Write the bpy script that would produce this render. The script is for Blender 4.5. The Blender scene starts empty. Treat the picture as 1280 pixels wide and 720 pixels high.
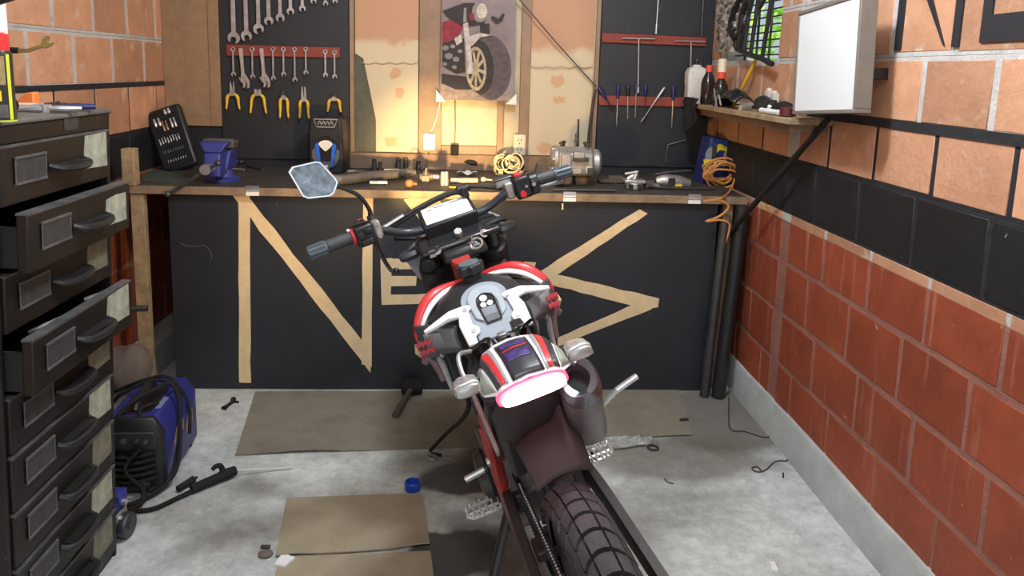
import bpy, bmesh, math, random
from mathutils import Vector, Matrix
random.seed(7)
PI = math.pi
SC = bpy.context.scene
COL = SC.collection

# ---------------------------------------------------------------- camera solve
F, PX, PY, H = 950.0, 640.0, 245.0, 1.42
VX, VY, RO = 588.0, 87.0, 0.028
Yc = Vector((VX - PX, VY - PY, F)).normalized()
Dc = Vector((-RO, 1.0, -(-RO * (VX - PX) + (VY - PY)) / F)).normalized()
Xc = Dc.cross(Yc).normalized()

def ray(px, py):
    c = Vector((px - PX, py - PY, F))
    return Vector((c.dot(Xc), c.dot(Yc), -c.dot(Dc)))
def onY(px, py, y):
    r = ray(px, py); t = y / r.y
    return Vector((r.x * t, y, H + r.z * t))
def onX(px, py, x):
    r = ray(px, py); t = x / r.x
    return Vector((x, r.y * t, H + r.z * t))
def onZ(px, py, z):
    r = ray(px, py); t = (z - H) / r.z
    return Vector((r.x * t, r.y * t, z))

cam_d = bpy.data.cameras.new('camera'); cam = bpy.data.objects.new('camera', cam_d); COL.objects.link(cam)
cam_d.sensor_fit = 'HORIZONTAL'; cam_d.sensor_width = 36.0
cam_d.lens = 36.0 * F / 1280.0
cam_d.shift_x = 0.0; cam_d.shift_y = -(360.0 - PY) / 1280.0
cam_d.clip_start = 0.02
right = Vector((Xc.x, Yc.x, -Dc.x)); down = Vector((Xc.y, Yc.y, -Dc.y)); fwd = Vector((Xc.z, Yc.z, -Dc.z))
m = Matrix((right, -down, -fwd)).transposed().to_4x4()
m.translation = (0, 0, H)
cam.matrix_world = m
SC.camera = cam

# ---------------------------------------------------------------- materials
def mat(name, col, rough=0.6, metal=0.0, noise=0.0, scale=12.0, col2=None, bump=0.0, bscale=None,
        emit=None, estr=0.0, spec=0.5, coat=0.0, tint=0.0, detail=5.0, speck=None, streak=None):
    M = bpy.data.materials.new(name); M.use_nodes = True
    nt = M.node_tree; N = nt.nodes; Lk = nt.links
    b = N['Principled BSDF']
    b.inputs['Roughness'].default_value = rough
    b.inputs['Metallic'].default_value = metal
    b.inputs['Specular IOR Level'].default_value = spec
    b.inputs['Coat Weight'].default_value = coat
    c4 = (*col, 1.0)
    b.inputs['Base Color'].default_value = c4
    last = None
    tc = None
    if noise > 0 or bump > 0 or speck or streak:
        tc = N.new('ShaderNodeTexCoord')
    if noise > 0:
        nz = N.new('ShaderNodeTexNoise'); nz.inputs['Scale'].default_value = scale
        nz.inputs['Detail'].default_value = detail; nz.inputs['Roughness'].default_value = 0.65
        Lk.new(tc.outputs['Object'], nz.inputs['Vector'])
        rp = N.new('ShaderNodeValToRGB')
        d = noise
        rp.color_ramp.elements[0].position = 0.3; rp.color_ramp.elements[1].position = 0.72
        a = col2 if col2 else tuple(max(0, x * (1 - d)) for x in col)
        rp.color_ramp.elements[0].color = (*a, 1); rp.color_ramp.elements[1].color = c4
        Lk.new(nz.outputs['Fac'], rp.inputs['Fac'])
        last = rp.outputs['Color']
    if tint > 0:
        at = N.new('ShaderNodeAttribute'); at.attribute_name = 'tint'
        mr = N.new('ShaderNodeMapRange')
        mr.inputs['To Min'].default_value = 1 - tint; mr.inputs['To Max'].default_value = 1 + tint
        Lk.new(at.outputs['Fac'], mr.inputs['Value'])
        mx = N.new('ShaderNodeVectorMath'); mx.operation = 'SCALE'
        if last: Lk.new(last, mx.inputs[0])
        else: mx.inputs[0].default_value = col
        Lk.new(mr.outputs['Result'], mx.inputs['Scale'])
        last = mx.outputs['Vector']
    for kind, par in (('speck', speck), ('streak', streak)):
        if not par: continue
        pc, sc_, lo, hi, amt = par     # colour, scale, ramp low, ramp high, amount
        mp = N.new('ShaderNodeMapping'); Lk.new(tc.outputs['Object'], mp.inputs['Vector'])
        mp.inputs['Scale'].default_value = (sc_, sc_, sc_ * (0.10 if kind == 'streak' else 1))
        ns = N.new('ShaderNodeTexNoise'); ns.inputs['Scale'].default_value = 1.0; ns.inputs['Detail'].default_value = 3
        Lk.new(mp.outputs['Vector'], ns.inputs['Vector'])
        mr2 = N.new('ShaderNodeMapRange'); mr2.inputs['From Min'].default_value = lo; mr2.inputs['From Max'].default_value = hi
        mr2.inputs['To Max'].default_value = amt
        Lk.new(ns.outputs['Fac'], mr2.inputs['Value'])
        mxs = N.new('ShaderNodeMix'); mxs.data_type = 'RGBA'; Lk.new(mr2.outputs['Result'], mxs.inputs['Factor'])
        if last: Lk.new(last, mxs.inputs[6])
        else: mxs.inputs[6].default_value = c4
        mxs.inputs[7].default_value = (*pc, 1); last = mxs.outputs[2]
    if last: Lk.new(last, b.inputs['Base Color'])
    if bump > 0:
        n2 = N.new('ShaderNodeTexNoise'); n2.inputs['Scale'].default_value = bscale or scale * 4
        n2.inputs['Detail'].default_value = 4
        Lk.new(tc.outputs['Object'], n2.inputs['Vector'])
        bp = N.new('ShaderNodeBump'); bp.inputs['Strength'].default_value = bump; bp.inputs['Distance'].default_value = 0.01
        Lk.new(n2.outputs['Fac'], bp.inputs['Height']); Lk.new(bp.outputs['Normal'], b.inputs['Normal'])
    if emit:
        b.inputs['Emission Color'].default_value = (*emit, 1); b.inputs['Emission Strength'].default_value = estr
    return M

MT = {}
MT['brick'] = mat('fired_brick', (0.66, 0.35, 0.205), 0.88, noise=0.3, scale=9, bump=0.35, bscale=60, tint=0.27, col2=(0.50, 0.25, 0.14), speck=((.72, .6, .5), 11, .62, .72, .45))
MT['brick_red'] = mat('red_painted_brick', (0.37, 0.078, 0.033), 0.6, noise=0.35, scale=7, bump=0.25, bscale=50, tint=0.14, streak=((.50, .25, .19), 26, .60, .78, .55), speck=((.6, .4, .33), 30, .72, .76, .6))
MT['brick_black'] = mat('black_painted_brick', (0.0135, 0.0145, 0.018), 0.6, noise=0.4, scale=6, bump=0.3, bscale=45, tint=0.2, speck=((.5, .47, .42), 26, .735, .76, .8))
MT['mortar'] = mat('grey_mortar', (0.64, 0.625, 0.60), 0.95, noise=0.28, scale=14, bump=0.5, bscale=70)
MT['mortar_red'] = mat('red_washed_mortar', (0.37, 0.165, 0.125), 0.8, noise=0.3, scale=9, bump=0.5, bscale=60)
MT['mortar_black'] = mat('black_painted_mortar', (0.024, 0.026, 0.032), 0.7, noise=0.4, scale=10, bump=0.4, bscale=60)
MT['paint_black'] = mat('black_wall_paint', (0.021, 0.0235, 0.031), 0.5, noise=0.3, scale=5, speck=((.2, .2, .2), 18, .74, .79, .5), bump=0.06, bscale=40)
MT['paint_letter'] = mat('black_letter_paint', (0.025, 0.027, 0.033), 0.55, noise=0.3, scale=9)
MT['curb'] = mat('grey_concrete_curb', (0.50, 0.52, 0.50), 0.9, noise=0.3, scale=6, bump=0.5, bscale=40)
MT['pine'] = mat('raw_pine', (0.46, 0.335, 0.19), 0.75, noise=0.55, scale=18, bump=0.15, bscale=80)
MT['dirty_wood'] = mat('dirty_brown_wood', (0.30, 0.20, 0.125), 0.7, noise=0.45, scale=9, bump=0.2, bscale=60)
MT['bench_top'] = mat('oily_dark_benchtop', (0.07, 0.062, 0.054), 0.6, noise=0.6, scale=8, bump=0.3, bscale=40)
MT['frame_wood'] = mat('varnished_frame_wood', (0.36, 0.235, 0.15), 0.55, noise=0.35, scale=10)
MT['chipboard'] = mat('brown_chipboard', (0.335, 0.215, 0.125), 0.75, noise=0.3, scale=22, bump=0.1)
MT['tape'] = mat('masking_tape', (0.76, 0.59, 0.35), 0.75, noise=0.18, scale=20)
MT['redpaint_wood'] = mat('red_painted_wood', (0.29, 0.05, 0.035), 0.6, noise=0.35, scale=14)
MT['chrome'] = mat('tool_chrome', (0.72, 0.73, 0.75), 0.3, 0.85, noise=0.2, scale=30)
MT['steel'] = mat('worn_steel', (0.58, 0.58, 0.58), 0.42, 0.75, noise=0.4, scale=25)
MT['dark_steel'] = mat('dark_steel', (0.11, 0.11, 0.115), 0.45, 0.7, noise=0.4, scale=25)
MT['alu'] = mat('cast_aluminium', (0.48, 0.46, 0.43), 0.5, 0.55, noise=0.42, scale=20, bump=0.2)
MT['black_plastic'] = mat('black_plastic', (0.018, 0.018, 0.02), 0.42, noise=0.3, scale=20)
MT['black_gloss'] = mat('glossy_black', (0.014, 0.014, 0.016), 0.18, coat=0.3)
MT['rubber'] = mat('black_rubber', (0.022, 0.021, 0.021), 0.85, noise=0.4, scale=25, bump=0.15, spec=0.25)
MT['tyre'] = mat('dusty_tyre_rubber', (0.031, 0.029, 0.030), 0.75, noise=0.45, scale=16, bump=0.35, bscale=70)
MT['mud'] = mat('dusty_black_mudguard', (0.036, 0.029, 0.028), 0.55, noise=0.4, scale=12, bump=0.1)
MT['white_plastic'] = mat('white_plastic', (0.83, 0.83, 0.85), 0.35, noise=0.06, scale=8)
MT['grey_plastic'] = mat('blue_grey_plastic', (0.30, 0.345, 0.40), 0.4, noise=0.12, scale=10)
MT['red_plastic'] = mat('red_plastic', (0.62, 0.035, 0.04), 0.35, noise=0.15, scale=10)
MT['red_frame'] = mat('red_frame_paint', (0.42, 0.03, 0.025), 0.4, noise=0.3, scale=10)
MT['yellow'] = mat('yellow_grip', (0.78, 0.5, 0.03), 0.45, noise=0.15, scale=20)
MT['blue'] = mat('blue_enamel', (0.035, 0.045, 0.27), 0.45, noise=0.3, scale=14)
MT['navy'] = mat('navy_plastic', (0.02, 0.028, 0.14), 0.4, noise=0.2, scale=14)
MT['cab'] = mat('brown_black_cabinet_enamel', (0.0125, 0.0085, 0.007), 0.5, noise=0.6, scale=5, bump=0.08, bscale=30, speck=((.2, .19, .17), 34, .72, .76, .7))
MT['cab_in'] = mat('dark_cabinet_inside', (0.012, 0.012, 0.012), 0.8, noise=0.2, scale=8)
MT['cab_edge'] = mat('worn_metal_lit_edge', (0.17, 0.17, 0.175), 0.5, 0.4, noise=0.6, scale=18)  # label holder metal; on drawer tops it paints the light from above
MT['label_pl'] = mat('grey_label_card', (0.06, 0.056, 0.056), 0.6, noise=0.5, scale=30)
MT['sticker'] = mat('aged_paper_sticker', (0.46, 0.48, 0.37), 0.8, noise=0.5, scale=28)
MT['white'] = mat('white_card', (0.80, 0.80, 0.78), 0.6, noise=0.1, scale=10)
MT['cardboard'] = mat('stained_cardboard', (0.285, 0.26, 0.205), 0.9, speck=((.12, .10, .08), 5, .50, .68, .6), noise=0.45, scale=5, bump=0.12, bscale=40, detail=9)
MT['cardboard2'] = mat('tan_cardboard', (0.40, 0.335, 0.235), 0.9, speck=((.15, .12, .09), 5, .54, .70, .5), noise=0.35, scale=5, bump=0.12, bscale=40, detail=9)
MT['orange'] = mat('orange_plastic', (0.85, 0.25, 0.06), 0.45, noise=0.12, scale=12)
MT['hose'] = mat('orange_hose', (0.62, 0.27, 0.08), 0.4, noise=0.2, scale=20)
MT['rock'] = mat('brown_stone', (0.17, 0.135, 0.11), 0.9, noise=0.4, scale=8, bump=0.5)
MT['grime'] = mat('greasy_metal', (0.20, 0.185, 0.17), 0.55, 0.5, noise=0.5, scale=25, bump=0.2)
MT['mirror'] = mat('mirror_mottled_reflection', (0.34, 0.375, 0.41), 0.16, 0.9, noise=0.75, scale=38)  # blue-grey mottling paints a dim reflection into the glass colour

# ---------------------------------------------------------------- mesh builder
def catmull(pts, n=6, closed=False):
    P = [Vector(p) for p in pts]
    if len(P) < 3: return P
    out = []
    L = len(P)
    rng = range(L if closed else L - 1)
    for i in rng:
        if closed:
            a, b, c, d = P[(i - 1) % L], P[i], P[(i + 1) % L], P[(i + 2) % L]
        else:
            b, c = P[i], P[i + 1]
            a = P[i - 1] if i > 0 else b * 2 - c
            d = P[i + 2] if i + 2 < L else c * 2 - b
        for k in range(n):
            t = k / n
            out.append(0.5 * ((2 * b) + (c - a) * t + (2 * a - 5 * b + 4 * c - d) * t * t + (3 * b - a - 3 * c + d) * t ** 3))
    if not closed: out.append(P[-1])
    return out

class MB:
    def __init__(s): s.V = []; s.F = []; s.M = []; s.mi = 0; s.T = []; s.tint = 0.5; s.X = None
    def v(s, p):
        p = Vector(p)
        if s.X is not None: p = s.X @ p
        s.V.append(p); return len(s.V) - 1
    def f(s, ids): s.F.append(tuple(ids)); s.M.append(s.mi); s.T.append(s.tint)
    def box(s, x0, x1, y0, y1, z0, z1):
        i = [s.v(p) for p in ((x0, y0, z0), (x1, y0, z0), (x1, y1, z0), (x0, y1, z0), (x0, y0, z1), (x1, y0, z1), (x1, y1, z1), (x0, y1, z1))]
        for q in ((0, 3, 2, 1), (4, 5, 6, 7), (0, 1, 5, 4), (1, 2, 6, 5), (2, 3, 7, 6), (3, 0, 4, 7)): s.f([i[k] for k in q])
        return s
    def hexa(s, P):   # 8 points, bottom 4 then top 4
        i = [s.v(p) for p in P]
        for q in ((0, 3, 2, 1), (4, 5, 6, 7), (0, 1, 5, 4), (1, 2, 6, 5), (2, 3, 7, 6), (3, 0, 4, 7)): s.f([i[k] for k in q])
        return s
    def loop(s, rings, caps=True, closed_u=False):
        ids = [[s.v(p) for p in r] for r in rings]
        n = len(ids[0])
        R = len(ids)
        for a in range(R if closed_u else R - 1):
            A, B = ids[a], ids[(a + 1) % R]
            for k in range(n): s.f((A[k], A[(k + 1) % n], B[(k + 1) % n], B[k]))
        if caps and not closed_u: s.f(ids[0][::-1]); s.f(ids[-1])
        return s
    def tube(s, pts, r, n=10, sm=0, closed=False, caps=True):
        P = [Vector(p) for p in pts]
        if sm:
            if isinstance(r, (list, tuple)):
                rr = catmull([(x, 0, 0) for x in r], sm, closed); r = [q.x for q in rr]
            P = catmull(P, sm, closed)
        L = len(P)
        rs = r if isinstance(r, (list, tuple)) else [r] * L
        rings = []; ref = None
        for i, p in enumerate(P):
            if closed: t = P[(i + 1) % L] - P[i - 1]
            else: t = P[min(i + 1, L - 1)] - P[max(i - 1, 0)]
            if t.length < 1e-9: t = Vector((0, 0, 1))
            t.normalize()
            if ref is None:
                ref = Vector((0, 0, 1)) if abs(t.z) < 0.9 else Vector((1, 0, 0))
            a = (ref - t * ref.dot(t))
            if a.length < 1e-6: a = t.orthogonal()
            a.normalize(); ref = a
            b = t.cross(a)
            rings.append([p + (a * math.cos(2 * PI * k / n) + b * math.sin(2 * PI * k / n)) * rs[i] for k in range(n)])
        return s.loop(rings, caps, closed)
    def cyl(s, p0, p1, r0, r1=None, n=16): return s.tube([p0, p1], [r0, r0 if r1 is None else r1], n)
    def lathe(s, prof, o=(0, 0, 0), ax=(0, 0, 1), n=24):
        o = Vector(o); ax = Vector(ax).normalized(); a = ax.orthogonal().normalized(); b = ax.cross(a)
        rings = [[o + ax * h + (a * math.cos(2 * PI * k / n) + b * math.sin(2 * PI * k / n)) * max(r, 1e-4) for k in range(n)] for r, h in prof]
        return s.loop(rings, True)
    def prism(s, poly, fn, t0, t1):    # fn(a,b,t) -> point
        A = [s.v(fn(a, b, t0)) for a, b in poly]; B = [s.v(fn(a, b, t1)) for a, b in poly]
        n = len(poly)
        s.f(A[::-1]); s.f(B)
        for k in range(n): s.f((A[k], A[(k + 1) % n], B[(k + 1) % n], B[k]))
        return s
    def grid(s, fn, nu, nv, thick=0.0, nrm=None):
        ids = [[s.v(fn(i / nu, j / nv)) for j in range(nv + 1)] for i in range(nu + 1)]
        for i in range(nu):
            for j in range(nv): s.f((ids[i][j], ids[i + 1][j], ids[i + 1][j + 1], ids[i][j + 1]))
        return s
    def sphere(s, c, r, n=14, m=8, sc=(1, 1, 1)):
        c = Vector(c)
        rings = []
        for j in range(1, m):
            th = PI * j / m
            rings.append([c + Vector((math.sin(th) * math.cos(2 * PI * k / n) * r * sc[0], math.sin(th) * math.sin(2 * PI * k / n) * r * sc[1], math.cos(th) * r * sc[2])) for k in range(n)])
        return s.loop(rings, True)
    def torus(s, c, ax, R, r, n=28, k=8):
        c = Vector(c); ax = Vector(ax).normalized(); a = ax.orthogonal().normalized(); b = ax.cross(a)
        return s.tube([c + (a * math.cos(2 * PI * i / n) + b * math.sin(2 * PI * i / n)) * R for i in range(n)], r, k, closed=True)
    def build(s, name, mats, parent=None, bevel=0.0, ang=35, solid=0.0, sub=0, seg=2):
        me = bpy.data.meshes.new(name)
        me.from_pydata([tuple(v) for v in s.V], [], s.F)
        if not isinstance(mats, (list, tuple)): mats = [mats]
        for mm in mats: me.materials.append(MT[mm] if isinstance(mm, str) else mm)
        for p, mi in zip(me.polygons, s.M): p.material_index = min(mi, len(mats) - 1)
        at = me.attributes.new('tint', 'FLOAT', 'FACE')
        for i, t in enumerate(s.T): at.data[i].value = t
        bm = bmesh.new(); bm.from_mesh(me)
        bmesh.ops.recalc_face_normals(bm, faces=bm.faces)
        bm.to_mesh(me); bm.free()
        for p in me.polygons: p.use_smooth = True
        me.set_sharp_from_angle(angle=math.radians(ang))
        o = bpy.data.objects.new(name, me); COL.objects.link(o)
        if parent is not None: o.parent = parent
        if solid:
            md = o.modifiers.new('solid', 'SOLIDIFY'); md.thickness = abs(solid); md.offset = 1 if solid > 0 else -1
        if sub:
            md = o.modifiers.new('sub', 'SUBSURF'); md.levels = sub; md.render_levels = sub
        if bevel:
            md = o.modifiers.new('bevel', 'BEVEL'); md.width = bevel; md.segments = seg; md.limit_method = 'ANGLE'; md.angle_limit = math.radians(40)
            md.harden_normals = False
        return o

def tag(o, label, cat, group=None, kind=None):
    o['label'] = label; o['category'] = cat
    if group: o['group'] = group
    if kind: o['kind'] = kind
    return o
def thing(name, label, cat, loc=(0, 0, 0), rot=None, group=None):
    o = bpy.data.objects.new(name, None); COL.objects.link(o)
    o.empty_display_size = 0.05
    o.location = loc
    if rot is not None:
        if isinstance(rot, Matrix): o.rotation_euler = rot.to_euler()
        else: o.rotation_euler = rot
    return tag(o, label, cat, group)
def struct(o, label=None):
    o['kind'] = 'structure'
    if label: o['label'] = label
    return o
def basis(x, y, z): return Matrix((Vector(x), Vector(y), Vector(z))).transposed()
# ================================================================= ROOM SHELL
XL, XR, YB, YF, ZC = -1.53, 1.25, 3.95, -2.6, 2.75

# ---- floor -------------------------------------------------------------
def floor_material():
    M = bpy.data.materials.new('stained_concrete_floor'); M.use_nodes = True
    nt = M.node_tree; N = nt.nodes; Lk = nt.links; b = N['Principled BSDF']
    b.inputs['Roughness'].default_value = 0.82
    tc = N.new('ShaderNodeTexCoord')
    n1 = N.new('ShaderNodeTexNoise'); n1.inputs['Scale'].default_value = 2.2; n1.inputs['Detail'].default_value = 9; n1.inputs['Roughness'].default_value = 0.66
    Lk.new(tc.outputs['Object'], n1.inputs['Vector'])
    r1 = N.new('ShaderNodeValToRGB')
    e = r1.color_ramp.elements
    e[0].position = 0.32; e[0].color = (0.31, 0.325, 0.305, 1); e[1].position = 0.6; e[1].color = (0.64, 0.675, 0.655, 1)
    Lk.new(n1.outputs['Fac'], r1.inputs['Fac'])
    col = r1.outputs['Color']
    nw = N.new('ShaderNodeTexNoise'); nw.inputs['Scale'].default_value = 5.5; nw.inputs['Detail'].default_value = 6
    Lk.new(tc.outputs['Object'], nw.inputs['Vector'])
    sub = N.new('ShaderNodeVectorMath'); sub.operation = 'SUBTRACT'; sub.inputs[1].default_value = (0.5, 0.5, 0.5)
    Lk.new(nw.outputs['Color'], sub.inputs[0])
    scl = N.new('ShaderNodeVectorMath'); scl.operation = 'SCALE'; scl.inputs['Scale'].default_value = 0.17
    Lk.new(sub.outputs['Vector'], scl.inputs[0])
    wp = N.new('ShaderNodeVectorMath'); wp.operation = 'ADD'
    Lk.new(tc.outputs['Object'], wp.inputs[0]); Lk.new(scl.outputs['Vector'], wp.inputs[1])
    def stain(cx, cy, rx, ry, colr, soft=0.35, strength=0.9):
        nonlocal col
        mp = N.new('ShaderNodeMapping'); mp.vector_type = 'TEXTURE'
        mp.inputs['Location'].default_value = (cx, cy, 0); mp.inputs['Scale'].default_value = (rx, ry, 1000)
        Lk.new(wp.outputs['Vector'], mp.inputs['Vector'])
        ln = N.new('ShaderNodeVectorMath'); ln.operation = 'LENGTH'; Lk.new(mp.outputs['Vector'], ln.inputs[0])
        mr = N.new('ShaderNodeMapRange'); mr.interpolation_type = 'SMOOTHSTEP'
        mr.inputs['From Min'].default_value = 1.0 - soft; mr.inputs['From Max'].default_value = 1.0 + soft * 0.3
        mr.inputs['To Min'].default_value = strength; mr.inputs['To Max'].default_value = 0.0
        Lk.new(ln.outputs['Value'], mr.inputs['Value'])
        mx = N.new('ShaderNodeMix'); mx.data_type = 'RGBA'
        Lk.new(mr.outputs['Result'], mx.inputs['Factor']); Lk.new(col, mx.inputs[6]); mx.inputs[7].default_value = (*colr, 1)
        col = mx.outputs[2]
    n6 = N.new('ShaderNodeTexNoise'); n6.inputs['Scale'].default_value = 20; n6.inputs['Detail'].default_value = 8; n6.inputs['Roughness'].default_value = .8
    Lk.new(tc.outputs['Object'], n6.inputs['Vector'])
    m6 = N.new('ShaderNodeMapRange'); m6.inputs['From Min'].default_value = .3; m6.inputs['From Max'].default_value = .62; m6.inputs['To Min'].default_value = .62; m6.inputs['To Max'].default_value = 1.04
    Lk.new(n6.outputs['Fac'], m6.inputs['Value'])
    v6 = N.new('ShaderNodeVectorMath'); v6.operation = 'SCALE'; Lk.new(col, v6.inputs[0]); Lk.new(m6.outputs['Result'], v6.inputs['Scale']); col = v6.outputs['Vector']
    oil = (0.042, 0.04, 0.036); dirt = (0.115, 0.10, 0.08)
    for (px, py, rx, ry, c, s, st) in FLOOR_STAINS:
        q = onZ(px, py, 0); stain(q.x, q.y, rx, ry, oil if c else dirt, s, st)
    Lk.new(col, b.inputs['Base Color'])
    n3 = N.new('ShaderNodeTexNoise'); n3.inputs['Scale'].default_value = 26; n3.inputs['Detail'].default_value = 6
    Lk.new(tc.outputs['Object'], n3.inputs['Vector'])
    bp = N.new('ShaderNodeBump'); bp.inputs['Strength'].default_value = 0.35; bp.inputs['Distance'].default_value = 0.01
    Lk.new(n3.outputs['Fac'], bp.inputs['Height']); Lk.new(bp.outputs['Normal'], b.inputs['Normal'])
    return M
FLOOR_STAINS = [
    (585, 598, 0.17, 0.12, 1, 0.22, 0.9), (612, 575, 0.16, 0.10, 1, 0.4, 0.8), (615, 655, 0.17, 0.15, 1, 0.45, 0.75), (565, 690, 0.16, 0.13, 1, 0.14, 0.92),
    (640, 700, 0.16, 0.2, 1, 0.5, 0.8), (545, 580, 0.2, 0.1, 0, 0.8, 0.5),
    (905, 522, 0.36, 0.34, 0, 0.25, 0.85), (840, 572, 0.40, 0.20, 0, 0.35, 0.7), (780, 640, 0.25, 0.2, 0, 0.9, 0.45),
    (870, 620, 0.25, 0.10, 0, 0.9, 0.35), (330, 612, 0.16, 0.07, 0, 0.8, 0.55), (280, 660, 0.25, 0.1, 0, 0.9, 0.3), (770, 690, 0.2, 0.2, 0, 0.8, 0.55)]
fl = MB(); fl.box(XL - 0.15, XR + 0.15, YF, YB + 0.1, -0.1, 0.0)
struct(fl.build('floor', floor_material()))

# ---- side walls --------------------------------------------------------
def brick_wall(name, side, rows, opening=None):
    """side=+1 right wall (faces -X), -1 left wall (faces +X). rows: (z0, z1, joints, brick_mat, mortar_mat)."""
    mats = ['brick', 'brick_red', 'brick_black', 'mortar', 'mortar_red', 'mortar_black']
    b = MB()
    X0 = XR if side > 0 else XL
    def bx(d0, d1, y0, y1, z0, z1):
        # d = depth measured from the face into the wall
        a, c = X0 + side * d0, X0 + side * d1
        b.box(min(a, c), max(a, c), y0, y1, z0, z1)
    def cut(y0, y1, z0, z1):
        if not opening: return [(y0, y1)]
        oy0, oy1, oz0, oz1 = opening
        if z0 >= oz1 - 1e-4 or z1 <= oz0 + 1e-4 or y0 >= oy1 or y1 <= oy0: return [(y0, y1)]
        r = []
        if y0 < oy0 - 0.01: r.append((y0, oy0))
        if y1 > oy1 + 0.01: r.append((oy1, y1))
        return r
    rnd = random.Random(3 if side > 0 else 5)
    for (z0, z1, joints, bm_, mm_, jw) in rows:
        b.mi = mm_; b.tint = 0.5
        for (a, c) in cut(YF, YB + 0.02, z0, z1): bx(0.0025, 0.13, a, c, z0, z1)
        g = (0.0125 if mm_ == 3 else 0.010) if z1 - z0 > .05 else 0.0003
        # joints may be (y) or (y, halfwidth)
        JJ = []
        for j in joints: JJ.append(j if isinstance(j, tuple) else (j, jw))
        JJ = [(YF, 0)] + sorted(JJ) + [(YB + 0.02, 0)]
        for k in range(len(JJ) - 1):
            y0 = JJ[k][0] + JJ[k][1]; y1 = JJ[k + 1][0] - JJ[k + 1][1]
            if y1 - y0 < 0.03: continue
            for (a, c) in cut(y0, y1, z0, z1):
                b.tint = rnd.random(); b.mi = bm_
                e = rnd.uniform(-0.001, 0.001)
                if isinstance(bm_, tuple): pass
                bx(0.0 + e, 0.02, a + rnd.uniform(-.002, .002), c + rnd.uniform(-.002, .002), z0 + g + rnd.uniform(-.002, .002), z1 - (0 if abs(z1 - .866) < 1e-6 else g) + (rnd.uniform(-.002, .002) if g > .001 else 0))
    o = b.build(name, mats, bevel=0.0015, seg=1)
    return struct(o)

def jrow(start, pitch, lo=YF, hi=YB, extra=()):
    r = []; y = start
    while y > lo + 0.1: y -= pitch
    while y < hi - 0.04:
        if y > lo + 0.05 and not any(abs(y - e[0]) < 0.12 for e in extra): r.append(y)
        y += pitch
    return r + list(extra)
COLM = (2.87, 0.042)
rows_r = [
    (0.0, 0.30, jrow(1.78, 0.305, extra=(COLM,)), 1, 4, 0.007),
    (0.30, 0.502, jrow(1.615, 0.308, extra=(COLM,)), 1, 4, 0.009),
    (0.502, 0.705, jrow(1.715, 0.305, extra=(COLM,)), 1, 4, 0.008),
    (0.705, 0.866, jrow(1.622, 0.305, extra=(COLM,)), 1, 4, 0.009),
    (0.8661, 0.8979, jrow(1.622, 0.305, extra=(COLM,)), 0, 3, 0.009),
    (0.898, 1.108, jrow(1.721, 0.307, extra=(COLM,)), 2, 5, 0.009),
    (1.108, 1.296, jrow(1.666, 0.302, extra=((2.86, 0.001), )), 0, 5, 0.009),
    (1.296, 1.490, jrow(1.768, 0.295, extra=((2.86, 0.04),)), 0, 3, 0.012),
    (1.490, 1.690, jrow(1.94, 0.30, extra=((2.86, 0.04),)), 0, 3, 0.012),
    (1.690, 1.890, jrow(1.80, 0.30, extra=((2.86, 0.04),)), 0, 3, 0.012),
    (1.890, 2.095, jrow(1.94, 0.30), 0, 3, 0.012),
    (2.095, 2.30, jrow(1.80, 0.30), 0, 3, 0.012),
    (2.30, 2.52, jrow(1.94, 0.30), 0, 3, 0.012),
    (2.52, ZC, jrow(1.80, 0.30), 0, 3, 0.012)]
WIN = (3.08, 3.80, 1.490, 1.890)
brick_wall('wall_right', 1, rows_r, WIN)
rows_l = [
    (0.0, 0.30, jrow(3.20, 0.31), 1, 4, 0.008), (0.30, 0.505, jrow(3.05, 0.31), 1, 4, 0.008), (0.505, 0.71, jrow(3.2, 0.31), 1, 4, 0.008),
    (0.71, 0.905, jrow(3.1, 0.31), 1, 4, 0.008), (0.905, 1.095, jrow(3.2, 0.31), 2, 5, 0.008),
    (1.095, 1.312, jrow(3.22, 0.31), 0, 5, 0.007), (1.312, 1.520, jrow(3.075, 0.318), 0, 3, 0.013),
    (1.520, 1.735, jrow(3.245, 0.308), 0, 3, 0.013), (1.735, 1.94, jrow(3.1, 0.31), 0, 3, 0.013), (1.94, 2.15, jrow(3.25, 0.31), 0, 3, 0.013),
    (2.15, 2.36, jrow(3.1, 0.31), 0, 3, 0.013), (2.36, 2.56, jrow(3.25, 0.31), 0, 3, 0.013), (2.56, ZC, jrow(3.1, 0.31), 0, 3, 0.013)]
brick_wall('wall_left', -1, rows_l)

# black painted joints of the wide mortar line on the right wall: thin coat of paint lying on the mortar course
pl = MB(); pl.box(XR - 0.0025, XR + 0.008, YF, 2.88, 1.281, 1.309)
struct(pl.build('trim_1', 'mortar_black'))
pl = MB(); pl.box(XL - 0.008, XL + 0.0025, YF, YB, 1.300, 1.322)
struct(pl.build('trim_2', 'mortar_black'))
# lighter unpainted column strip by the shelf bracket
pl = MB(); pl.box(XR - 0.003, XR + 0.008, 2.815, 2.905, 1.118, 1.30)
struct(pl.build('trim_3', 'mortar'))
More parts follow.
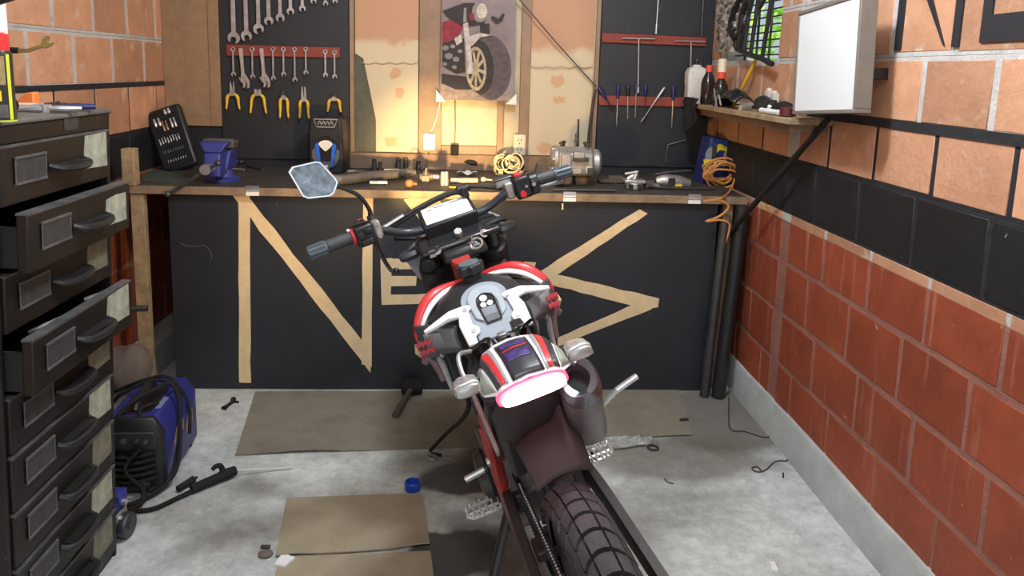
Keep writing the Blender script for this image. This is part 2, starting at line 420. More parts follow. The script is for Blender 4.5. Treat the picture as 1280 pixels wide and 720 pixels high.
# painted letters at the top of the right wall
def letter_strip(b, y0, y1, z0, z1, y0b=None, y1b=None):
    """a parallelogram stroke: bottom edge y0..y1 at z0, top edge y0b..y1b at z1"""
    y0b = y0 if y0b is None else y0b; y1b = y1 if y1b is None else y1b
    xa, xb = XR - 0.0045, XR + 0.004
    b.hexa([(xa, y0, z0), (xb, y0, z0), (xb, y1, z0), (xa, y1, z0), (xa, y0b, z1), (xb, y0b, z1), (xb, y1b, z1), (xa, y1b, z1)])
def wallYZ(px, py): q = onX(px, py, XR); return q.y, q.z
lt = MB()
a0, a1 = wallYZ(1119, 63)[0], wallYZ(1126.5, 63)[0]
letter_strip(lt, a1, a0, 1.512, 1.90)
d0, d1 = wallYZ(1180, 60)[0], wallYZ(1183, 33)[0]
dt0, dt1 = wallYZ(1166, 0), wallYZ(1175, 0)
letter_strip(lt, d0 - .003, d0, 1.517, dt0[1] + 0.25, dt1[0] + 0.18, dt0[0] + 0.21)
c0, c1 = wallYZ(1190, 62)[0], wallYZ(1199, 62)[0]
letter_strip(lt, c1, c0, 1.512, 1.90)
struct(lt.build('trim_4', 'paint_letter'))
lt = MB()
e0, e1 = wallYZ(1225, 58)[0], wallYZ(1239, 40)[0]
letter_strip(lt, e1, e0, 1.520, 1.90)
letter_strip(lt, e1 - 0.34, e1, 1.520, 1.585)
struct(lt.build('trim_5', 'paint_letter'))

# ---- concrete curbs ------------------------------------------------------
cb = MB()
rc = random.Random(2)
def curb(x_face, x_wall, top, jit):
    ys = [YF + 0.15 * i for i in range(int((YB - YF) / 0.15) + 2)]
    rings = []
    for y in ys:
        t = top + rc.uniform(-jit, jit); xf = x_face + rc.uniform(-.004, .004)
        s = 1 if x_wall > x_face else -1
        rings.append([(x_wall, y, -0.01), (xf - 0.012 * s, y, -0.01), (xf, y, t * 0.9), (xf + 0.008 * s, y, t), (x_wall, y, t + 0.004)])
    return rings
cb.loop(curb(1.232, 1.256, 0.135, 0.004))
struct(cb.build('baseboard_right', 'curb'))
cb = MB(); cb.loop(curb(-1.41, -1.535, 0.125, 0.003))
struct(cb.build('baseboard_left', 'curb'))

# ---- back wall, ceiling --------------------------------------------------
bw = MB(); bw.box(XL - 0.02, XR + 0.13, YB, YB + 0.12, 0, ZC)
struct(bw.build('wall_back', 'paint_black'))
cl = MB(); cl.box(XL - 0.15, XR + 0.15, YF, YB + 0.15, ZC, ZC + 0.1)
struct(cl.build('ceiling', mat('pale_ceiling', (0.62, 0.6, 0.57), 0.9, noise=0.1, scale=4)))

# ---- chipboard panel and tool boards on the back wall ------------------------
YT = YB - 0.016      # front face of boards
def board(name, x0, x1, z0, z1, m_, label, cat, th=0.016):
    b = MB(); b.box(x0, x1, YB - th, YB - 0.001, z0, z1)
    return tag(b.build(name, m_, bevel=0.002), label, cat)
def XZ(px, py, y=None): q = onY(px, py, YT if y is None else y); return q.x, q.z
x0 = XL + 0.001; x1 = XZ(276, 100)[0]
bz = XZ(240, 157)[1]
xs_ = XZ(262, 100)[0]
board('wooden_strip', xs_ + .001, x1 - .001, bz, 2.5, 'chipboard', 'narrow brown wooden strip between the corner panel and the left tool board', 'wooden strip', .020)
o = board('corner_board', x0, xs_ - 0.001, bz, 2.5, 'chipboard', 'brown wooden panel in the back left corner, above the socket case', 'panel')
xb1 = XZ(437, 100)[0]
board('tool_board', x1 + 0.001, xb1 - 0.003, 0.94, 2.45, 'paint_black', 'black tool board carrying wrenches and yellow pliers, left of the window', 'tool board')
xw1 = XZ(748, 100)[0]; xr1 = XR - 0.004
board('tool_board', xw1 + 0.003, xr1, 0.94, 2.45, 'paint_black', 'black tool board carrying screwdrivers and T handles, right of the window', 'tool board')

# ---- window in the back wall ----------------------------------------------
win = bpy.data.objects.new('window_1', None); COL.objects.link(win); win.location = (0, YB, 0); struct(win)
def wbox(name, px0, px1, z0, z1, d0, d1, m_, par=win, bevel=0.003):
    xa = XZ(px0, 100)[0]; xb = XZ(px1, 100)[0]
    b = MB(); b.box(xa, xb, -d1, -d0, z0, z1)
    return b.build(name, m_, par, bevel=bevel)
zs0, zs1 = 0.905, XZ(500, 191)[1]
wbox('frame_post', 437.5, 443, zs1, 2.45, 0.0, 0.03, 'frame_wood')
wbox('frame_post', 524, 552.5, zs1, 2.45, 0.0, 0.035, 'frame_wood')
wbox('frame_post', 650, 662.5, zs1, 2.45, 0.0, 0.035, 'frame_wood')
wbox('frame_post', 622.5, 631, zs1, 2.45, 0.0, 0.028, 'frame_wood')
wbox('frame_post', 742.5, 747.5, zs1, 2.45, 0.0, 0.03, 'frame_wood')
wbox('sill', 437.5, 747.5, zs0, zs1, 0.0, 0.05, 'dirty_wood')
wbox('bottom_rail', 552.5, 622.5, zs1, zs1 + 0.045, 0.0, 0.03, 'frame_wood')
def glass_mat(name, base, top, flowers, seed):
    """printed cloth behind dusty glass: pale ground, orange upper band, flower blotches"""
    M = bpy.data.materials.new(name); M.use_nodes = True
    nt = M.node_tree; N = nt.nodes; Lk = nt.links; b = N['Principled BSDF']; b.inputs['Roughness'].default_value = 0.7
    tc = N.new('ShaderNodeTexCoord')
    nz = N.new('ShaderNodeTexNoise'); nz.inputs['Scale'].default_value = 9; nz.inputs['Detail'].default_value = 5
    Lk.new(tc.outputs['Object'], nz.inputs['Vector'])
    sp = N.new('ShaderNodeSeparateXYZ'); Lk.new(tc.outputs['Object'], sp.inputs[0])
    ad = N.new('ShaderNodeMath'); ad.operation = 'MULTIPLY_ADD'; ad.inputs[1].default_value = 0.12
    Lk.new(nz.outputs['Fac'], ad.inputs[0]); Lk.new(sp.outputs['Z'], ad.inputs[2])
    mr = N.new('ShaderNodeMapRange'); mr.interpolation_type = 'SMOOTHSTEP'
    mr.inputs['From Min'].default_value = top - 0.01; mr.inputs['From Max'].default_value = top + 0.035
    Lk.new(ad.outputs[0], mr.inputs['Value'])
    mx = N.new('ShaderNodeMix'); mx.data_type = 'RGBA'; Lk.new(mr.outputs['Result'], mx.inputs['Factor'])
    mx.inputs[6].default_value = (*base, 1); mx.inputs[7].default_value = (0.50, 0.30, 0.19, 1)
    col = mx.outputs[2]
    sub = N.new('ShaderNodeVectorMath'); sub.operation = 'SUBTRACT'; sub.inputs[1].default_value = (0.5, 0.5, 0.5)
    n4 = N.new('ShaderNodeTexNoise'); n4.inputs['Scale'].default_value = 25; Lk.new(tc.outputs['Object'], n4.inputs['Vector'])
    Lk.new(n4.outputs['Color'], sub.inputs[0])
    sc = N.new('ShaderNodeVectorMath'); sc.operation = 'SCALE'; sc.inputs['Scale'].default_value = 0.05; Lk.new(sub.outputs[0], sc.inputs[0])
    wp = N.new('ShaderNodeVectorMath'); wp.operation = 'ADD'; Lk.new(tc.outputs['Object'], wp.inputs[0]); Lk.new(sc.outputs[0], wp.inputs[1])
    for (fx, fz, r, c) in flowers:
        mp = N.new('ShaderNodeMapping'); mp.vector_type = 'TEXTURE'
        mp.inputs['Location'].default_value = (fx, 0, fz); mp.inputs['Scale'].default_value = (r, 100, r * 0.85)
        Lk.new(wp.outputs[0], mp.inputs['Vector'])
        ln = N.new('ShaderNodeVectorMath'); ln.operation = 'LENGTH'; Lk.new(mp.outputs[0], ln.inputs[0])
        m2 = N.new('ShaderNodeMapRange'); m2.inputs['From Min'].default_value = 0.75; m2.inputs['From Max'].default_value = 1.1
        m2.inputs['To Min'].default_value = 0.6; m2.inputs['To Max'].default_value = 0; Lk.new(ln.outputs['Value'], m2.inputs['Value'])
        m3 = N.new('ShaderNodeMix'); m3.data_type = 'RGBA'; Lk.new(m2.outputs[0], m3.inputs['Factor']); Lk.new(col, m3.inputs[6]); m3.inputs[7].default_value = (*c, 1)
        col = m3.outputs[2]
    Lk.new(col, b.inputs['Base Color'])
    return M
OR = (0.55, 0.25, 0.12)
pane_back = mat('dark_green_pane', (0.10, 0.105, 0.075), 0.5, noise=0.4, scale=20)
for (a, c) in ((443, 524), (552.5, 622.5), (631, 650), (662.5, 742.5)):
    wbox('pane', a, c, zs1, 2.45, 0.0, 0.008, pane_back if a < 500 else mat('cream_pane_%d' % a, (0.55, 0.47, 0.33), 0.5, noise=0.25, scale=14), bevel=0)
# printed cloth sheets
def cloth(name, pxpoly_top, label, flowers, top, wave, seed):
    rr = random.Random(seed)
    xa = XZ(pxpoly_top[0], 60)[0]; xb = XZ(pxpoly_top[1], 60)[0]
    torn = pxpoly_top[2]
    b = MB()
    def fn(u, v):
        z = zs1 + 0.004 + v * (2.40 - zs1)
        x0_ = xa
        if torn:
            zt0 = XZ(470, 150)[1]; zt1 = XZ(450, 68)[1]
            k = 1.0 if z < zt1 else 0.0
            x0_ = xa + (XZ(470, 188)[0] - xa) * (1 if z < zt0 else max(0.35, 1 - (z - zt0) / (zt1 - zt0) * 0.65)) * k
        x = x0_ + (xb - x0_) * u
        y = -0.016 - wave * (0.5 + 0.5 * math.sin(u * 9 + v * 2.2)) * (0.3 + 0.7 * u)
        return (x, y, z)
    b.grid(fn, 24, 60)
    o = b.build(name, glass_mat(name + '_print%d' % seed, (0.60, 0.52, 0.37), top, flowers, seed), None)
    o.location = (0, YB, 0)
    return tag(o, label, 'curtain', 'printed cloths in the window')
def fl_(px, py, r): q = XZ(px, py); return (q[0], q[1], r, OR)
cloth('curtain', (444, 523, True), 'torn printed cloth in the left window panel, beside the black speaker', [fl_(495, 92, .032), fl_(500, 117, .03), fl_(489, 177, .035)], XZ(480, 47)[1] + 0.03, 0.003, 1)
cloth('curtain', (663, 742, False), 'pale printed cloth in the right window panel, behind the engine', [fl_(697, 102, .04), fl_(700, 124, .03), fl_(680, 185, .04), fl_(735, 180, .02)], XZ(700, 58)[1] + 0.03, 0.012, 2)
# scalloped lace edge (a line of stitching) on both cloths
for (pa, pb_, pyv, lab) in ((452, 522, 79, 'left'), (664, 740, 84, 'right')):
    pts = []
    for i in range(41):
        px = pa + (pb_ - pa) * i / 40
        q = XZ(px, pyv + 2.2 * abs(math.sin(i * PI / 10)) - 1)
        pts.append((q[0], YB - 0.034 if lab == 'right' else YB - 0.0215, q[1]))
    b = MB(); b.tube(pts, 0.0022, 6)
    tag(b.build('lace_edging', mat('tan_lace_%s' % lab, (0.40, 0.33, 0.23), 0.9)), 'scalloped lace edging on the %s printed window cloth' % lab, 'lace', 'lace edgings of the window cloths')  # even tan colour for the lace

# ---- small barred window in the right wall -----------------------------------
w2 = bpy.data.objects.new('window_2', None); COL.objects.link(w2); w2.location = (XR, 0, 0); struct(w2)
oy0, oy1, oz0, oz1 = WIN
b = MB()
b.box(0.03, 0.13, oy0 - 0.01, oy0 + 0.012, oz0, oz1); b.box(0.03, 0.13, oy1 - 0.012, oy1 + 0.01, oz0, oz1)
b.box(0.03, 0.13, oy0, oy1, oz1 - 0.012, oz1 + 0.01); b.box(0.0, 0.13, oy0, oy1, oz0 - 0.02, oz0 + 0.006)
b.build('window_frame', 'mortar', w2)
b = MB()
for k in range(12):
    z = oz0 + 0.03 + k * 0.033
    b.tube([(0.07, oy0 + 0.01, z), (0.07, oy1 - 0.01, z + 0.004)], 0.0035, 6)
for k in range(4):
    y = oy0 + 0.12 + 0.15 * k
    b.tube([(0.066, y, oz0), (0.066, y, oz1)], 0.006, 8)
b.build('grille', 'black_plastic', w2)
# hedge outside
hd = MB()
rh = random.Random(11)
for k in range(1500):
    c = Vector((rh.uniform(2.1, 2.6), rh.uniform(3.0, 6.2), rh.uniform(0.9, 3.2)))
    d = Vector((rh.gauss(0, 1), rh.gauss(0, 1), rh.gauss(0, 1))).normalized(); e = d.orthogonal().normalized(); s_ = rh.uniform(0.05, 0.1)
    i = [hd.v(c - d * s_), hd.v(c + e * s_ * .45), hd.v(c + d * s_), hd.v(c - e * s_ * .45)]; hd.f(i)
    hd.tint = rh.random()
leaf = bpy.data.materials.new('sunlit_leaves'); leaf.use_nodes = True
nt = leaf.node_tree; N = nt.nodes; pb_ = N['Principled BSDF']; pb_.inputs['Base Color'].default_value = (0.30, 0.62, 0.05, 1)
tr = N.new('ShaderNodeBsdfTranslucent'); tr.inputs['Color'].default_value = (0.45, 0.85, 0.06, 1)
ms = N.new('ShaderNodeMixShader'); ms.inputs[0].default_value = 0.6
nt.links.new(pb_.outputs[0], ms.inputs[1]); nt.links.new(tr.outputs[0], ms.inputs[2]); nt.links.new(ms.outputs[0], N['Material Output'].inputs[0])
tag(hd.build('hedge', leaf), 'bright green hedge growing outside the small barred window', 'hedge', kind='stuff')
# ================================================================= THINGS ON THE BACK WALL
def P(px, py, d=0.0):
    """point on the tool-board plane, d metres in front of it"""
    return onY(px, py, YT - d)

def hang(name, label, cat, top, group=None, rot=None):
    return thing(name, label, cat, top, rot, group)
fnXZ = lambda a, b_, t: (a, -t, b_)

# ---- racks (red painted strips) -----------------------------------------------
def rack(px0, py0, px1, py1, px2, py2, px3, py3, label, name='tool_rack'):
    a, b2, c, d = P(px0, py0), P(px1, py1), P(px2, py2), P(px3, py3)
    o = MB()
    o.hexa([(d.x, YT, d.z), (c.x, YT, c.z), (c.x, YT - .016, c.z), (d.x, YT - .016, d.z),
            (a.x, YT, a.z), (b2.x, YT, b2.z), (b2.x, YT - .016, b2.z), (a.x, YT - .016, a.z)])
    return tag(o.build(name, 'redpaint_wood', bevel=0.002), label, 'tool rack', 'red wooden strips on the tool boards')
rack(284, 55.5, 425.5, 59.5, 425.5, 72.5, 284, 69.5, 'red wooden strip holding small wrenches on the left tool board')
rack(752, 41, 882, 47, 882, 58, 752, 53, 'red wooden strip high on the right tool board, behind the T handles')
rack(748, 119, 868, 122, 868, 134, 748, 131, 'lower red wooden strip on the right tool board, holding the screwdrivers')

# ---- combination / open-end wrenches ------------------------------------------
def jaw_poly(cx, cz, r, tilt, n=10, w=0.45, depth=0.75):
    """open-end head outline as polygon; mouth faces -Z rotated by tilt"""
    pts = []
    a0 = math.radians(-90) + math.asin(w); a1 = math.radians(270) - math.asin(w)
    for k in range(n * 2 + 1):
        a = a0 + (a1 - a0) * k / (n * 2)
        pts.append((r * math.cos(a), r * math.sin(a)))
    ww = r * w
    pts.append((-ww, -r * 0.1)); 
    for k in range(5):
        a = PI - PI * k / 4
        pts.append((ww * math.cos(a), -r * 0.1 + ww * 0.6 * math.sin(a)))
    pts.append((ww, -r * 0.1))
    c, s_ = math.cos(tilt), math.sin(tilt)
    return [(cx + x * c - z * s_, cz + x * s_ + z * c) for x, z in pts]
def wrench(px, py_top, py_bot, label, group, hw, head, m_='chrome', tilt=0.0, d=0.02, ring=True, topz=None):
    t = P(px, py_top, d)
    if topz: t = Vector((P(px, 3, d).x, YT - d, topz))
    bt = P(px, py_bot, d)
    L = t.z - bt.z
    b = MB()
    th = min(0.0035, hw * 0.5)
    r = head
    b.prism([(-hw * .8, -0.2 * r), (hw * .8, -0.2 * r), (hw, -L + r * 1.25), (-hw, -L + r * 1.25)], fnXZ, -th, th)
    b.prism([(-hw * .5, -0.6 * r), (hw * .5, -0.6 * r), (hw * .6, -L + r * 2.2), (-hw * .6, -L + r * 2.2)], fnXZ, -th * 1.35, th * 1.35)
    b.prism(jaw_poly(0, -L + r, r, tilt), fnXZ, -th * 1.2, th * 1.2)
    if ring:
        b.tube([(0.72 * r * math.cos(2 * PI * k / 16), 0, 0.1 * r + 0.72 * r * math.sin(2 * PI * k / 16)) for k in range(16)], r * 0.3, 6, closed=True)
    o = b.build('wrench', m_, bevel=0.0006, seg=1)
    o.location = t
    return tag(o, label, 'wrench', group)
GW = 'large wrenches hanging in a row on the left tool board'
ordw = ['largest open ended wrench, at the left end of the upper wrench row',
        'second largest wrench in the upper row, right of the largest one',
        'thick worn wrench, third from the left in the upper wrench row',
        'grey wrench, fourth from the left in the upper row of wrenches',
        'grey wrench, fifth from the left in the upper row of wrenches',
        'short grey wrench, sixth from the left in the upper row of wrenches',
        'short grey wrench, seventh from the left in the upper row of wrenches',
        'bright short wrench, eighth from the left in the upper row of wrenches',
        'dark short wrench, next to last in the upper row of wrenches',
        'dark short wrench at the right end of the upper row of wrenches']
for k, (px, pb_, hd_, hw) in enumerate(((291, 55, .030, .0115), (307, 52, .027, .0105), (322.5, 43, .0265, .010), (335.5, 32, .0225, .010), (350, 28, .022, .009),
                                  (363, 19, .0185, .0085), (378, 15, .0165, .008), (392, 5, .0145, .007), (407, 8, .0135, .006), (419, 5, .0125, .006))):
    wrench(px, 0, pb_, ordw[k], GW, hw, hd_, 'steel' if k not in (5, 6, 7) else 'chrome', tilt=(-0.25, .2, .35, .1, .1, 0.1, .15, .2, .1, .1)[k], ring=False, topz=1.98 - 0.02 * k)
GS = 'small wrenches hanging from the red strip'
small = [(291, 62, 96, 'steel', 'short dull wrench at the left end of the red strip'),
         (315, 62, 99, 'steel', 'thin dull wrench hanging between the two adjustable wrenches'),
         (341, 62, 101, 'steel', 'dull wrench just right of the second adjustable wrench on the red strip'),
         (354, 62, 96, 'chrome', 'bright short wrench near the middle of the red strip'),
         (368, 62, 103, 'steel', 'longest dull small wrench, right of the bright one near the middle'),
         (382, 62, 94, 'steel', 'short dull wrench left of the empty gap on the red strip'),
         (406.5, 65, 97, 'chrome', 'bright wrench right of the empty gap on the red strip'),
         (418, 66, 99, 'steel', 'thin dull wrench at the right end of the red strip')]
for px, a, c, m_, lab in small: wrench(px, a, c, lab, GS, .0048, .0125, m_, tilt=0.25, d=0.024)
def adj_wrench(px, a, c, label):
    t = P(px, a, 0.026); bt = P(px + 3, c, 0.026); L = t.z - bt.z
    r = thing('adjustable_wrench', label, 'adjustable wrench', t, (0, math.radians(-4), 0), 'adjustable wrenches on the red strip')
    b = MB()
    b.prism([(-.010, .006), (-.006, .012), (.006, .012), (.010, .006), (.008, -L * .35), (.009, -L * .62), (-.009, -L * .62), (-.008, -L * .35)], fnXZ, -.004, .004)
    b.prism([(-.009, -L * .60), (.009, -L * .60), (.022, -L * .72), (.030, -L * .82), (.026, -L * .98), (.012, -L * 1.0), (.017, -L * .86), (.004, -L * .76), (-.008, -L * .80), (-.012, -L * .70)], fnXZ, -.006, .006)
    b.build('handle', 'chrome', r, bevel=0.001, seg=1)
    b = MB(); b.prism([(-.024, -L * .69), (-.010, -L * .71), (.006, -L * .79), (.011, -L * .87), (.004, -L * .97), (-.008, -L * .99), (-.004, -L * .88), (-.016, -L * .80)], fnXZ, -.005, .005)
    b.build('jaw', 'steel', r, bevel=0.001, seg=1)
    b = MB(); b.cyl((-.004, .0, -L * .70), (.006, .0, -L * .745), .0065, n=12); b.build('adjusting_knurl', 'dark_steel', r)
adj_wrench(301, 63, 111, 'left of the two chrome adjustable wrenches on the red strip')
adj_wrench(327, 63, 110, 'right of the two chrome adjustable wrenches on the red strip')
GP = 'yellow handled pliers on the left tool board'
def pliers(px, py_top, py_bot, spread, jaw, label, kind):
    t = P(px, py_top, 0.022); bt = P(px, py_bot, 0.022); L = t.z - bt.z
    r = thing('pliers', label, 'pliers', t, None, GP)
    jl = {'long': .40, 'combo': .36, 'cut': .20, 'slip': .16}[kind] * L
    for s_ in (-1, 1):
        b = MB()
        tip = {'long': .002, 'combo': .006, 'cut': .004, 'slip': .010}[kind]
        open_ = {'long': .007, 'combo': .004, 'cut': .002, 'slip': .006}[kind]
        wj = {'long': .006, 'combo': .010, 'cut': .012, 'slip': .012}[kind]
        b.prism([(s_ * open_, 0), (s_ * (open_ + tip), -.002), (s_ * (open_ + wj), -jl * .75), (s_ * .012, -jl - .012), (s_ * -.004, -jl - .012), (s_ * .001, -jl * .7)], fnXZ, -.005, .005)
        b.build('jaw', 'steel' if kind != 'cut' else 'dark_steel', r, bevel=.001, seg=1)
        h = MB()
        h.tube([(s_ * .007, 0, -jl - .004), (s_ * (spread * .55 + .006), 0, -jl - (L - jl) * .22), (s_ * (spread * .85), 0, -jl - (L - jl) * .6), (s_ * spread, 0, -L)], [.0065, .0085, .0065, .005], 8, sm=5)
        h.build('handle', 'yellow', r)
        e = MB(); e.tube([(s_ * (spread * .97), 0, -L * .94), (s_ * spread * 1.01, 0, -L - .003)], [.0055, .0052], 8); e.build('handle_tip', 'black_plastic', r)
    b = MB(); b.cyl((0, -.008, -jl - .004), (0, .008, -jl - .004), .0115, n=16); b.build('pivot', 'steel', r)
pliers(290, 101.5, 138, .034, 1, 'needle nose pliers with yellow handles, far left of the pliers', 'long')
pliers(322, 111, 143, .040, 1, 'wide open yellow handled pliers, second from the left', 'slip')
pliers(354.5, 113.5, 149, .022, 1, 'narrow yellow handled cutters in the middle of the pliers', 'cut')
pliers(379.5, 108, 150, .024, 1, 'yellow handled combination pliers with long jaws, left of the black speaker', 'combo')
pliers(417.5, 118, 141, .034, 1, 'yellow handled pliers hanging just above the black speaker', 'cut')

# ---- right board: T handles, rods, screwdrivers ----------------------------------
def t_handle(px, py, pxa, pxb, pyb, label):
    t = P(px, py, .03); a = P(pxa, py - .3, .03); c = P(pxb, py + .6, .03); bt = P(px - 1, pyb, .03)
    r = thing('t_handle_wrench', label, 'T handle wrench', t, None, 'T handle wrenches on the right tool board')
    b = MB(); b.tube([Vector((a.x - t.x, 0, a.z - t.z)), Vector((c.x - t.x, 0, c.z - t.z))], .0045, 10); b.build('cross_bar', 'chrome', r)
    b = MB(); b.tube([(0, 0, 0), (bt.x - t.x, 0, bt.z - t.z)], .0042, 10); b.tube([(bt.x - t.x, 0, bt.z - t.z + .028), (bt.x - t.x, 0, bt.z - t.z)], .007, 12); b.build('shaft', 'chrome', r)
t_handle(798.5, 48, 778, 819, 116, 'chrome T handle wrench hanging left on the upper right rack')
t_handle(864, 51.5, 844, 882, 105, 'chrome T handle wrench above the white bottle')
def rod(px0, py1, label, m_, name, sock):
    t = Vector((P(px0 + 1.5, 0, .02).x, YT - .02, 1.95)); bt = P(px0 - (2 if sock else 0), py1, .02)
    b = MB(); b.tube([t, bt], .004, 8)
    if sock: b.tube([bt + Vector((0, 0, .05)), bt], .0075, 12)
    b.tube([t + Vector((-.05, 0, 0)), t + Vector((.05, 0, 0))], .005, 8)
    tag(b.build(name, m_), label, 'extension bar')
rod(822, 42.5, 'long chrome socket extension bar hanging above the upper right rack', 'chrome', 'extension_bar', True)
rod(877, 45, 'thin dark rod hanging at the right end of the right tool board', 'dark_steel', 'thin_rod', False)
GD = 'screwdrivers in the lower red strip'
def screwdriver(px0, py0, px1, py1, hl, hcol, scol, label, hr=.010):
    a = P(px0, py0, .026); c = P(px1, py1, .026)
    ax = (a - c).normalized(); L = (a - c).length
    r = thing('screwdriver', label, 'screwdriver', c, basis(ax.cross(Vector((0, -1, 0))).normalized() * -1, (0, 1, 0), ax) if False else None, GD)
    q = Vector((0, 0, 1)).rotation_difference(ax); r.rotation_euler = q.to_euler()
    b = MB(); b.lathe([(.0015, 0), (.0033, .004), (.0033, L - hl)], n=10); b.build('shaft', scol, r)
    b = MB(); b.lathe([(.004, L - hl - .002), (hr * .8, L - hl + .006), (hr * .72, L - hl + .02), (hr, L - hl * .5), (hr, L - .008), (hr * .6, L)], n=12); b.build('handle', hcol, r)
screwdriver(748, 109, 768, 139, .075, 'navy', 'dark_steel', 'leaning blue screwdriver at the left end, beside the window cloth')
screwdriver(773, 106, 770.5, 159, .07, 'navy', 'chrome', 'long upright screwdriver, leftmost upright one in the lower strip')
screwdriver(785, 105, 784.5, 149, .06, 'black_plastic', 'steel', 'dark handled screwdriver, second upright one in the lower strip')
screwdriver(795.5, 105, 794, 147, .045, 'navy', 'alu', 'blue handled screwdriver with pale shaft hanging under the left T handle')
screwdriver(807, 107, 806, 153, .05, 'navy', 'dark_steel', 'dark upright screwdriver crossed by the slanting one')
screwdriver(831, 109, 801, 153, .10, 'steel', 'chrome', 'silver screwdriver set slanting across the lower strip', .008)
screwdriver(842, 108, 839.5, 160, .07, 'navy', 'chrome', 'long upright screwdriver, rightmost in the lower strip')
screwdriver(852, 128, 860, 145, .02, 'dark_steel', 'dark_steel', 'short thin dark driver at the right end of the lower strip', .006)
# bent hex rod on the black board
b = MB(); b.tube([P(832, 202, .01), P(835, 181, .01), P(863, 173.5, .01)], .004, 8)
tag(b.build('bent_rod', 'dark_steel'), 'thin bent grey rod hanging on the black board left of the blue box', 'rod')

# ---- poster ----------------------------------------------------------------------
def poster():
    yf = YB - 0.075
    def Q(px, py): q = onY(px, py, yf); return (q.x, q.z)
    tl, bl, br = Q(552.5, 0), Q(549.5, 124), Q(642, 127)
    tr = Q(645, 0)
    r = thing('poster', 'canvas picture of a red motorcycle hanging in the middle of the window', 'picture', (bl[0], yf, bl[1]))
    ox, oz = bl
    top = 1.88
    def up(p, q):  # extend line q->p to top
        k = (top - q[1]) / (p[1] - q[1]); return (q[0] + (p[0] - q[0]) * k, top)
    TL, TR = up(tl, bl), up(tr, br)
    b = MB()
    L_ = lambda p: (p[0] - ox, p[1] - oz)
    b.prism([L_(bl), L_(br), L_(TR), L_(TL)], lambda a, c, t: (a, t, c), 0, .025)
    b.build('canvas', mat('grey_mauve_canvas', (0.30, 0.25, 0.27), .7, noise=.4, scale=5), r)
    cols = [('print_dark', (0.035, .03, .035)), ('print_grey', (.33, .29, .29)), ('print_gold', (.55, .45, .30)), ('print_red', (.32, .03, .06)),
            ('print_silver', (.62, .58, .56)), ('print_tan', (.40, .32, .28)), ('print_white', (.72, .68, .62)), ('print_dusk', (.12, .095, .11))]
    ms = [mat(n, c, .7, noise=.55, scale=38) for n, c in cols]
    b = MB()
    lay = [0]
    def poly(mi, pts):
        lay[0] += 1
        b.mi = mi
        P_ = [L_(Q(*p)) for p in pts]
        b.f([b.v((x, -0.0004 * lay[0] - .001, z)) for x, z in P_][::-1])
    def ell(mi, cx, cy, rx, ry, rot=0, n=28, a0=0, a1=360):
        pts = []
        for k in range(n):
            a = math.radians(a0 + (a1 - a0) * k / (n if a1 - a0 >= 360 else n - 1)); x, y = rx * math.cos(a), ry * math.sin(a)
            c, s_ = math.cos(rot), math.sin(rot); pts.append((cx + x * c - y * s_, cy + x * s_ + y * c))
        poly(mi, pts)
    poly(5, [(550.5, 105), (600, 112), (640, 118), (641.5, 125.5), (550, 122.5)])           # ground
    poly(0, [(552, 92), (585, 96), (590, 112), (570, 112), (552, 104)])                    # shadow
    ell(7, 612, 84, 27, 41, -.08)                                                           # tyre
    ell(0, 600, 84, 17, 34, -.05)
    ell(2, 595, 86, 13, 27.5, -.03)                                                          # rim disc
    ell(0, 595, 86, 10, 23, -.03)
    for k in range(9):
        a = 2 * PI * k / 9 + .2
        x, y = 595 + 10 * math.cos(a), 86 + 22 * math.sin(a); nx, ny = -math.sin(a), math.cos(a)
        poly(2, [(595 - nx * 1.6, 86 - ny * 2), (595 + nx * 1.6, 86 + ny * 2), (x + nx * 1.4, y + ny * 2.2), (x - nx * 1.4, y - ny * 2.2)])
    ell(2, 594, 86, 4.5, 8)
    poly(3, [(553, 28), (573, 22), (579, 34), (574, 46), (562, 52), (553, 54)])              # red tank side
    poly(0, [(553, 54), (580, 48), (582, 90), (570, 92), (553, 82)])                         # engine
    for (x, y, s_) in ((557, 60, 4), (566, 58, 3), (561, 70, 5), (570, 74, 4), (556, 80, 3), (575, 64, 3), (568, 84, 3)): ell(1, x, y, s_, s_ * .8)
    poly(6, [(568, 48), (576, 43), (578, 52), (571, 57)])
    poly(0, [(553, 14), (580, 4), (600, 4), (606, 30), (580, 34), (560, 22)])                # bars & clocks
    poly(4, [(579, 30), (585, 28), (592, 92), (585, 92)])                                    # fork
    poly(4, [(585, 46), (600, 41), (615, 44), (600, 47), (590, 58), (586, 56)])              # mudguard
    poly(4, [(584, 80), (590, 80), (591, 93), (584, 92)])
    poly(1, [(580, 10), (583, 10), (583, 28), (579, 28)])
    ell(1, 600, 15, 10, 13); ell(6, 602, 14, 6.5, 9.5)                                          # lamp
    ell(3, 590, 21, 3, 5)
    poly(0, [(613, 22), (620, 30), (628, 26), (631, 18), (628, 17), (623, 24), (616, 20)])    # mirror arm
    poly(0, [(600, 30), (612, 30), (612, 42), (600, 41)])
    b.build('print', ms, r)
    for lab, pts in (('l', [(545, 112), (545, 127), (557.5, 127.5)]), ('r', [(645.5, 117), (645.5, 131), (632, 130)])):
        c = MB()
        y2 = yf - .004
        pp = []
        for p in pts: q = onY(p[0], p[1], yf); pp.append((q.x - ox, q.z - oz))
        c.prism(pp, lambda a, d, t: (a, t, d), -.005, .028)
        c.build('corner_protector', 'white', r)
    # cord hooks
    return r
poster()

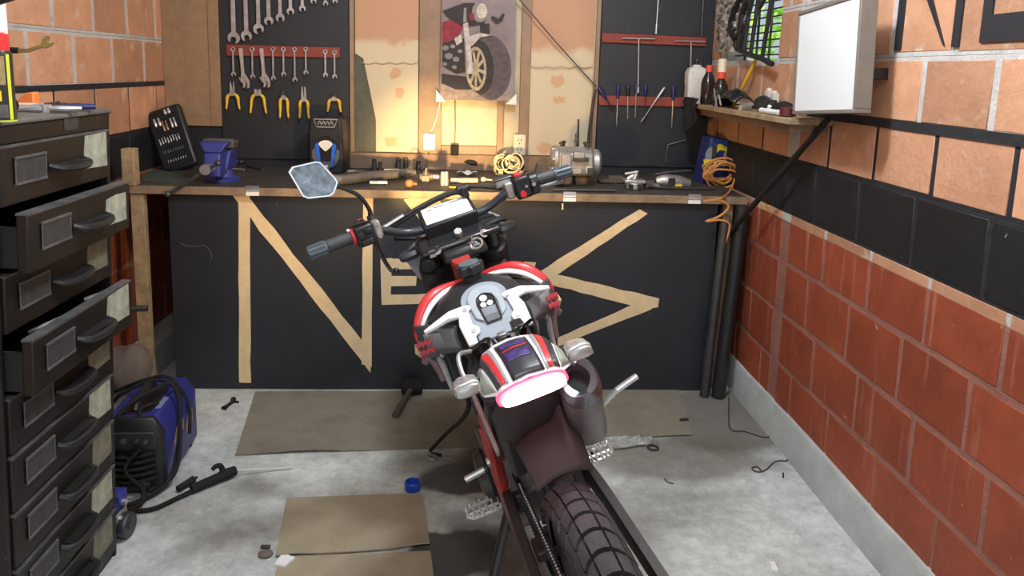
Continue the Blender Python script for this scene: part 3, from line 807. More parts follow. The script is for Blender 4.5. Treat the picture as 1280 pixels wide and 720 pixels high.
# ---- cords, outlets, cable across the window ---------------------------------------
def outlet(px, py, w, h, label, m_):
    q = onY(px, py, YB - .037)
    r = thing('outlet', label, 'outlet', q, None, 'white double wall sockets under the picture')
    b = MB(); b.box(-w / 2, w / 2, -.022, 0, -h / 2, h / 2); b.build('housing', m_, r, bevel=.008, seg=3)
    for s_ in (1, -1):
        b = MB()
        for dx in (-.009, .009): b.box(dx - .0018, dx + .0018, -.0235, -.02, s_ * h * .22 - .006, s_ * h * .22 + .007)
        b.cyl((0, -.0235, s_ * h * .22 - .016), (0, -.02, s_ * h * .22 - .016), .0035, n=10)
        b.build('socket_slots', 'black_plastic', r)
outlet(536.5, 177, .062, .088, 'white rounded double socket left of the bright spot', 'white_plastic')
outlet(649, 181, .066, .11, 'cream double socket plate on the post right of the picture', mat('cream_socket', (.75, .66, .5), .4))
b = MB(); b.tube([P(550, 128, .04), P(546, 145, .045), P(541, 160, .035), P(538, 165, .03)], .003, 6, sm=5)
tag(b.build('thin_white_cable', 'white_plastic'), 'thin white cord running from the picture down to the left socket', 'cable')
b = MB(); b.tube([P(536, 190, .02), P(533.5, 204, .035), P(528, 214, .06)], .0028, 6, sm=5)
tag(b.build('thin_black_cable', 'black_plastic'), 'thin dark cord running from the left socket down to the bench', 'cord')
# plug adapter on a hanging wire
q = onY(568.5, 187, YB - .05)
r = thing('power_adapter', 'black power adapter hanging on a wire under the picture', 'power adapter', q)
b = MB(); b.box(-.021, .021, -.03, 0, -.028, .026); b.build('housing', 'rubber', r, bevel=.006)
b = MB(); b.tube([(0, -.012, .02), (0.001, -.01, .12), (-.003, -.01, .26)], .0028, 6); b.build('wire', 'black_plastic', r)
# thin dark cord crossing the right window panel
b = MB(); a = P(745, 108, .03); c = P(650, 0, .07); dd = (c - a)
b.tube([a, a + dd * .5 + Vector((0, 0, -.006)), c, c + dd * .3], .0035, 6)
tag(b.build('slanting_wire', 'dark_steel'), 'thin dark cord slanting across the right window cloth', 'cord')
# thin dark tubes standing by the window edge
b = MB(); b.tube([P(722, 200, .08), P(723, 149, .06)], .005, 8)
tag(b.build('thin_tube', 'dark_steel'), 'thin dark tube standing behind the engine against the window cloth', 'tube')
b = MB(); b.tube([P(735, 205, .06), P(737, 160, .05), P(744, 112, .02)], .008, 8, sm=4)
tag(b.build('dark_pole', mat('dark_brown_stick', (.06, .04, .03), .7)), 'dark brown stick leaning at the right edge of the window', 'stick')
# ================================================================= WORKBENCH
ZB = 0.905
YBF = 3.20
def Z(px, py, z=ZB): return onZ(px, py, z)
r = thing('workbench', 'long wooden workbench with oily top and black front panel along the back wall', 'workbench', (0, 3.6, 0))
off = Vector((0, -3.6, 0))
def wb(name, m_, *boxes, bevel=.002):
    b = MB()
    for bx_ in boxes: b.box(bx_[0], bx_[1], bx_[2] - 3.6, bx_[3] - 3.6, bx_[4], bx_[5])
    return b.build(name, m_, r, bevel=bevel)
wb('tabletop', 'bench_top', (-1.405, 1.215, YBF + .012, YB - 0.02, ZB - .03, ZB))
wb('front_edge', mat('worn_bench_edge', (.33, .235, .15), .7, noise=.6, scale=10, bump=.2), (-1.405, 1.215, YBF, YBF + .012, ZB - .033, ZB + .001))
wb('front_panel', 'paint_black', (-1.262, 1.098, YBF + .03, YBF + .042, 0.004, ZB - .034))
wb('leg', 'pine', (-1.408, -1.356, YBF + .01, YBF + .05, 0.004, ZB - .036))
wb('leg', 'dirty_wood', (1.125, 1.165, YBF + .03, YBF + .09, 0.004, ZB - .034))
wb('leg', 'pine', (-1.40, -1.33, YB - .12, YB - .05, 0.004, ZB - .034))
wb('leg', 'pine', (1.13, 1.20, YB - .12, YB - .05, 0.004, ZB - .034))
b = MB(); b.box(-1.43, -1.378, YBF - .006, YBF + .045, ZB + .001, ZB + .155); tag(b.build('wooden_block', 'pine', bevel=.003), 'rough wooden block standing on the left front corner of the bench', 'block')
# pale chalk scratch on the panel, left
b = MB(); yq = YBF + .0295
b.tube([tuple(onY(px, py, yq) + Vector((0, -3.6, 0))) for px, py in ((225, 303), (232, 307), (246, 308), (256, 307), (262, 313), (265, 322), (262, 328))], .0016, 6, sm=3)
b.build('chalk_scratch', 'grime', r)
# masking tape letters on the panel
yp = YBF + .030
def tape(name, pts_list):
    b = MB()
    for n_, pts in enumerate(pts_list):
        P_ = []
        for p in pts: q = onY(p[0], p[1], yp); P_.append((q.x, q.z))
        d = .0012 + .0004 * n_
        b.prism(P_, lambda a, c, t: (a, yp - 3.6 - t, c), 0.0, d)
    o = b.build(name, 'tape', r); return o
def jag(a, c, n=7, amp=.9, seed=1):
    rr = random.Random(seed); out = []
    for k in range(n):
        t = k / n
        out.append((a[0] + (c[0] - a[0]) * t + rr.uniform(-amp, amp), a[1] + (c[1] - a[1]) * t + rr.uniform(-amp, amp)))
    return out + [c]
tape('tape_letter', [jag((298, 243), (299, 478), 9, .6, 1) + jag((313.5, 478), (312, 243), 9, .6, 2),
                     jag((288, 240), (463, 466), 14, 1, 3) + [(463, 466), (464, 448)] + jag((452, 425), (306, 240), 12, 1, 4),
                     jag((454, 240), (452, 455), 7, .4, 5) + jag((464.5, 458), (466.5, 240), 7, .4, 6)])
tape('tape_letter', [[(475.5, 323), (490, 322.5), (488, 381), (477, 380)], [(475.5, 323), (526, 324), (526, 336), (476, 337)], [(477, 345), (521, 345), (520, 357), (477, 358)], [(477, 368.5), (520, 368), (545, 366), (545, 379), (477, 381)]])
tape('tape_letter', [[(504.5, 249.5), (545, 243), (622, 372), (606, 380), (572, 330), (519, 268)], [(655, 327), (670, 328), (664, 349), (653, 346)], [(548, 402), (556, 372), (563, 372), (557, 408)]])
tape('tape_letter', [jag((800, 261), (672, 341), 10, .7, 8) + [(672, 341), (676, 352)] + jag((684, 352), (809.5, 267), 10, .7, 9),
                     [(672, 341), (700, 344)] + jag((700, 344), (824, 373), 8, .7, 10) + [(824, 373), (822.5, 384)] + jag((806, 386), (674, 352), 10, .7, 11),
                     jag((812, 372), (697, 422), 8, .8, 12) + [(697, 432)] + jag((697, 433), (815, 386), 8, .8, 13)])
# hinge plates at the front edge
def hinge(px, py, label):
    q = onY(px, py, YBF - .001)
    t = thing('hinge', label, 'hinge', (q.x, YBF, ZB - .006), None, 'white metal hinges on the bench edge')
    b = MB(); b.box(-.027, .027, -.003, 0, -.002, .016); b.build('upper_leaf', 'chrome', t)
    b = MB(); b.box(-.027, .027, -.003, 0, -.026, -.006); b.build('lower_leaf', 'white', t)
    b = MB(); b.cyl((-.028, -.004, -.004), (.028, -.004, -.004), .0035, n=8); b.build('pin', 'steel', t)
hinge(315.5, 238, 'metal hinge on the bench edge below the blue vise')
hinge(712, 248, 'metal hinge on the bench edge below the engine')
hinge(868, 250, 'dull metal hinge on the bench edge beside the orange hose')
b = MB(); q = onY(703.5, 258, yp); b.cyl((q.x, yp, q.z + .014), (q.x, yp - .004, q.z - .014), .006, n=8)
tag(b.build('latch_tab', 'steel'), 'small pale metal tab on the black panel under the engine', 'latch')
# hidden items under the bench, left end
b = MB(); q = onX(176, 377, -1.34); b.tube([(-1.39, 3.0, q.z), (-1.28, 3.02, q.z - .002)], .013, 12); 
tag(b.build('iron_bar', 'dark_steel'), 'short grey round bar sticking out in front of the wooden bench leg', 'bar')

# ---- vise ------------------------------------------------------------------------
c = Z(270, 229)
v = thing('bench_vise', 'blue bench vise mounted at the left end of the bench', 'vise', (c.x, c.y + .09, ZB))
b = MB(); b.lathe([(.075, 0), (.075, .012), (.05, .02), (.042, .05), (.046, .06)], n=24); b.build('swivel_base', 'blue', v)
b = MB(); b.hexa([(-.04, -.07, .05), (.04, -.07, .05), (.04, .09, .05), (-.04, .09, .05), (-.05, -.03, .14), (.05, -.03, .14), (.05, .06, .14), (-.05, .06, .14)]); b.build('body', 'blue', v, bevel=.008)
b = MB(); b.hexa([(-.036, -.15, .035), (.036, -.15, .035), (.036, -.05, .035), (-.036, -.05, .035), (-.034, -.13, .135), (.034, -.13, .135), (.034, -.06, .135), (-.034, -.06, .135)])
b.hexa([(-.034, -.13, .135), (.034, -.13, .135), (.034, -.06, .135), (-.034, -.06, .135), (-.062, -.11, .178), (.062, -.11, .178), (.062, -.045, .178), (-.062, -.045, .178)]); b.build('front_jaw', 'blue', v, bevel=.007)
b = MB(); b.box(-.062, .062, -.046, -.035, .150, .186); b.build('jaw_plate', 'grime', v, bevel=.002)
b = MB(); b.hexa([(-.05, .0, .14), (.05, .0, .14), (.05, .06, .14), (-.05, .06, .14), (-.064, -.03, .175), (.064, -.03, .175), (.064, .05, .175), (-.064, .05, .175)]); b.box(-.062, .062, -.034, -.024, .15, .188); b.build('rear_jaw', 'grime', v, bevel=.005)
b = MB(); b.cyl((0, -.215, .075), (0, -.1, .075), .017, n=16); b.cyl((0, -.225, .075), (0, -.195, .075), .022, n=16); b.build('screw', 'steel', v)
b = MB(); b.tube([(-.155, -.215, -.03), (0, -.215, .07), (.05, -.215, .103)], .0075, 10); b.sphere((-.157, -.215, -.031), .013); b.sphere((.052, -.215, .104), .013); b.build('handle', 'dark_steel', v)

# ---- socket set case (leaning) -------------------------------------------------------
c = Z(228, 216)
ang = math.radians(18)
cs = thing('socket_case', 'open black socket case leaning in the back left corner of the bench', 'tool case', (c.x - .03, 3.70, ZB + .002), Matrix.Rotation(math.radians(-14), 3, 'X') @ Matrix.Rotation(math.radians(-20), 3, 'Y') )
b = MB(); b.box(-.085, .085, -.025, .025, 0, .315); b.build('lid', 'black_plastic', cs, bevel=.018, seg=3)
b = MB(); b.box(-.072, .072, -.031, -.024, .02, .30); b.build('tray', 'rubber', cs, bevel=.004)
def bits(name, rows, m_):
    for (x, z, r_, l_) in rows:
        b = MB(); b.lathe([(r_ * .8, 0), (r_, .003), (r_, l_ * .55), (r_ * .7, l_ * .6), (r_ * .7, l_)], o=(x, -.034, z), n=10); b.build(name, m_, cs)
bits('socket', [(-.045 + .02 * k, .225, .008, .042) for k in range(2)] + [(.015 + .018 * k, .272, .0075, .026) for k in range(2)], 'chrome')
bits('socket', [(-.012 + .016 * k, .195, .0055, .05) for k in range(2)], mat('copper_socket', (.5, .3, .2), .35, .7))
bits('socket', [(.028 + .016 * k, .20, .006, .048) for k in range(2)], 'chrome')
bits('bit', [(-.05 + .013 * k, .135 + .003 * (k % 3), .004, .03) for k in range(8)], 'steel')
bits('bit', [(-.05 + .012 * k, .09, .0035, .015) for k in range(9)], 'grime')
bits('bit', [(-.04 + .012 * k, .045, .003, .012) for k in range(8)], 'steel')
# lower half of the case lying on the bench
b = MB(); q = Z(225, 222)
# green cloth / cutting mat at bench end
b = MB()
pl_ = [Z(172, 227), Z(192, 212), Z(205, 214), Z(245, 224), Z(238, 231)]
b.prism([(p.x, p.y) for p in pl_], lambda a, c, t: (a, c, ZB + t), 0.0005, .004)
tag(b.build('rubber_mat', mat('dark_green_mat', (.06, .08, .065), .8, noise=.4, scale=12)), 'dark green mat at the left end of the bench, beside the wooden block', 'mat')

# ---- drill bits and small tools right of the vise --------------------------------------
def lay(name, label, cat, p0, p1, r_, m_, group=None, n=10, h=None, tip=None):
    a, c = Z(*p0), Z(*p1); a.z = c.z = ZB + (r_ if h is None else h)
    b = MB(); rr = r_ if isinstance(r_, list) else [r_, r_ if tip is None else tip]
    b.tube([a, c], rr, n); return tag(b.build(name, m_), label, cat, group)
lay('small_hammer_handle', 'bright steel pin lying beside the blue vise', 'pin', (285, 212), (305, 214), .006, 'chrome')
lay('center_punch', 'black handled punch with silver tip lying right of the vise', 'punch', (308, 209), (328, 213), .007, 'dark_steel')
GSK = 'small studs standing behind the vise'
for k in range(4):
    q = onY(286 + 5.5 * k, 202 - (k > 0) * 1.0, YT - .01)
    b = MB(); b.cyl((q.x, YT, q.z), (q.x, YT - .03, q.z - .003), .0045, n=8)
    tag(b.build('bright_screw', 'chrome'), 'bright screw sticking out of the black board right of the vise', 'screw', GSK)
# ---- speaker ---------------------------------------------------------------------------
q = Z(411, 210)
sp = thing('speaker', 'black portable speaker with blue trim standing on the bench', 'speaker', (onY(411, 180, 3.76).x, 3.76, ZB))
W_, D_, Hh = .092, .075, .265
def spo(w, z): return [(-w * .86, -D_), (w * .86, -D_), (w, -D_ * .55), (w, D_), (-w, D_), (-w, -D_ * .55)]
b = MB(); b.loop([[(x, y, z) for x, y in spo(w, z)] for w, z in ((W_ * .9, 0), (W_, .03), (W_, .17), (W_ * .96, .22), (W_ * .85, Hh))]); b.build('body', 'black_plastic', sp, bevel=.006)
b = MB(); b.tube([(-.055, -D_ - .004, .262), (-.042, -D_ - .006, .225), (.042, -D_ - .006, .225), (.055, -D_ - .004, .262)], .004, 6, closed=True); b.build('badge_frame', 'steel', sp)
# badge lettering (illegible script on the badge)
b = MB(); pts = [(-.036 + .009 * k, -D_ - .006, .244 + (.010 if k % 2 else -.008)) for k in range(9)]; b.tube(pts, .0028, 6, sm=3); b.build('badge_script', 'steel', sp)
def spd(name, pts, m_, t=.006, base=.0):
    b = MB(); b.prism(pts, lambda a, c, tt: (a, -D_ - tt, c), base, base + t); return b.build(name, m_, sp, bevel=.001, seg=1)
arc = lambda cx, cz, rx, rz, a0, a1, n=14: [(cx + rx * math.cos(math.radians(a0 + (a1 - a0) * k / n)), cz + rz * math.sin(math.radians(a0 + (a1 - a0) * k / n))) for k in range(n + 1)]
spd('speaker_cone', arc(0, .098, .068, .085, 0, 350, 30), 'rubber', .004)
spd('speaker_ring', arc(0, .095, .066, .07, -150, -30, 12) + [(0, .06)], mat('dark_silver', (.12, .14, .16), .4, .5), .005, .003)
for s_ in (-1, 1):
    spd('side_panel', [(s_ * x, z) for x, z in [(.03, .03), (.052, .05), (.066, .08), (.066, .11), (.054, .125), (.04, .08)]], mat('dark_silver_side', (.12, .14, .16), .4, .5), .007, .003)
    spd('blue_trim', [(s_ * x, z) for x, z in [(.022, .032), (.030, .032), (.052, .135), (.040, .152), (.030, .13)]], mat('bright_blue_trim', (.02, .12, .62), .35), .010, .004)
spd('top_lens', [(-.034, .142), (-.02, .125), (0, .108), (.02, .125), (.034, .142)] + arc(0, .140, .034, .022, 10, 170, 8), 'white', .010, .004)
spd('lower_badge', [(-.014, .018), (0, .002), (.014, .018), (.006, .03), (.012, .045), (0, .04), (-.012, .045), (-.006, .03)], 'white', .012, .004)
for s_ in (-1, 1):
    for k in range(3): spd('vent_slot', [(s_ * (.05 + .006 * k), .178 - .014 * k), (s_ * .078, .190 - .014 * k), (s_ * .078, .186 - .014 * k), (s_ * (.05 + .006 * k), .173 - .014 * k)], 'cab_in', .004)

# ---- long pipe and small stuff -----------------------------------------------------------
a = Z(424, 232); c = Z(512, 222)
a = Vector((a.x, a.y, ZB + .024)); c = Vector((c.x, c.y + .0, ZB + .024))
b = MB(); b.tube([a + Vector((-.06, 0, 0)), a, a + (c - a) * .4, c, c + Vector((.03, 0, 0))], [.024, .024, .025, .021, .012], 16)
tag(b.build('shock_tube', 'grime'), 'long dirty metal tube lying along the bench, right of the mirror', 'tube')
GSO = 'dark sockets standing at the back of the bench'
for k, (px, py, r_, h, lab) in enumerate(((468, 213, .012, .058, 'tall dark socket standing at the left of the row behind the tube'), (475, 213, .009, .045, 'thin dark socket standing second behind the tube'),
                             (498, 213, .0125, .062, 'dark socket standing left in the pair near the window'), (507.5, 213, .0125, .062, 'dark socket standing right in the pair near the window'),
                             (523, 214, .0125, .052, 'shorter dark socket standing alone near the cord'))):
    q = Z(px, py); b = MB(); b.lathe([(r_, 0), (r_, h * .5), (r_ * .93, h * .55), (r_ * .93, h), (r_ * .6, h), (r_ * .6, h * .7)], n=16)
    o = b.build('socket', 'dark_steel'); o.location = (q.x, q.y, ZB); tag(o, lab, 'socket', GSO)
lay('socket_extension', 'bright socket extension lying in front of the standing sockets', 'extension', (480, 215.5), (499, 215.5), .009, 'chrome')
lay('small_socket', 'small steel socket lying behind the tube, left end', 'socket', (433, 217), (444, 216), .008, 'steel')
lay('steel_sleeve', 'steel sleeve lying behind the tube, right of the small socket', 'sleeve', (446, 216), (457, 218), .0085, 'steel')
lay('spark_plug_socket', 'long steel socket lying in front of the dirty tube', 'socket', (462, 231), (484, 231), .0095, 'steel')
q = Z(511.5, 234); b = MB(); b.sphere((q.x, q.y, ZB + .017), .019, 16, 10); b.cyl((q.x, q.y, ZB + .016), (q.x + .03, q.y + .02, ZB + .012), .006)
tag(b.build('rusty_ball', mat('rusty_orange', (.45, .14, .06), .6, noise=.4, scale=30)), 'rusty orange ball end in front of the dirty tube', 'ball')
for k, (px, py, h, lab) in enumerate(((553, 232, .062, 'left brass coloured socket standing in the bright light spot'), (557.8, 232, .062, 'right brass coloured socket standing in the bright light spot'))):
    q = Z(px, py); b = MB(); b.lathe([(.0105, 0), (.0105, .03), (.0085, .033), (.0085, h), (.004, h)], n=14); o = b.build('brass_socket', mat('brass_%d' % k, (.75, .6, .38), .3, .7)); o.location = (q.x, q.y, ZB)
    tag(o, lab, 'socket', 'pair of brass coloured sockets')
# pump / caliper lump in the middle
q = Z(532, 227)
r_ = thing('carburetor', 'small greasy carburetor lying on the bench at the end of the tube', 'carburetor', (q.x, q.y, ZB))
b = MB(); b.cyl((-.03, 0, .02), (.03, .01, .022), .018, n=14); b.box(-.018, .018, -.018, .018, 0, .03); b.cyl((0, 0, .02), (.0, .0, .05), .014, n=12); b.build('body', 'grime', r_, bevel=.002)
b = MB(); b.cyl((.03, .01, .022), (.06, .018, .02), .012, n=12); b.cyl((.065, .018, .02), (.085, .02, .02), .009, n=10); b.build('throat', 'steel', r_)
b = MB(); b.cyl((0, 0, .05), (.004, 0, .062), .008, n=10); b.tube([(0, 0, .06), (-.02, .01, .075), (-.035, .02, .06)], .003, 6, sm=4); b.build('cable_elbow', 'dark_steel', r_)
lay('rag_roll', 'pale rolled rag lying left of the wire bundle', 'rag', (563, 229), (597, 229), .012, mat('cream_rag', (.62, .55, .42), .9, noise=.3, scale=20))
lay('driver_bit', 'yellow flat strip lying at the bench edge in the bright light', 'strip', (562, 235), (573, 236), .004, 'yellow')
q = Z(604, 227.5); b = MB(); b.sphere((0, 0, .012), .012, 14, 9); b.tube([(0, 0, .012), (.05, .012, .008), (.13, .03, .006)], .0035, 6); o = b.build('ball_rod', mat('cream_knob', (.72, .66, .52), .4)); o.location = (q.x, q.y, ZB)
tag(o, 'cream ball knob on a thin rod lying left of the wire bundle', 'lever')
# brake shoe / rubber lump, cloth
q = Z(592, 216)
b = MB(); b.tube([(-.075, 0, .03), (-.045, 0, .045), (0, 0, .04), (.03, 0, .022)], [.014, .022, .026, .018], 12, sm=4); o = b.build('rubber_boot', 'rubber'); o.location = (q.x, q.y + .1, ZB); tag(o, 'dark rubber boot lying at the back of the bench left of the wires', 'rubber boot')
q = Z(584, 219); b = MB()
b.grid(lambda u, v_: ((u - .5) * .1, (v_ - .5) * .05, .012 + .01 * math.sin(u * 9) * math.cos(v_ * 5)), 10, 6); o = b.build('white_cloth', 'white', solid=.003); o.location = (q.x, q.y, ZB); tag(o, 'small crumpled white cloth lying in front of the rubber boot', 'cloth')
# wire bundle
q = Z(636, 221)
r_ = thing('wire_harness', 'tangled wiring harness lit yellow at the middle of the bench', 'wiring', (q.x, q.y + .03, ZB))
rr = random.Random(21)
for nm, m_, cnt, rad in (('lamplit_cream_wires', mat('lamplit_cream_wire', (.72, .6, .34), .5), 16, .0055), ('dark_wires', 'rubber', 11, .004)):  # cream tone holds the warm headlamp light on the wires
    b = MB()
    for k in range(cnt):
        c0 = Vector((rr.uniform(-.035, .045), rr.uniform(-.03, .03), rr.uniform(.03, .075))); ph = rr.uniform(0, 6)
        R_ = rr.uniform(.02, .05); tl_ = rr.uniform(-.8, .8); pts = []
        for i in range(14):
            a = ph + i * 2 * PI / 11
            p = c0 + Vector((R_ * math.cos(a), R_ * .6 * math.sin(a) * math.cos(tl_), R_ * math.sin(a) * .85 + rr.uniform(-.005, .005))); p.z = max(p.z, .006); pts.append(p)
        b.tube(pts, rad, 6, sm=2)
    b.build(nm, m_, r_)
b = MB()
for (x, y, z_) in ((-.04, -.02, .02), (.05, -.01, .025), (.02, .01, .08), (-.02, .0, .06)): b.box(x - .012, x + .012, y - .009, y + .009, z_ - .008, z_ + .008)
b.build('connectors', mat('lamplit_cream_connector', (.7, .62, .45), .5), r_, bevel=.002)  # connectors carry the same painted headlamp warmth
q = Z(668, 224)
b = MB(); b.box(-.035, .03, -.02, .02, 0, .035); b.cyl((.0, 0, .03), (.012, 0, .075), .005); b.cyl((.03, 0, .02), (.06, .01, .025), .012); o = b.build('clutch_perch', 'dark_steel', bevel=.004); o.location = (q.x, q.y + .02, ZB)
tag(o, 'small dark lever clamp lying behind the right handlebar grip', 'clamp')
q = Z(691, 221)
b = MB(); b.lathe([(.012, 0), (.024, .004), (.024, .03), (.014, .034)], o=(-.02, 0, .022), ax=(1, .2, 0), n=16); o = b.build('brass_bush', mat('tan_bush', (.5, .36, .24), .5, .3)); o.location = (q.x, q.y + .05, ZB)
tag(o, 'tan metal bush lying left of the engine', 'bush')

# ---- engine on the bench -----------------------------------------------------------------
q = Z(722, 235)
en = thing('engine_block', 'grey cast aluminium engine crankcase standing on the bench', 'engine', (q.x, q.y + .13, ZB))
b = MB()
b.loop([[(x, y * .9, z_) for x, y, z_ in ((sx, -.085, .05), (sx, -.10, .085), (sx, -.09, .15), (sx, -.04, .178), (sx, .05, .17), (sx, .09, .12), (sx, .08, .05), (sx, 0, .03))] for sx in (-.085, .075)])
b.build('crankcase', 'alu', en, bevel=.008)
b = MB(); b.lathe([(.055, 0), (.062, .006), (.062, .03), (.05, .042), (.03, .045)], o=(.075, -.01, .105), ax=(1, 0, 0), n=28); b.build('generator_cover', 'steel', en)
b = MB(); b.lathe([(.06, 0), (.06, .015), (.045, .03), (.02, .032)], o=(-.085, -.01, .12), ax=(-1, 0, 0), n=24)
for k in range(6):
    a = k * PI / 3; b.cyl((-.083, -.01 + .052 * math.cos(a), .12 + .052 * math.sin(a)), (-.112, -.01 + .052 * math.cos(a), .12 + .052 * math.sin(a)), .008, n=8)
b.build('clutch_cover', 'alu', en)
b = MB()
for (x0_, x1_, z0_, z1_, d) in ((-.075, -.03, .095, .15, .02), (-.02, .03, .115, .16, .015), (.035, .07, .06, .10, .02), (-.06, .02, .06, .085, .018)): b.box(x0_, x1_, -.10 - d * .5, -.07, z0_, z1_)
b.build('casting_ribs', 'alu', en, bevel=.004)
b = MB(); b.box(-.02, .05, -.112, -.08, .118, .135); b.box(.045, .072, -.112, -.08, .055, .09); b.build('case_recess', 'dark_steel', en, bevel=.002)
b = MB(); b.box(-.10, -.02, -.09, .04, .004, .05); b.cyl((-.095, -.10, .025), (-.06, -.10, .025), .018, n=14); b.box(.0, .06, -.05, .06, 0, .04); b.build('sump', mat('rusty_casting', (.17, .115, .085), .7, .3, noise=.5, scale=20), en, bevel=.006)
b = MB()
for (x, y, hz) in ((-.07, -.03, .2), (-.05, .03, .2), (.0, -.02, .21), (.045, .0, .2), (.05, -.05, .195)): b.cyl((x, y, .165), (x, y, hz), .006, n=8); b.cyl((x, y, hz - .012), (x, y, hz - .004), .010, n=6)
b.build('studs', 'dark_steel', en)
b = MB(); b.tube([(.0, -.02, .19), (.004, -.02, .225)], .008, 8); b.sphere((.004, -.02, .228), .011); b.build('breather', 'dark_steel', en)
# long flat bar in front of the engine
lay('feeler_bar', 'dark flat bar lying in front of the engine', 'bar', (690, 239), (770, 240), .006, 'dark_steel')
# ---- carburetor / small head right of the engine ---------------------------------------------
q = Z(795, 238)
r_ = thing('cylinder_head', 'small bright cylinder head lying on the bench right of the engine', 'cylinder head', (q.x, q.y + .05, ZB))
b = MB(); b.box(-.048, .048, -.035, .035, .028, .044); b.cyl((0, 0, .0), (0, 0, .03), .042, n=20); b.build('body', 'steel', r_, bevel=.004)
for xx in (-.03, .008):
    b = MB(); b.box(xx, xx + .018, -.046, -.03, .004, .026); b.build('port', 'cab_in', r_)
b = MB(); b.cyl((-.03, 0, .044), (-.005, 0, .06), .01); b.cyl((0, 0, .044), (.01, 0, .07), .012); b.cyl((-.04, .02, .065), (.02, .02, .075), .007); b.build('fittings', 'chrome', r_)
b = MB(); b.cyl((.05, .0, .02), (.085, .02, .02), .02, n=14); b.cyl((.085, .02, .02), (.12, .0, .012), .009); b.build('elbow', 'grime', r_)
q = Z(768, 231); b = MB(); b.box(-.07, .05, -.03, .03, 0, .02); b.box(-.02, .06, -.02, .03, .015, .035); o = b.build('greasy_bracket', mat('greasy_brown', (.10, .075, .055), .7, noise=.4, scale=20), bevel=.006); o.location = (q.x, q.y + .06, ZB); tag(o, 'greasy brown bracket lying between the engine and the bright cylinder head', 'bracket')
# grinder with cable
q = Z(843, 238)
r_ = thing('silver_grinder', 'grey power tool lying on the bench left of the blue box', 'power tool', (q.x, q.y + .07, ZB))
b = MB(); b.tube([(-.07, 0, .03), (-.03, 0, .034), (.04, 0, .03), (.09, 0, .022)], [.018, .030, .028, .018], 14, sm=3); b.build('body', 'steel', r_)
b = MB(); b.box(-.02, .012, -.034, -.02, .02, .05); b.build('switch', 'black_plastic', r_)
b = MB(); b.box(.012, .045, -.032, -.026, .012, .022); b.build('yellow_label', 'yellow', r_)
b = MB(); b.tube([(-.07, 0.02, .06), (-.02, .02, .07), (.1, .03, .08)], .006, 8); b.build('guard_rail', 'dark_steel', r_)
b = MB(); b.tube([(-.07, 0, .03), (-.11, -.02, .02), (-.08, -.05, .012), (0, -.055, .008), (.1, -.05, .007), (.2, -.045, .006)], .006, 8, sm=6); b.build('cable', 'dark_steel', r_)
# ---- blue box (power saw package) -------------------------------------------------------------
xc = onY(896, 200, 3.66).x
bx = thing('blue_box', 'blue carton printed with a yellow saw, standing behind the orange hose', 'carton', (xc, 3.66, ZB), (0, 0, math.radians(6)))
b = MB(); b.hexa([(-.095, -.05, 0), (.11, -.05, 0), (.11, .06, 0), (-.095, .06, 0), (-.06, -.05, .225), (.09, -.05, .212), (.09, .06, .212), (-.06, .06, .225)]); b.build('carton', 'navy', bx, bevel=.004)
def bp_(name, pts, m_, d=.002):
    b = MB(); b.prism(pts, lambda a, c, t: (a, -.05 - t, c), 0.0, d); return b.build(name, m_, bx)
bp_('print_top', [(-.058, .220), (.088, .207), (.095, .165), (-.066, .178)], mat('mid_blue_print', (.02, .07, .30), .4), .001)
bp_('yellow_saw_print', [(-.046, .185), (-.01, .195), (.036, .168), (.026, .158), (-.012, .165), (-.03, .145), (-.036, .118), (-.034, .098), (-.058, .09), (-.052, .055), (-.072, .085), (-.088, .098), (-.092, .118), (-.05, .118), (-.045, .145), (-.05, .165)], mat('yellow_print', (.72, .62, .03), .5), .003)
bp_('grey_disc_print', arc(-.05, .135, .034, .045, 60, 250, 14), mat('grey_print', (.22, .25, .25), .5), .0015)
bp_('disc_print', arc(.055, .13, .045, .06, 0, 350, 24), mat('grey_disc', (.28, .28, .22), .5), .0025)
bp_('yellow_arc_print', arc(.055, .13, .05, .066, 20, 140, 12) + arc(.055, .13, .038, .05, 140, 20, 12), mat('yellow_print_b', (.62, .5, .08), .5), .004)
# ---- orange coiled air hose on a hook ----------------------------------------------------------
hq = onY(897, 206, 3.56)
b = MB(); b.tube([(hq.x - .01, 3.60, ZB + .10), (hq.x - .01, 3.595, ZB + .2), (hq.x - .015, 3.59, ZB + .22)], .006, 8); b.box(hq.x - .018, hq.x + .0, 3.59, 3.602, ZB, ZB + .2)
tag(b.build('hose_hook', 'dark_steel'), 'dark metal stand holding up the orange coiled hose', 'hook')
rr = random.Random(5); pts = []
for k in range(84):
    a = k * 2 * PI / 10.5; R_ = .068 + rr.uniform(-.014, .008); z_ = .085 - .0004 * k
    pts.append((hq.x + R_ * 1.05 * math.cos(a) + .004, 3.52 + .04 * math.sin(k * .31) - .012 * math.sin(a), ZB + z_ + R_ * .95 * math.sin(a) * (.75 + .25 * math.cos(k * .7)) + .0))
tail_px = [(878, 226, 3.42), (896, 236, 3.30), (884, 246, 3.20), (898, 250, 3.17), (911, 258, 3.17), (900, 270, 3.17), (882, 277, 3.165), (899, 275, 3.165), (911, 279, 3.165), (911, 290, 3.17), (905, 308, 3.17), (901, 316, 3.17)]
for (px, py, y) in [(918, 224, 3.48), (913, 238, 3.34), (905, 246, 3.19), (893, 250, 3.165), (880, 252, 3.16)] + tail_px[3:]:
    p = onY(px, py, y); p.z = max(p.z, ZB + .008) if y > 3.2 else p.z; pts.append(tuple(p))
b = MB(); b.tube(pts, .0052, 8, sm=4)
tag(b.build('air_hose', 'hose'), 'orange coiled air hose hanging over the right end of the bench', 'hose')
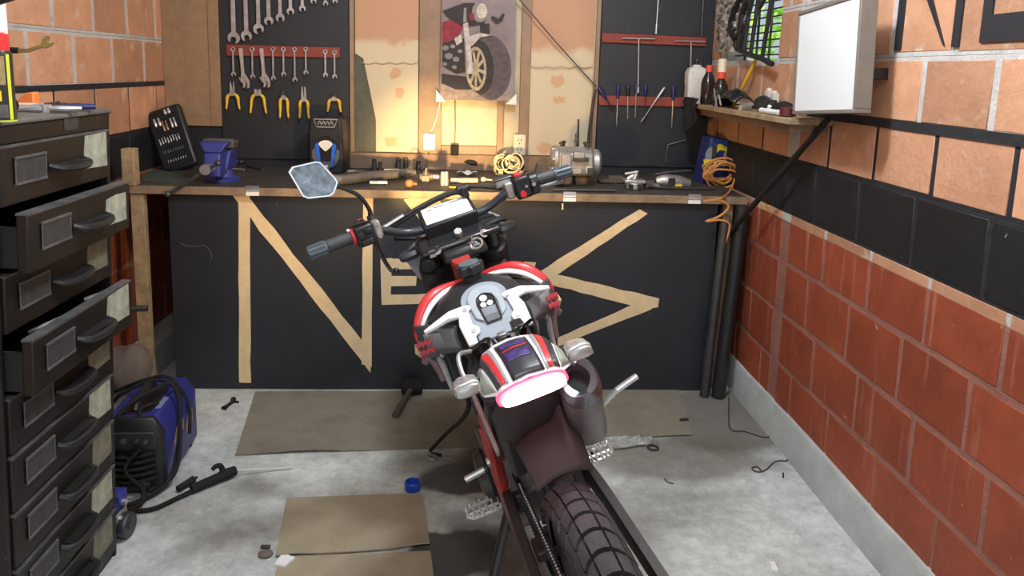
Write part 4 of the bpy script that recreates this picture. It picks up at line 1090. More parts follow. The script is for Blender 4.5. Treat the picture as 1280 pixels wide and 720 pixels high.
# black tubes standing between bench and right wall
GT = 'dark poles leaning at the right end of the bench'
b = MB(); b.tube([(1.135, 3.16, .006), (1.192, 3.19, .87)], .030, 14); tag(b.build('black_pipe', 'black_plastic'), 'thick black pipe leaning in the corner between bench and right wall', 'pipe', GT)
b = MB(); b.tube([(1.075, 3.17, .006), (1.115, 3.185, .80)], .021, 12); tag(b.build('dark_pipe', 'dark_steel'), 'thinner dark pipe leaning left of the thick black pipe', 'pipe', GT)
# long black bar slanting along the right wall
a = onX(1036, 148, 1.215); c = Vector((1.165, 3.12, .60))
c = onX(893, 313, 1.13)
b = MB(); b.tube([a, c], .0115, 10); tag(b.build('slanting_bar', 'black_plastic'), 'long black bar slanting from the white board down to the bench corner', 'bar')
# ================================================================= RIGHT WALL FITTINGS
# ---- shelf ---------------------------------------------------------------------
ZS = 1.285
xs = 1.095
shf = thing('wall_shelf', 'small rough wooden shelf on the right wall in the corner', 'shelf', (1.25, 3.2, ZS))
b = MB(); b.box(xs - 1.25, 0.0, 2.56 - 3.2, YB - .02 - 3.2, -.022, 0); b.build('board', 'pine', shf, bevel=.003)
b = MB(); b.box(xs + .02 - 1.25, 0, 2.60 - 3.2, YB - .03 - 3.2, -.05, -.023); b.build('support', 'dirty_wood', shf, bevel=.003)
def S_(px, py): return onZ(px, py, ZS)
# white bottle
q = onX(876, 124, 1.11)
bt = thing('white_bottle', 'dirty white plastic bottle standing at the corner end of the shelf', 'bottle', (1.135, 3.82, ZS))
def rrect(w, d, z, n=4, r_=.3):
    o = []
    for (sx, sy, a0) in ((1, 1, 0), (-1, 1, 90), (-1, -1, 180), (1, -1, 270)):
        for k in range(n + 1):
            a = math.radians(a0 + 90 * k / n); rad = min(w, d) * r_
            o.append((sx * (w - rad) + rad * math.cos(a), sy * (d - rad) + rad * math.sin(a), z))
    return o
b = MB(); b.loop([rrect(.042, .035, 0), rrect(.046, .038, .006), rrect(.046, .038, .085), rrect(.049, .04, .1), rrect(.049, .04, .15), rrect(.040, .033, .172), rrect(.02, .02, .182), rrect(.018, .018, .19)]); b.build('body', mat('grubby_white', (.74, .72, .70), .5, noise=.22, scale=22), bt)
b = MB(); b.lathe([(.016, .188), (.016, .2), (.01, .205), (.006, .222)], n=12); b.lathe([(.008, 0), (.008, .018)], o=(.018, 0, .188), n=8); b.build('cap', 'black_plastic', bt)
for (nm, y, x, rcap, hb, lab, capm) in (('soda_bottle', 3.66, 1.15, .016, .16, 'dark bottle with red cap, next to the white bottle', 'cap_a'), ('oil_bottle', 3.50, 1.16, .02, .13, 'dark bottle with wide red and cream cap, below the barred window', 'cap_b')):
    o_ = thing(nm, lab, 'bottle', (x, y, ZS), None, 'dark bottles with red caps on the shelf')
    b = MB(); b.lathe([(.03, 0), (.034, .008), (.034, hb * .62), (.03, hb * .75), (.016, hb * .95), (.014, hb)], n=20); b.build('body', mat(nm + '_glass', (.03, .02, .02), .15, noise=.3), o_)
    b = MB(); b.lathe([(rcap, hb - .004), (rcap, hb + .024), (rcap * .8, hb + .028)], n=18); b.build('cap', mat(nm + '_red', (.72, .08, .05), .4), o_)
    if nm == 'oil_bottle':
        b = MB(); b.lathe([(.019, hb + .026), (.019, hb + .082), (.016, hb + .086)], n=18); b.build('nozzle', mat('cream_nozzle', (.75, .66, .5), .5), o_)
# black headlamp shell
hs = thing('headlamp_shell', 'black motorcycle headlamp cowl with wire stay lying on the shelf', 'headlamp', (1.15, 3.28, ZS))
b = MB()
b.grid(lambda u, v: ((-.052 + .1 * v) , (-.13 + .26 * u), .004 + .085 * math.sin(PI * min(1, .12 + u * .88)) ** .6 * math.sin(PI * (.12 + .76 * v)) ** .7), 14, 10); b.build('shell', 'black_gloss', hs, solid=-.004)
b = MB(); b.tube([(-.05, .1, .0), (-.052, .06, .055), (-.05, .02, .01)], .004, 8, sm=4); b.tube([(-.05, .13, .08), (-.055, .08, .03), (-.056, .05, .0)], .0035, 8, sm=3); b.build('wire_stay', 'steel', hs)
b = MB(); b.lathe([(.035, 0), (.038, .01), (.034, .02)], o=(-.02, .11, .04), ax=(-.3, 1, .2), n=20); b.build('rim', 'dark_steel', hs)
o = MB(); o.lathe([(.008, 0), (.012, .0), (.012, .05), (.008, .05), (.008, .002)], n=14, ax=(1, .3, 0)); o = o.build('steel_bush', 'chrome'); o.location = (1.10, 3.06, ZS + .0125); tag(o, 'shiny steel bush lying at the front of the shelf', 'bush')
# black rag hanging off the shelf end
b = MB(); rr = random.Random(9)
q = onX(876, 145, 1.09)
b.grid(lambda u, v: (1.088 - .012 * math.sin(u * 7 + v * 5) - .02 * v, 3.60 + .20 * u, ZS + .03 - .17 * v * (1 - .35 * (2 * u - 1) ** 2)), 14, 12)
tag(b.build('black_rag', 'rubber', solid=.006), 'black rag hanging over the front edge of the shelf', 'rag')
# assorted: fork stub, dark parts, white marker, red block
GQ = None
b = MB(); b.tube([(1.19, 3.10, ZS + .03), (1.18, 3.02, ZS + .036), (1.17, 2.9, ZS + .024)], [.02, .03, .018], 12, sm=3); b.box(1.15, 1.2, 2.93, 3.0, ZS, ZS + .05)
tag(b.build('black_motor_part', 'black_plastic', bevel=.003), 'lumpy black motor part lying behind the steel bush on the shelf', 'motor part')
b = MB(); b.tube([(1.16, 2.86, ZS + .02), (1.17, 2.78, ZS + .024), (1.17, 2.72, ZS + .016)], [.02, .028, .016], 12, sm=3); tag(b.build('dark_grip', 'rubber'), 'dark rubber grip lying on the shelf behind the white tube', 'grip')
b = MB(); b.tube([(1.115, 2.87, ZS + .012), (1.115, 2.68, ZS + .012)], .0105, 12); b.cyl((1.115, 2.80, ZS + .02), (1.115, 2.79, ZS + .032), .007); tag(b.build('white_tube', 'white_plastic'), 'white plastic tube lying at the near end of the shelf', 'tube')
b = MB(); b.lathe([(.018, 0), (.026, .004), (.026, .03), (.02, .034)], o=(1.13, 2.665, ZS), n=16); tag(b.build('round_tin', mat('dark_red_knob', (.10, .015, .02), .5)), 'dark red round tin at the near end of the shelf, beside the white board', 'tin')
b = MB(); b.box(1.19, 1.23, 2.72, 2.79, ZS, ZS + .045); tag(b.build('pink_tin', mat('pink_tin', (.55, .27, .2), .6), bevel=.004), 'small pinkish block on the shelf beside the white board', 'block')
for k, (y, z_) in enumerate(((3.05, .085), (2.99, .075))):
    b = MB(); b.box(1.20, 1.225, y - .014, y + .014, ZS, ZS + z_); b.sphere((1.212, y, ZS + z_), .012); tag(b.build('pale_fitting', mat('pale_fitting_%d' % k, (.6, .56, .5), .5)), ('left' if k == 0 else 'right') + ' of the two pale fittings standing at the back of the shelf', 'fitting', 'pale fittings on the shelf')
# yellow pencil-like tool leaning
b = MB(); b.tube([(1.19, 3.40, ZS + .004), (1.225, 3.26, ZS + .21)], .008, 8); tag(b.build('yellow_rod', mat('yellow_rod', (.62, .38, .03), .5)), 'yellow rod leaning against the window sill beside the bottles', 'rod')
# black motorcycle rack (frame) hanging in the window
def Wn(px, py, d=.05): return onX(px, py, XR - d)
rk = thing('luggage_rack', 'black tubular luggage rack hanging in front of the barred window', 'rack', Wn(940, 60))
o0 = Wn(940, 60)
b = MB()
for a_, c_ in (((944, -40), (929, 66)), ((952, -30), (938, 68)), ((966, -10), (953, 70)), ((935, -30), (922, 62)), ((946, -20), (925, 60))): b.tube([Wn(*a_) - o0, Wn(*c_) - o0], .0095, 8)
b.build('side_bar', 'black_plastic', rk)
b = MB(); b.tube([Wn(921, 61) - o0, Wn(935, 68) - o0, Wn(952, 73) - o0, Wn(965, 80) - o0], .012, 8); b.build('end_plate', 'black_plastic', rk)
b = MB(); b.tube([Wn(965, 0) - o0, Wn(958, -4) - o0, Wn(950, 10) - o0], .008, 8); b.build('cross_bar', 'black_plastic', rk)
b = MB(); b.tube([Wn(930, -10), Wn(922, 5), Wn(914, 25), Wn(914, 40), Wn(919, 47), Wn(925, 40), Wn(927, 20), Wn(936, 0)], .013, 10, sm=5)
tag(b.build('black_hook', 'rubber'), 'thick black rubber loop hanging left in the barred window', 'loop')
b = MB(); rr = random.Random(4)
fo = [[Wn(896 + 34 * i / 14 + rr.uniform(-1, 1) * 1.2, -30 + 95 * j / 24, .02 + rr.uniform(0, .035)) for i in range(15)] for j in range(25)]
b.grid(lambda u, v: fo[round(v * 24)][round(u * 14)], 14, 24)
foil = mat('crumpled_foil', (.78, .77, .75), .35, .25, noise=.5, scale=18, col2=(.30, .26, .24))
tag(b.build('foil_bag', foil, ang=10), 'crumpled silvery bag stuffed in the left half of the barred window', 'bag')

# ---- white board ------------------------------------------------------------------
xf = 1.115
bl, brr, tlp = onX(992, 143, xf), onX(1070, 141.5, xf), onX(999, 15.6, xf)
ux = (brr - bl); ux.x = 0; wlen = ux.length; ux.normalize()       # towards the camera
uz = Vector((0, 0, 1)) - ux * ux.z; uz.normalize()
hl = (tlp - bl).dot(uz)
wbd = thing('white_board', 'white framed panel mounted on the right wall beside the shelf', 'board', bl, Matrix((-ux, Vector((-1, 0, 0)), uz)).transposed())
# local: -x along the wall towards camera, y out of the wall (-X world), z up
b = MB(); b.box(-wlen + .012, -.012, -.004, .002, .012, hl - .012); b.build('panel', mat('white_board_face', (.80, .84, .86), .35), wbd)
frm = mat('grey_board_frame', (.22, .19, .165), .55, noise=.2)
for nm, x0_, x1_, z0_, z1_ in (('frame_rail', -wlen, 0, 0, .012), ('frame_rail', -wlen, 0, hl - .012, hl), ('frame_stile', -.012, 0, .0125, hl - .0125), ('frame_stile', -wlen, -wlen + .012, .0125, hl - .0125)):
    b = MB(); b.box(x0_, x1_, -.045, .006, z0_, z1_); b.build(nm, frm, wbd, bevel=.002)
b = MB(); b.box(-wlen + .02, -.02, -.043, -.033, .02, hl - .02); b.build('back', 'dirty_wood', wbd)
for xx in (-.09, -wlen + .08):
    b = MB(); b.box(xx, xx + .04, -.132, -.0452, hl * .3, hl * .4); b.build('wall_bracket', 'black_plastic', wbd)

# ================================================================= CABINET AND ITS LOAD
CX, CY0, CY1, CZ = -0.95, 1.565, 2.072, 1.293
cab = thing('drawer_cabinet', 'dark metal drawer cabinet with two drawers pulled out, at the left', 'cabinet', (CX - .052, (CY0 + CY1) / 2, 0.0), (0, math.radians(2.3), 0))
W2 = (CY1 - CY0) / 2
D = .50
def cb_(name, m_, *bx, bevel=.002, par=None):
    b = MB()
    for q in bx: b.box(*q)
    return b.build(name, m_, par or cab, bevel=bevel)
# local x: 0 at the front face, negative into cabinet; y: -W2..W2
cb_('top', mat('greasy_grey_top', (.17, .16, .145), .5, noise=.45, scale=8), (-D - .004, .006, -W2 - .004, W2 + .004, CZ - .012, CZ), bevel=.004)
cb_('side_panel', 'cab', (-D, 0, W2 - .012, W2, .0, CZ - .0125)); cb_('side_panel', 'cab', (-D, 0, -W2, -W2 + .012, .0, CZ - .0125))
cb_('back_panel', 'cab', (-D, -D + .01, -W2 + .0125, W2 - .0125, .0, CZ - .0125))
cb_('front_rail', 'cab', (-.02, .002, -W2 + .0125, W2 - .0125, 1.243, CZ - .0125))
cb_('plinth', 'cab', (-.03, -.005, -W2 + .0125, W2 - .0125, 0, .03))
cb_('small_label', 'label_pl', (.0022, .0035, .02, .085, 1.252, 1.281))
zt, pit = 1.24, .1357
open_d = {1: .050, 3: .052}
op = 0
for k in range(9):
    z1 = zt - pit * k; z0 = z1 - pit + .010
    dr = bpy.data.objects.new('drawer', None); COL.objects.link(dr); dr.parent = cab
    out = open_d.get(k, 0.0)
    dr.location = (out, 0, z0)
    h = z1 - z0
    w = W2 - .018
    b = MB(); b.box(-.018, .006, -w, w, 0, h); b.build('drawer_front', 'cab', dr, bevel=.003)
    if True:
        b = MB(); b.box(-.40, -.019, -w + .006, -w + .012, .008, h - .03); b.box(-.40, -.019, w - .012, w - .006, .008, h - .03); b.box(-.40, -.019, -w + .012, w - .012, .008, .014); b.box(-.40, -.394, -w + .006, w - .006, .008, h - .03)
        b.build('drawer_box', 'cab_in', dr)
    b = MB(); b.box(-.018, .0068, -w, w, h - .004, h + .0012); b.build('top_edge', 'cab_edge', dr)  # pale strip painting the overhead light along the drawer top
    # label holder towards the near (camera) end
    ly0, ly1 = -w + .045, -w + .165
    b = MB(); b.box(.0062, .0085, ly0, ly1, h * .34, h * .78); b.build('label_card', 'label_pl', dr)
    b = MB(); b.box(.0062, .0115, ly0, ly1, h * .76, h * .80); b.box(.0062, .0115, ly0, ly1, h * .32, h * .36)
    for y in (ly0, ly1 - .004): b.box(.0062, .010, y, y + .004, h * .36, h * .76)
    b.build('label_holder', 'cab_edge', dr)
    # handle
    hy = .02
    b = MB(); b.tube([(.006, hy - .075, h * .52), (.03, hy - .06, h * .47), (.038, hy, h * .45), (.03, hy + .06, h * .47), (.006, hy + .075, h * .52)], [.007, .009, .0095, .009, .007], 8, sm=5)
    b.box(.006, .03, hy - .06, hy + .06, h * .47, h * .54)
    b.build('handle', 'black_plastic', dr)
    # sticker at the far end
    rs = random.Random(40 + k)
    s0, s1 = w - .13 + rs.uniform(-.01, .01), w - .015 + rs.uniform(-.006, .002)
    zz0, zz1 = (h * .30, h * .97) if k != 1 else (h * .25, h * .8)
    pts = [(s0, zz0), (s1, zz0 + rs.uniform(-.006, .006)), (s1 - .004, zz1), ((s0 + s1) / 2, zz1 + rs.uniform(-.004, .003)), (s0 + rs.uniform(0, .004), zz1 - rs.uniform(0, .004)), (s0 - .003, (zz0 + zz1) / 2)]
    b = MB(); b.prism(pts, lambda a, c, t: (t, a, c), .0062, .0072); b.build('sticker', 'sticker' if k in (0, 1, 3, 5, 7) else mat('soiled_sticker_%d' % k, (.23, .22, .16), .8, noise=.5, scale=20), dr)
# things inside the open drawers
b = MB(); zz = zt - pit * 1 - .012; b.tube([(CX + .02, 1.66, zz - .02), (CX + .06, 1.64, zz - .035)], .005, 8)
b = MB(); b.tube([(CX - .06, 1.74, zt - pit * 3 - .04), (CX + .02, 1.83, zt - pit * 3 - .012)], .005, 8)
tag(b.build('steel_pin', 'steel'), 'thin steel rod lying in the lower open drawer', 'rod')
b = MB(); b.tube([(CX - .04, 1.96, zt - pit * 3 - .03), (CX + .028, 2.00, zt - pit * 3 - .010)], .006, 8); tag(b.build('chisel', 'steel'), 'short steel chisel lying at the far end of the lower open drawer', 'chisel')
# ---- on the cabinet top
q = onZ(10, 151, CZ)
sc_ = thing('spray_can', 'black and yellow spray can with red cap on the cabinet', 'spray can', onZ(1, 151.5, CZ))
sc_.scale = (.85, .85, .85)
b = MB(); b.lathe([(.03, 0), (.033, .003), (.033, .155), (.03, .163)], n=28); b.build('can', mat('black_can_print', (.028, .028, .025), .35, noise=.3, scale=14), sc_)
b = MB(); b.lathe([(.0335, 0), (.0335, .004)], n=28); b.build('base_rim', mat('lime_rim', (.55, .62, .05), .4), sc_)
b = MB(); b.lathe([(.0285, .163), (.029, .168), (.029, .2), (.02, .203)], n=28); b.build('cap', mat('red_cap', (.70, .04, .04), .4), sc_)
b = MB(); b.lathe([(.02, .203), (.022, .206), (.018, .225), (.006, .228)], n=20); b.build('nozzle', 'white_plastic', sc_)
def canpatch(name, a0, a1, z0, z1, m_, r_=.0338):
    b = MB(); b.grid(lambda u, v: (r_ * math.cos(math.radians(a0 + (a1 - a0) * u)), r_ * math.sin(math.radians(a0 + (a1 - a0) * u)), z0 + (z1 - z0) * v), 10, 6); return b.build(name, m_, sc_)
canpatch('yellow_stripe', -25, -10, .005, .155, mat('lime_stripe', (.62, .68, .05), .4))
canpatch('tan_print', -100, -32, .085, .15, mat('tan_print', (.42, .33, .16), .4, noise=.5, scale=60))
canpatch('yellow_badge', -92, -50, .048, .072, mat('yellow_badge', (.75, .62, .04), .4), .0341)
canpatch('text_lines', -95, -30, .01, .04, mat('grey_print_lines', (.16, .16, .16), .5, noise=.8, scale=90), .0339)
# white pipe / dispenser behind
b = MB(); b.lathe([(.03, 0), (.03, .3), (.026, .31)], n=24); o = b.build('white_tube', 'white_plastic'); o.location = onZ(-2, 143, CZ) + Vector((0, 0, 0)); tag(o, 'tall white tube standing behind the spray can', 'tube')
# clamp arm (dark tool with wrench) attached to stand
tq = thing('tool_stand', 'dark upright tool holder behind the spray can', 'tool holder', onZ(-10, 147, CZ))
b = MB(); b.lathe([(.022, 0), (.024, .01), (.02, .03), (.012, .05), (.011, .33)], n=14); b.box(-.02, .02, -.015, .015, .08, .11); b.build('post', 'black_plastic', tq)
b = MB(); b.tube([(0, 0, .235), (.03, .0, .242), (.085, .005, .258)], [.014, .012, .008], 10); b.sphere((.098, .006, .268), .014, 12, 8, (.8, .8, 1.3)); b.build('arm', 'black_plastic', tq)
b = MB(); b.sphere((.008, -.008, .25), .026, 12, 8); b.build('head', 'dark_steel', tq)
o = MB()
fn2 = lambda a, c, t: (a, t, c)
o.prism([(0, -.008), (.03, -.006), (.075, .012), (.078, .022), (.03, .006), (0, .006)], fn2, -.004, .004)
o.prism([(.07, .01), (.082, .008), (.10, .018), (.106, .028), (.096, .024), (.09, .028), (.092, .038), (.098, .044), (.086, .044), (.074, .034), (.07, .02)], fn2, -.005, .005)
q = onX(18, 62, -1.03)
o = o.build('brass_wrench', mat('olive_brass', (.46, .39, .15), .4, .6, noise=.3), bevel=.001); o.location = onY(22, 63, 1.71)
o.scale = (.72, .72, .72)
tag(o, 'olive coloured open ended wrench sticking out behind the spray can', 'wrench')
b = MB(); b.tube([(-.03, 0, 0), (.003, 0, .0)], .009, 10); o2 = b.build('rubber_sleeve', 'rubber', o)
# black cylinder lying, orange funnel, pliers
b = MB(); b.lathe([(.018, 0), (.02, .004), (.02, .05), (.014, .052), (.013, .02)], n=18, ax=(.6, -.8, .0)); o = b.build('black_roll', 'rubber'); o.location = (-1.055, 1.80, CZ + .0205); tag(o, 'black rubber roll lying right of the spray can', 'roll')
b = MB(); b.hexa([(-.03, -.02, 0), (.035, -.02, 0), (.035, .02, 0), (-.03, .02, 0), (.012, -.012, .042), (.032, -.012, .046), (.032, .012, .046), (.012, .012, .042)]); o = b.build('orange_wedge', 'orange', bevel=.003); o.location = (-1.075, 1.905, CZ); tag(o, 'bright orange plastic wedge on the cabinet top', 'wedge')
b = MB(); b.box(-.035, .03, -.02, .02, 0, .02); o = b.build('pale_pad', mat('pink_pad', (.75, .55, .45), .7), bevel=.004); o.location = (-1.05, 1.86, CZ); tag(o, 'pale pink pad beside the orange wedge', 'pad')
for k, (x, y, rz, zz, lab) in enumerate(((-1.0, 1.835, .55, 0, 'silver jawed pliers with navy handles lying at the front of the cabinet top'), (-1.01, 1.925, .5, 0.0, 'dark pliers with navy handles lying behind the silver pliers'))):
    p = thing('pliers', lab, 'pliers', (x, y, CZ + .008), (0, 0, rz), 'pliers lying on the cabinet')
    b = MB(); b.tube([(-.075, 0, 0), (-.03, 0, .002), (.01, 0, .003)], [.002, .007, .013], 10); b.cyl((.012, 0, -.007), (.012, 0, .011), .014, n=16); b.build('jaws', 'chrome' if k == 0 else 'dark_steel', p)
    for s_ in (-1, 1):
        b = MB(); b.tube([(.012, s_ * .004, .002), (.045, s_ * .014, .002), (.085, s_ * .012, .002)], [.006, .0075, .006], 8, sm=4); b.build('handle', 'steel' if (k == 0 and s_ < 0) else 'navy', p)
# ================================================================= FLOOR
def G(px, py, z=0.0): return onZ(px, py, z)
def sheet(name, pxs, label, m_, th, z0=0.001, warp=(), group=None):
    """cardboard sheet with slightly lifted edges; outline in floor points"""
    pts = [G(*p) for p in pxs]
    b = MB(); nu, nv = 24, 14
    a, c, d, e = pts   # near-left, near-right, far-right, far-left
    def base(u, v): return (a * (1 - u) + c * u) * (1 - v) + (e * (1 - u) + d * u) * v
    def zz(u, v): return z0 + sum(h * math.exp(-((u - wu) / su) ** 2 - ((v - wv) / sv) ** 2) for wu, wv, su, sv, h in warp)
    top = lambda u, v: (base(u, v).x, base(u, v).y, zz(u, v) + th)
    b.grid(top, nu, nv); b.grid(lambda u, v: (base(u, v).x, base(u, v).y, zz(u, v)), nu, nv)
    n = (nu + 1) * (nv + 1)
    idx = lambda i, j: i * (nv + 1) + j
    for i in range(nu):
        for j in (0, nv): b.f((idx(i, j), idx(i + 1, j), n + idx(i + 1, j), n + idx(i, j)))
    for j in range(nv):
        for i in (0, nu): b.f((idx(i, j), idx(i, j + 1), n + idx(i, j + 1), n + idx(i, j)))
    return tag(b.build(name, m_), label, 'cardboard', group)
GC = 'flattened cardboard on the floor'
sheet('cardboard_sheet', [(294, 570), (606, 559), (600, 489.5), (319, 490.5)], 'large stained cardboard sheet lying along the black panel, left of the motorcycle', 'cardboard', .004, warp=[(.28, 0, .16, .06, .012), (.4, 0, .02, .1, -.004)], group=GC)
sheet('cardboard_sheet', [(610, 556), (866, 545), (848, 488), (604, 489)], 'brownish cardboard sheet lying along the black panel, right of the motorcycle', 'cardboard', .004, warp=[(.9, 0, .15, .1, .004)], group=GC)
sheet('cardboard_sheet', [(345, 698), (537, 686), (528, 619), (358, 625)], 'tan cardboard square on the floor with a lifted near edge, left of the motorcycle', 'cardboard2', .004, z0=.005, warp=[(.98, 0, .2, .12, .012), (.1, 0, .12, .15, .006)], group=GC)
sheet('cardboard_sheet', [(330, 770), (547, 760), (538, 690), (350, 697)], 'tan cardboard sheet at the bottom edge, nearest to the camera', 'cardboard2', .003, group=GC)
# creases in the tan sheet
b = MB(); pts = [G(353, 695), G(343, 709), G(356, 711), G(369, 700)]
b.prism([(p.x, p.y) for p in pts], lambda a, c, t: (a, c, t), .0005, .010)
tag(b.build('paper_scrap', 'white'), 'small white paper scrap at the corner of the tan cardboard', 'paper')
# mallet
q = G(515, 494); r = thing('mallet', 'black rubber mallet lying on the cardboard by the panel', 'mallet', (q.x, q.y, .006))
b = MB(); b.lathe([(.03, -.045), (.036, -.04), (.036, .04), (.03, .045)], o=(0, 0, .037), ax=(1, .1, 0), n=24); b.build('head', 'rubber', r, bevel=.003)
e_ = G(494, 522, .01); b = MB(); b.tube([(0, 0, .034), (e_.x - q.x, e_.y - q.y, .012)], [.011, .015], 12); b.build('handle', mat('worn_handle', (.10, .085, .07), .7, noise=.4, scale=20), r)
# blue cap
q = G(515.5, 612); r = MB(); r.lathe([(.026, 0), (.027, .002), (.027, .028), (.0255, .03), (.021, .03), (.02, .012), (.001, .012)], n=28); o = r.build('bottle_cap', mat('bright_blue_cap', (.015, .06, .42), .35)); o.location = (q.x, q.y, .001)
tag(o, 'bright blue round cap on the floor behind the tan cardboard', 'cap')
# small washers / bits
def ring(px, py, R_, r_, label, m_='dark_steel', name='ring', cat='ring'):
    q = G(px, py); b = MB(); b.torus((0, 0, 0), (0.1, 0, 1), R_, r_, 22, 7); o = b.build(name, m_); o.location = (q.x, q.y, r_ + R_ * .1 + .0005); return tag(o, label, cat)
ring(540, 573.5, .017, .004, 'steel washer lying beside the black wire end', 'steel', 'washer', 'washer')
ring(559.5, 573, .016, .0025, 'thin tan ring next to the washer on the floor', 'cardboard2', 'gasket', 'gasket')
q = G(544, 570); b = MB(); b.tube([(-.014, .008, .006), (.024, -.006, .006)], .006, 10); o = b.build('rubber_stub', 'rubber'); o.location = (q.x, q.y, 0); tag(o, 'short dark rubber stub behind the washer', 'rubber piece')
ring(816, 561, .02, .004, 'dark ring lying beside the clear plastic bag', 'dark_steel')
for px, py, s_, lab, nm in ((332, 695, .022, 'dark lump of dirt left of the paper scrap', 'dirt_lump'),):
    q = G(px, py); b = MB(); b.sphere((0, 0, .008), s_, 12, 8, (1, .8, .4)); o = b.build(nm, 'rock'); o.location = (q.x, q.y, 0); tag(o, lab, 'dirt')
q = G(332, 685); b = MB(); b.box(-.014, .014, -.006, .006, 0, .008); o = b.build('small_bolt', 'dark_steel', bevel=.002); o.location = (q.x, q.y, 0); tag(o, 'small dark bolt on the floor above the lump of dirt', 'bolt')
# debris pieces by panel left
q = G(288, 506); b = MB(); b.tube([(-.012, -.05, .006), (-.004, -.02, .007), (.006, .02, .007), (.0, .04, .006)], [.012, .007, .008, .012], 8, sm=3); b.tube([(0, .02, .007), (.03, .015, .006)], .005, 6); o = b.build('broken_bracket', 'rubber'); o.location = (q.x, q.y, 0); tag(o, 'small dark broken bracket on the floor left of the cardboard', 'bracket')
# dark clips on right
for px, py, rz, lab in ((925, 522, .2, 'small dark splinter by the brown stain at right'), (830, 0, 0, '')):
    if not lab: continue
    q = G(px - 70, py + 5); b = MB(); b.box(-.018, .018, -.006, .006, 0, .006); o = b.build('metal_clip', 'dark_steel'); o.location = (q.x, q.y, .006); o.rotation_euler = (0, 0, rz); tag(o, 'small dark clip lying on the right cardboard sheet', 'clip')
q = G(836, 603); b = MB(); b.tube([(-.01, .02, .003), (-.006, -.004, .003), (.014, -.014, .003)], .0025, 6); o = b.build('wire_scrap', 'dark_steel'); o.location = (q.x, q.y, 0); tag(o, 'tiny bent wire scrap on the floor right of the tyre', 'wire')
q = G(979, 595); b = MB(); b.tube([(-.006, -.015, .003), (0, 0, .003), (.006, .016, .003)], .003, 6); o = b.build('rubber_scrap', 'rubber'); o.location = (q.x, q.y, 0); tag(o, 'tiny dark scrap below the loose wire at right', 'scrap')
# white chip
q = G(967, 709); b = MB(); b.box(-.008, .008, -.021, .021, 0, .004); o = b.build('white_chip', 'white'); o.location = (q.x, q.y, .0005); o.rotation_euler = (0, 0, -.15); tag(o, 'small white rectangular chip on the floor at lower right', 'chip')
# loose wire on floor
b = MB(); px = [(911, 497), (911, 525), (912, 535), (918, 540), (930, 540), (945, 545), (957, 548), (966, 546), (977, 552), (983, 560), (987, 570), (983, 577), (973, 577), (966, 580), (958, 588), (950, 591), (943, 590), (940, 586), (947, 585), (951, 589)]
b.tube([(G(*p).x, G(*p).y, .004) for p in px], .0026, 6, sm=4); tag(b.build('loose_wire', 'dark_steel'), 'thin loose wire lying on the floor along the right wall', 'wire')
# clear crumpled plastic bits
glassy = bpy.data.materials.new('clear_plastic'); glassy.use_nodes = True
pb2 = glassy.node_tree.nodes['Principled BSDF']; pb2.inputs['Transmission Weight'].default_value = .75; pb2.inputs['Roughness'].default_value = .12; pb2.inputs['Base Color'].default_value = (.9, .92, .92, 1)
def crumple(px0, py0, w, l, h, rz, label, name, seed, cat):
    rr = random.Random(seed); q = G(px0, py0); nu, nv = 14, 8
    hh = [[rr.uniform(0, 1) for j in range(nv + 1)] for i in range(nu + 1)]
    b = MB(); b.grid(lambda u, v: ((u - .5) * l + rr.uniform(-.006, .006), (v - .5) * w * (1 - .5 * u) + rr.uniform(-.004, .004), .003 + h * hh[round(u * nu)][round(v * nv)] * math.sin(PI * (.1 + .8 * v))), nu, nv)
    o = b.build(name, glassy, solid=.0008, ang=15); o.location = (q.x, q.y, .002); o.rotation_euler = (0, 0, rz); return tag(o, label, cat)
crumple(783, 556, .10, .20, .035, .12, 'crumpled clear plastic bag on the floor behind the right footpeg', 'plastic_bag', 3, 'plastic bag')
crumple(899, 491, .06, .09, .03, .0, 'small crumpled clear wrapper in the corner below the black pipes', 'clear_wrapper', 8, 'wrapper')
# thin tape edge / wooden sliver on right cardboard edge
# stone
b = MB(); rr = random.Random(6)
q = G(138, 520); b.sphere((0, 0, .075), .11, 20, 14, (1.15, .9, .95))
for i, v_ in enumerate(b.V): b.V[i] = v_ * (1 + .05 * math.sin(v_.x * 40 + v_.z * 31) + rr.uniform(-.012, .012))
o = b.build('brown_stone', 'rock'); o.location = (-1.47 + .09, 2.98, .13); o.scale = (.72, 1, 1)
o.location = onX(160, 478, -1.36); o.location.z = max(o.location.z - .02, .05)
tag(o, 'rounded brown stone on the ledge behind the welder', 'stone')

# ---- welder ------------------------------------------------------------------------
wz = math.radians(3)
A_, B_ = G(120, 626), G(211, 614)
c0 = onZ(205, 616, .01)
wd = thing('inverter_welder', 'blue inverter welding machine with black cables on the floor beside the cabinet', 'welder', (c0.x - .106, c0.y + .012, 0), (0, 0, wz))
ww, wl, wh = .105, .36, .262
def wprof(s_, y, t=0): return [(-ww * s_, y, .03 - t), (-ww * s_, y, wh * .82 * s_), (-ww * .72 * s_, y, wh * s_), (ww * .72 * s_, y, wh * s_), (ww * s_, y, wh * .82 * s_), (ww * s_, y, .03 - t), (ww * .9 * s_, y, .012), (-ww * .9 * s_, y, .012)]
b = MB(); b.loop([wprof(1, .02), wprof(1.0, wl * .55), wprof(1.0, wl - .01), wprof(.95, wl)]); b.build('housing', mat('welder_blue', (.028, .034, .25), .45, noise=.35, scale=10), wd, bevel=.006)
b = MB(); b.loop([wprof(.93, -.012), wprof(1.015, 0), wprof(1.015, .0198)]); b.build('front_bezel', 'black_plastic', wd, bevel=.004)
b = MB(); b.box(-.085, .085, -.022, -.012, .165, .225); b.build('control_panel', mat('dark_panel', (.035, .035, .04), .4), wd, bevel=.003)
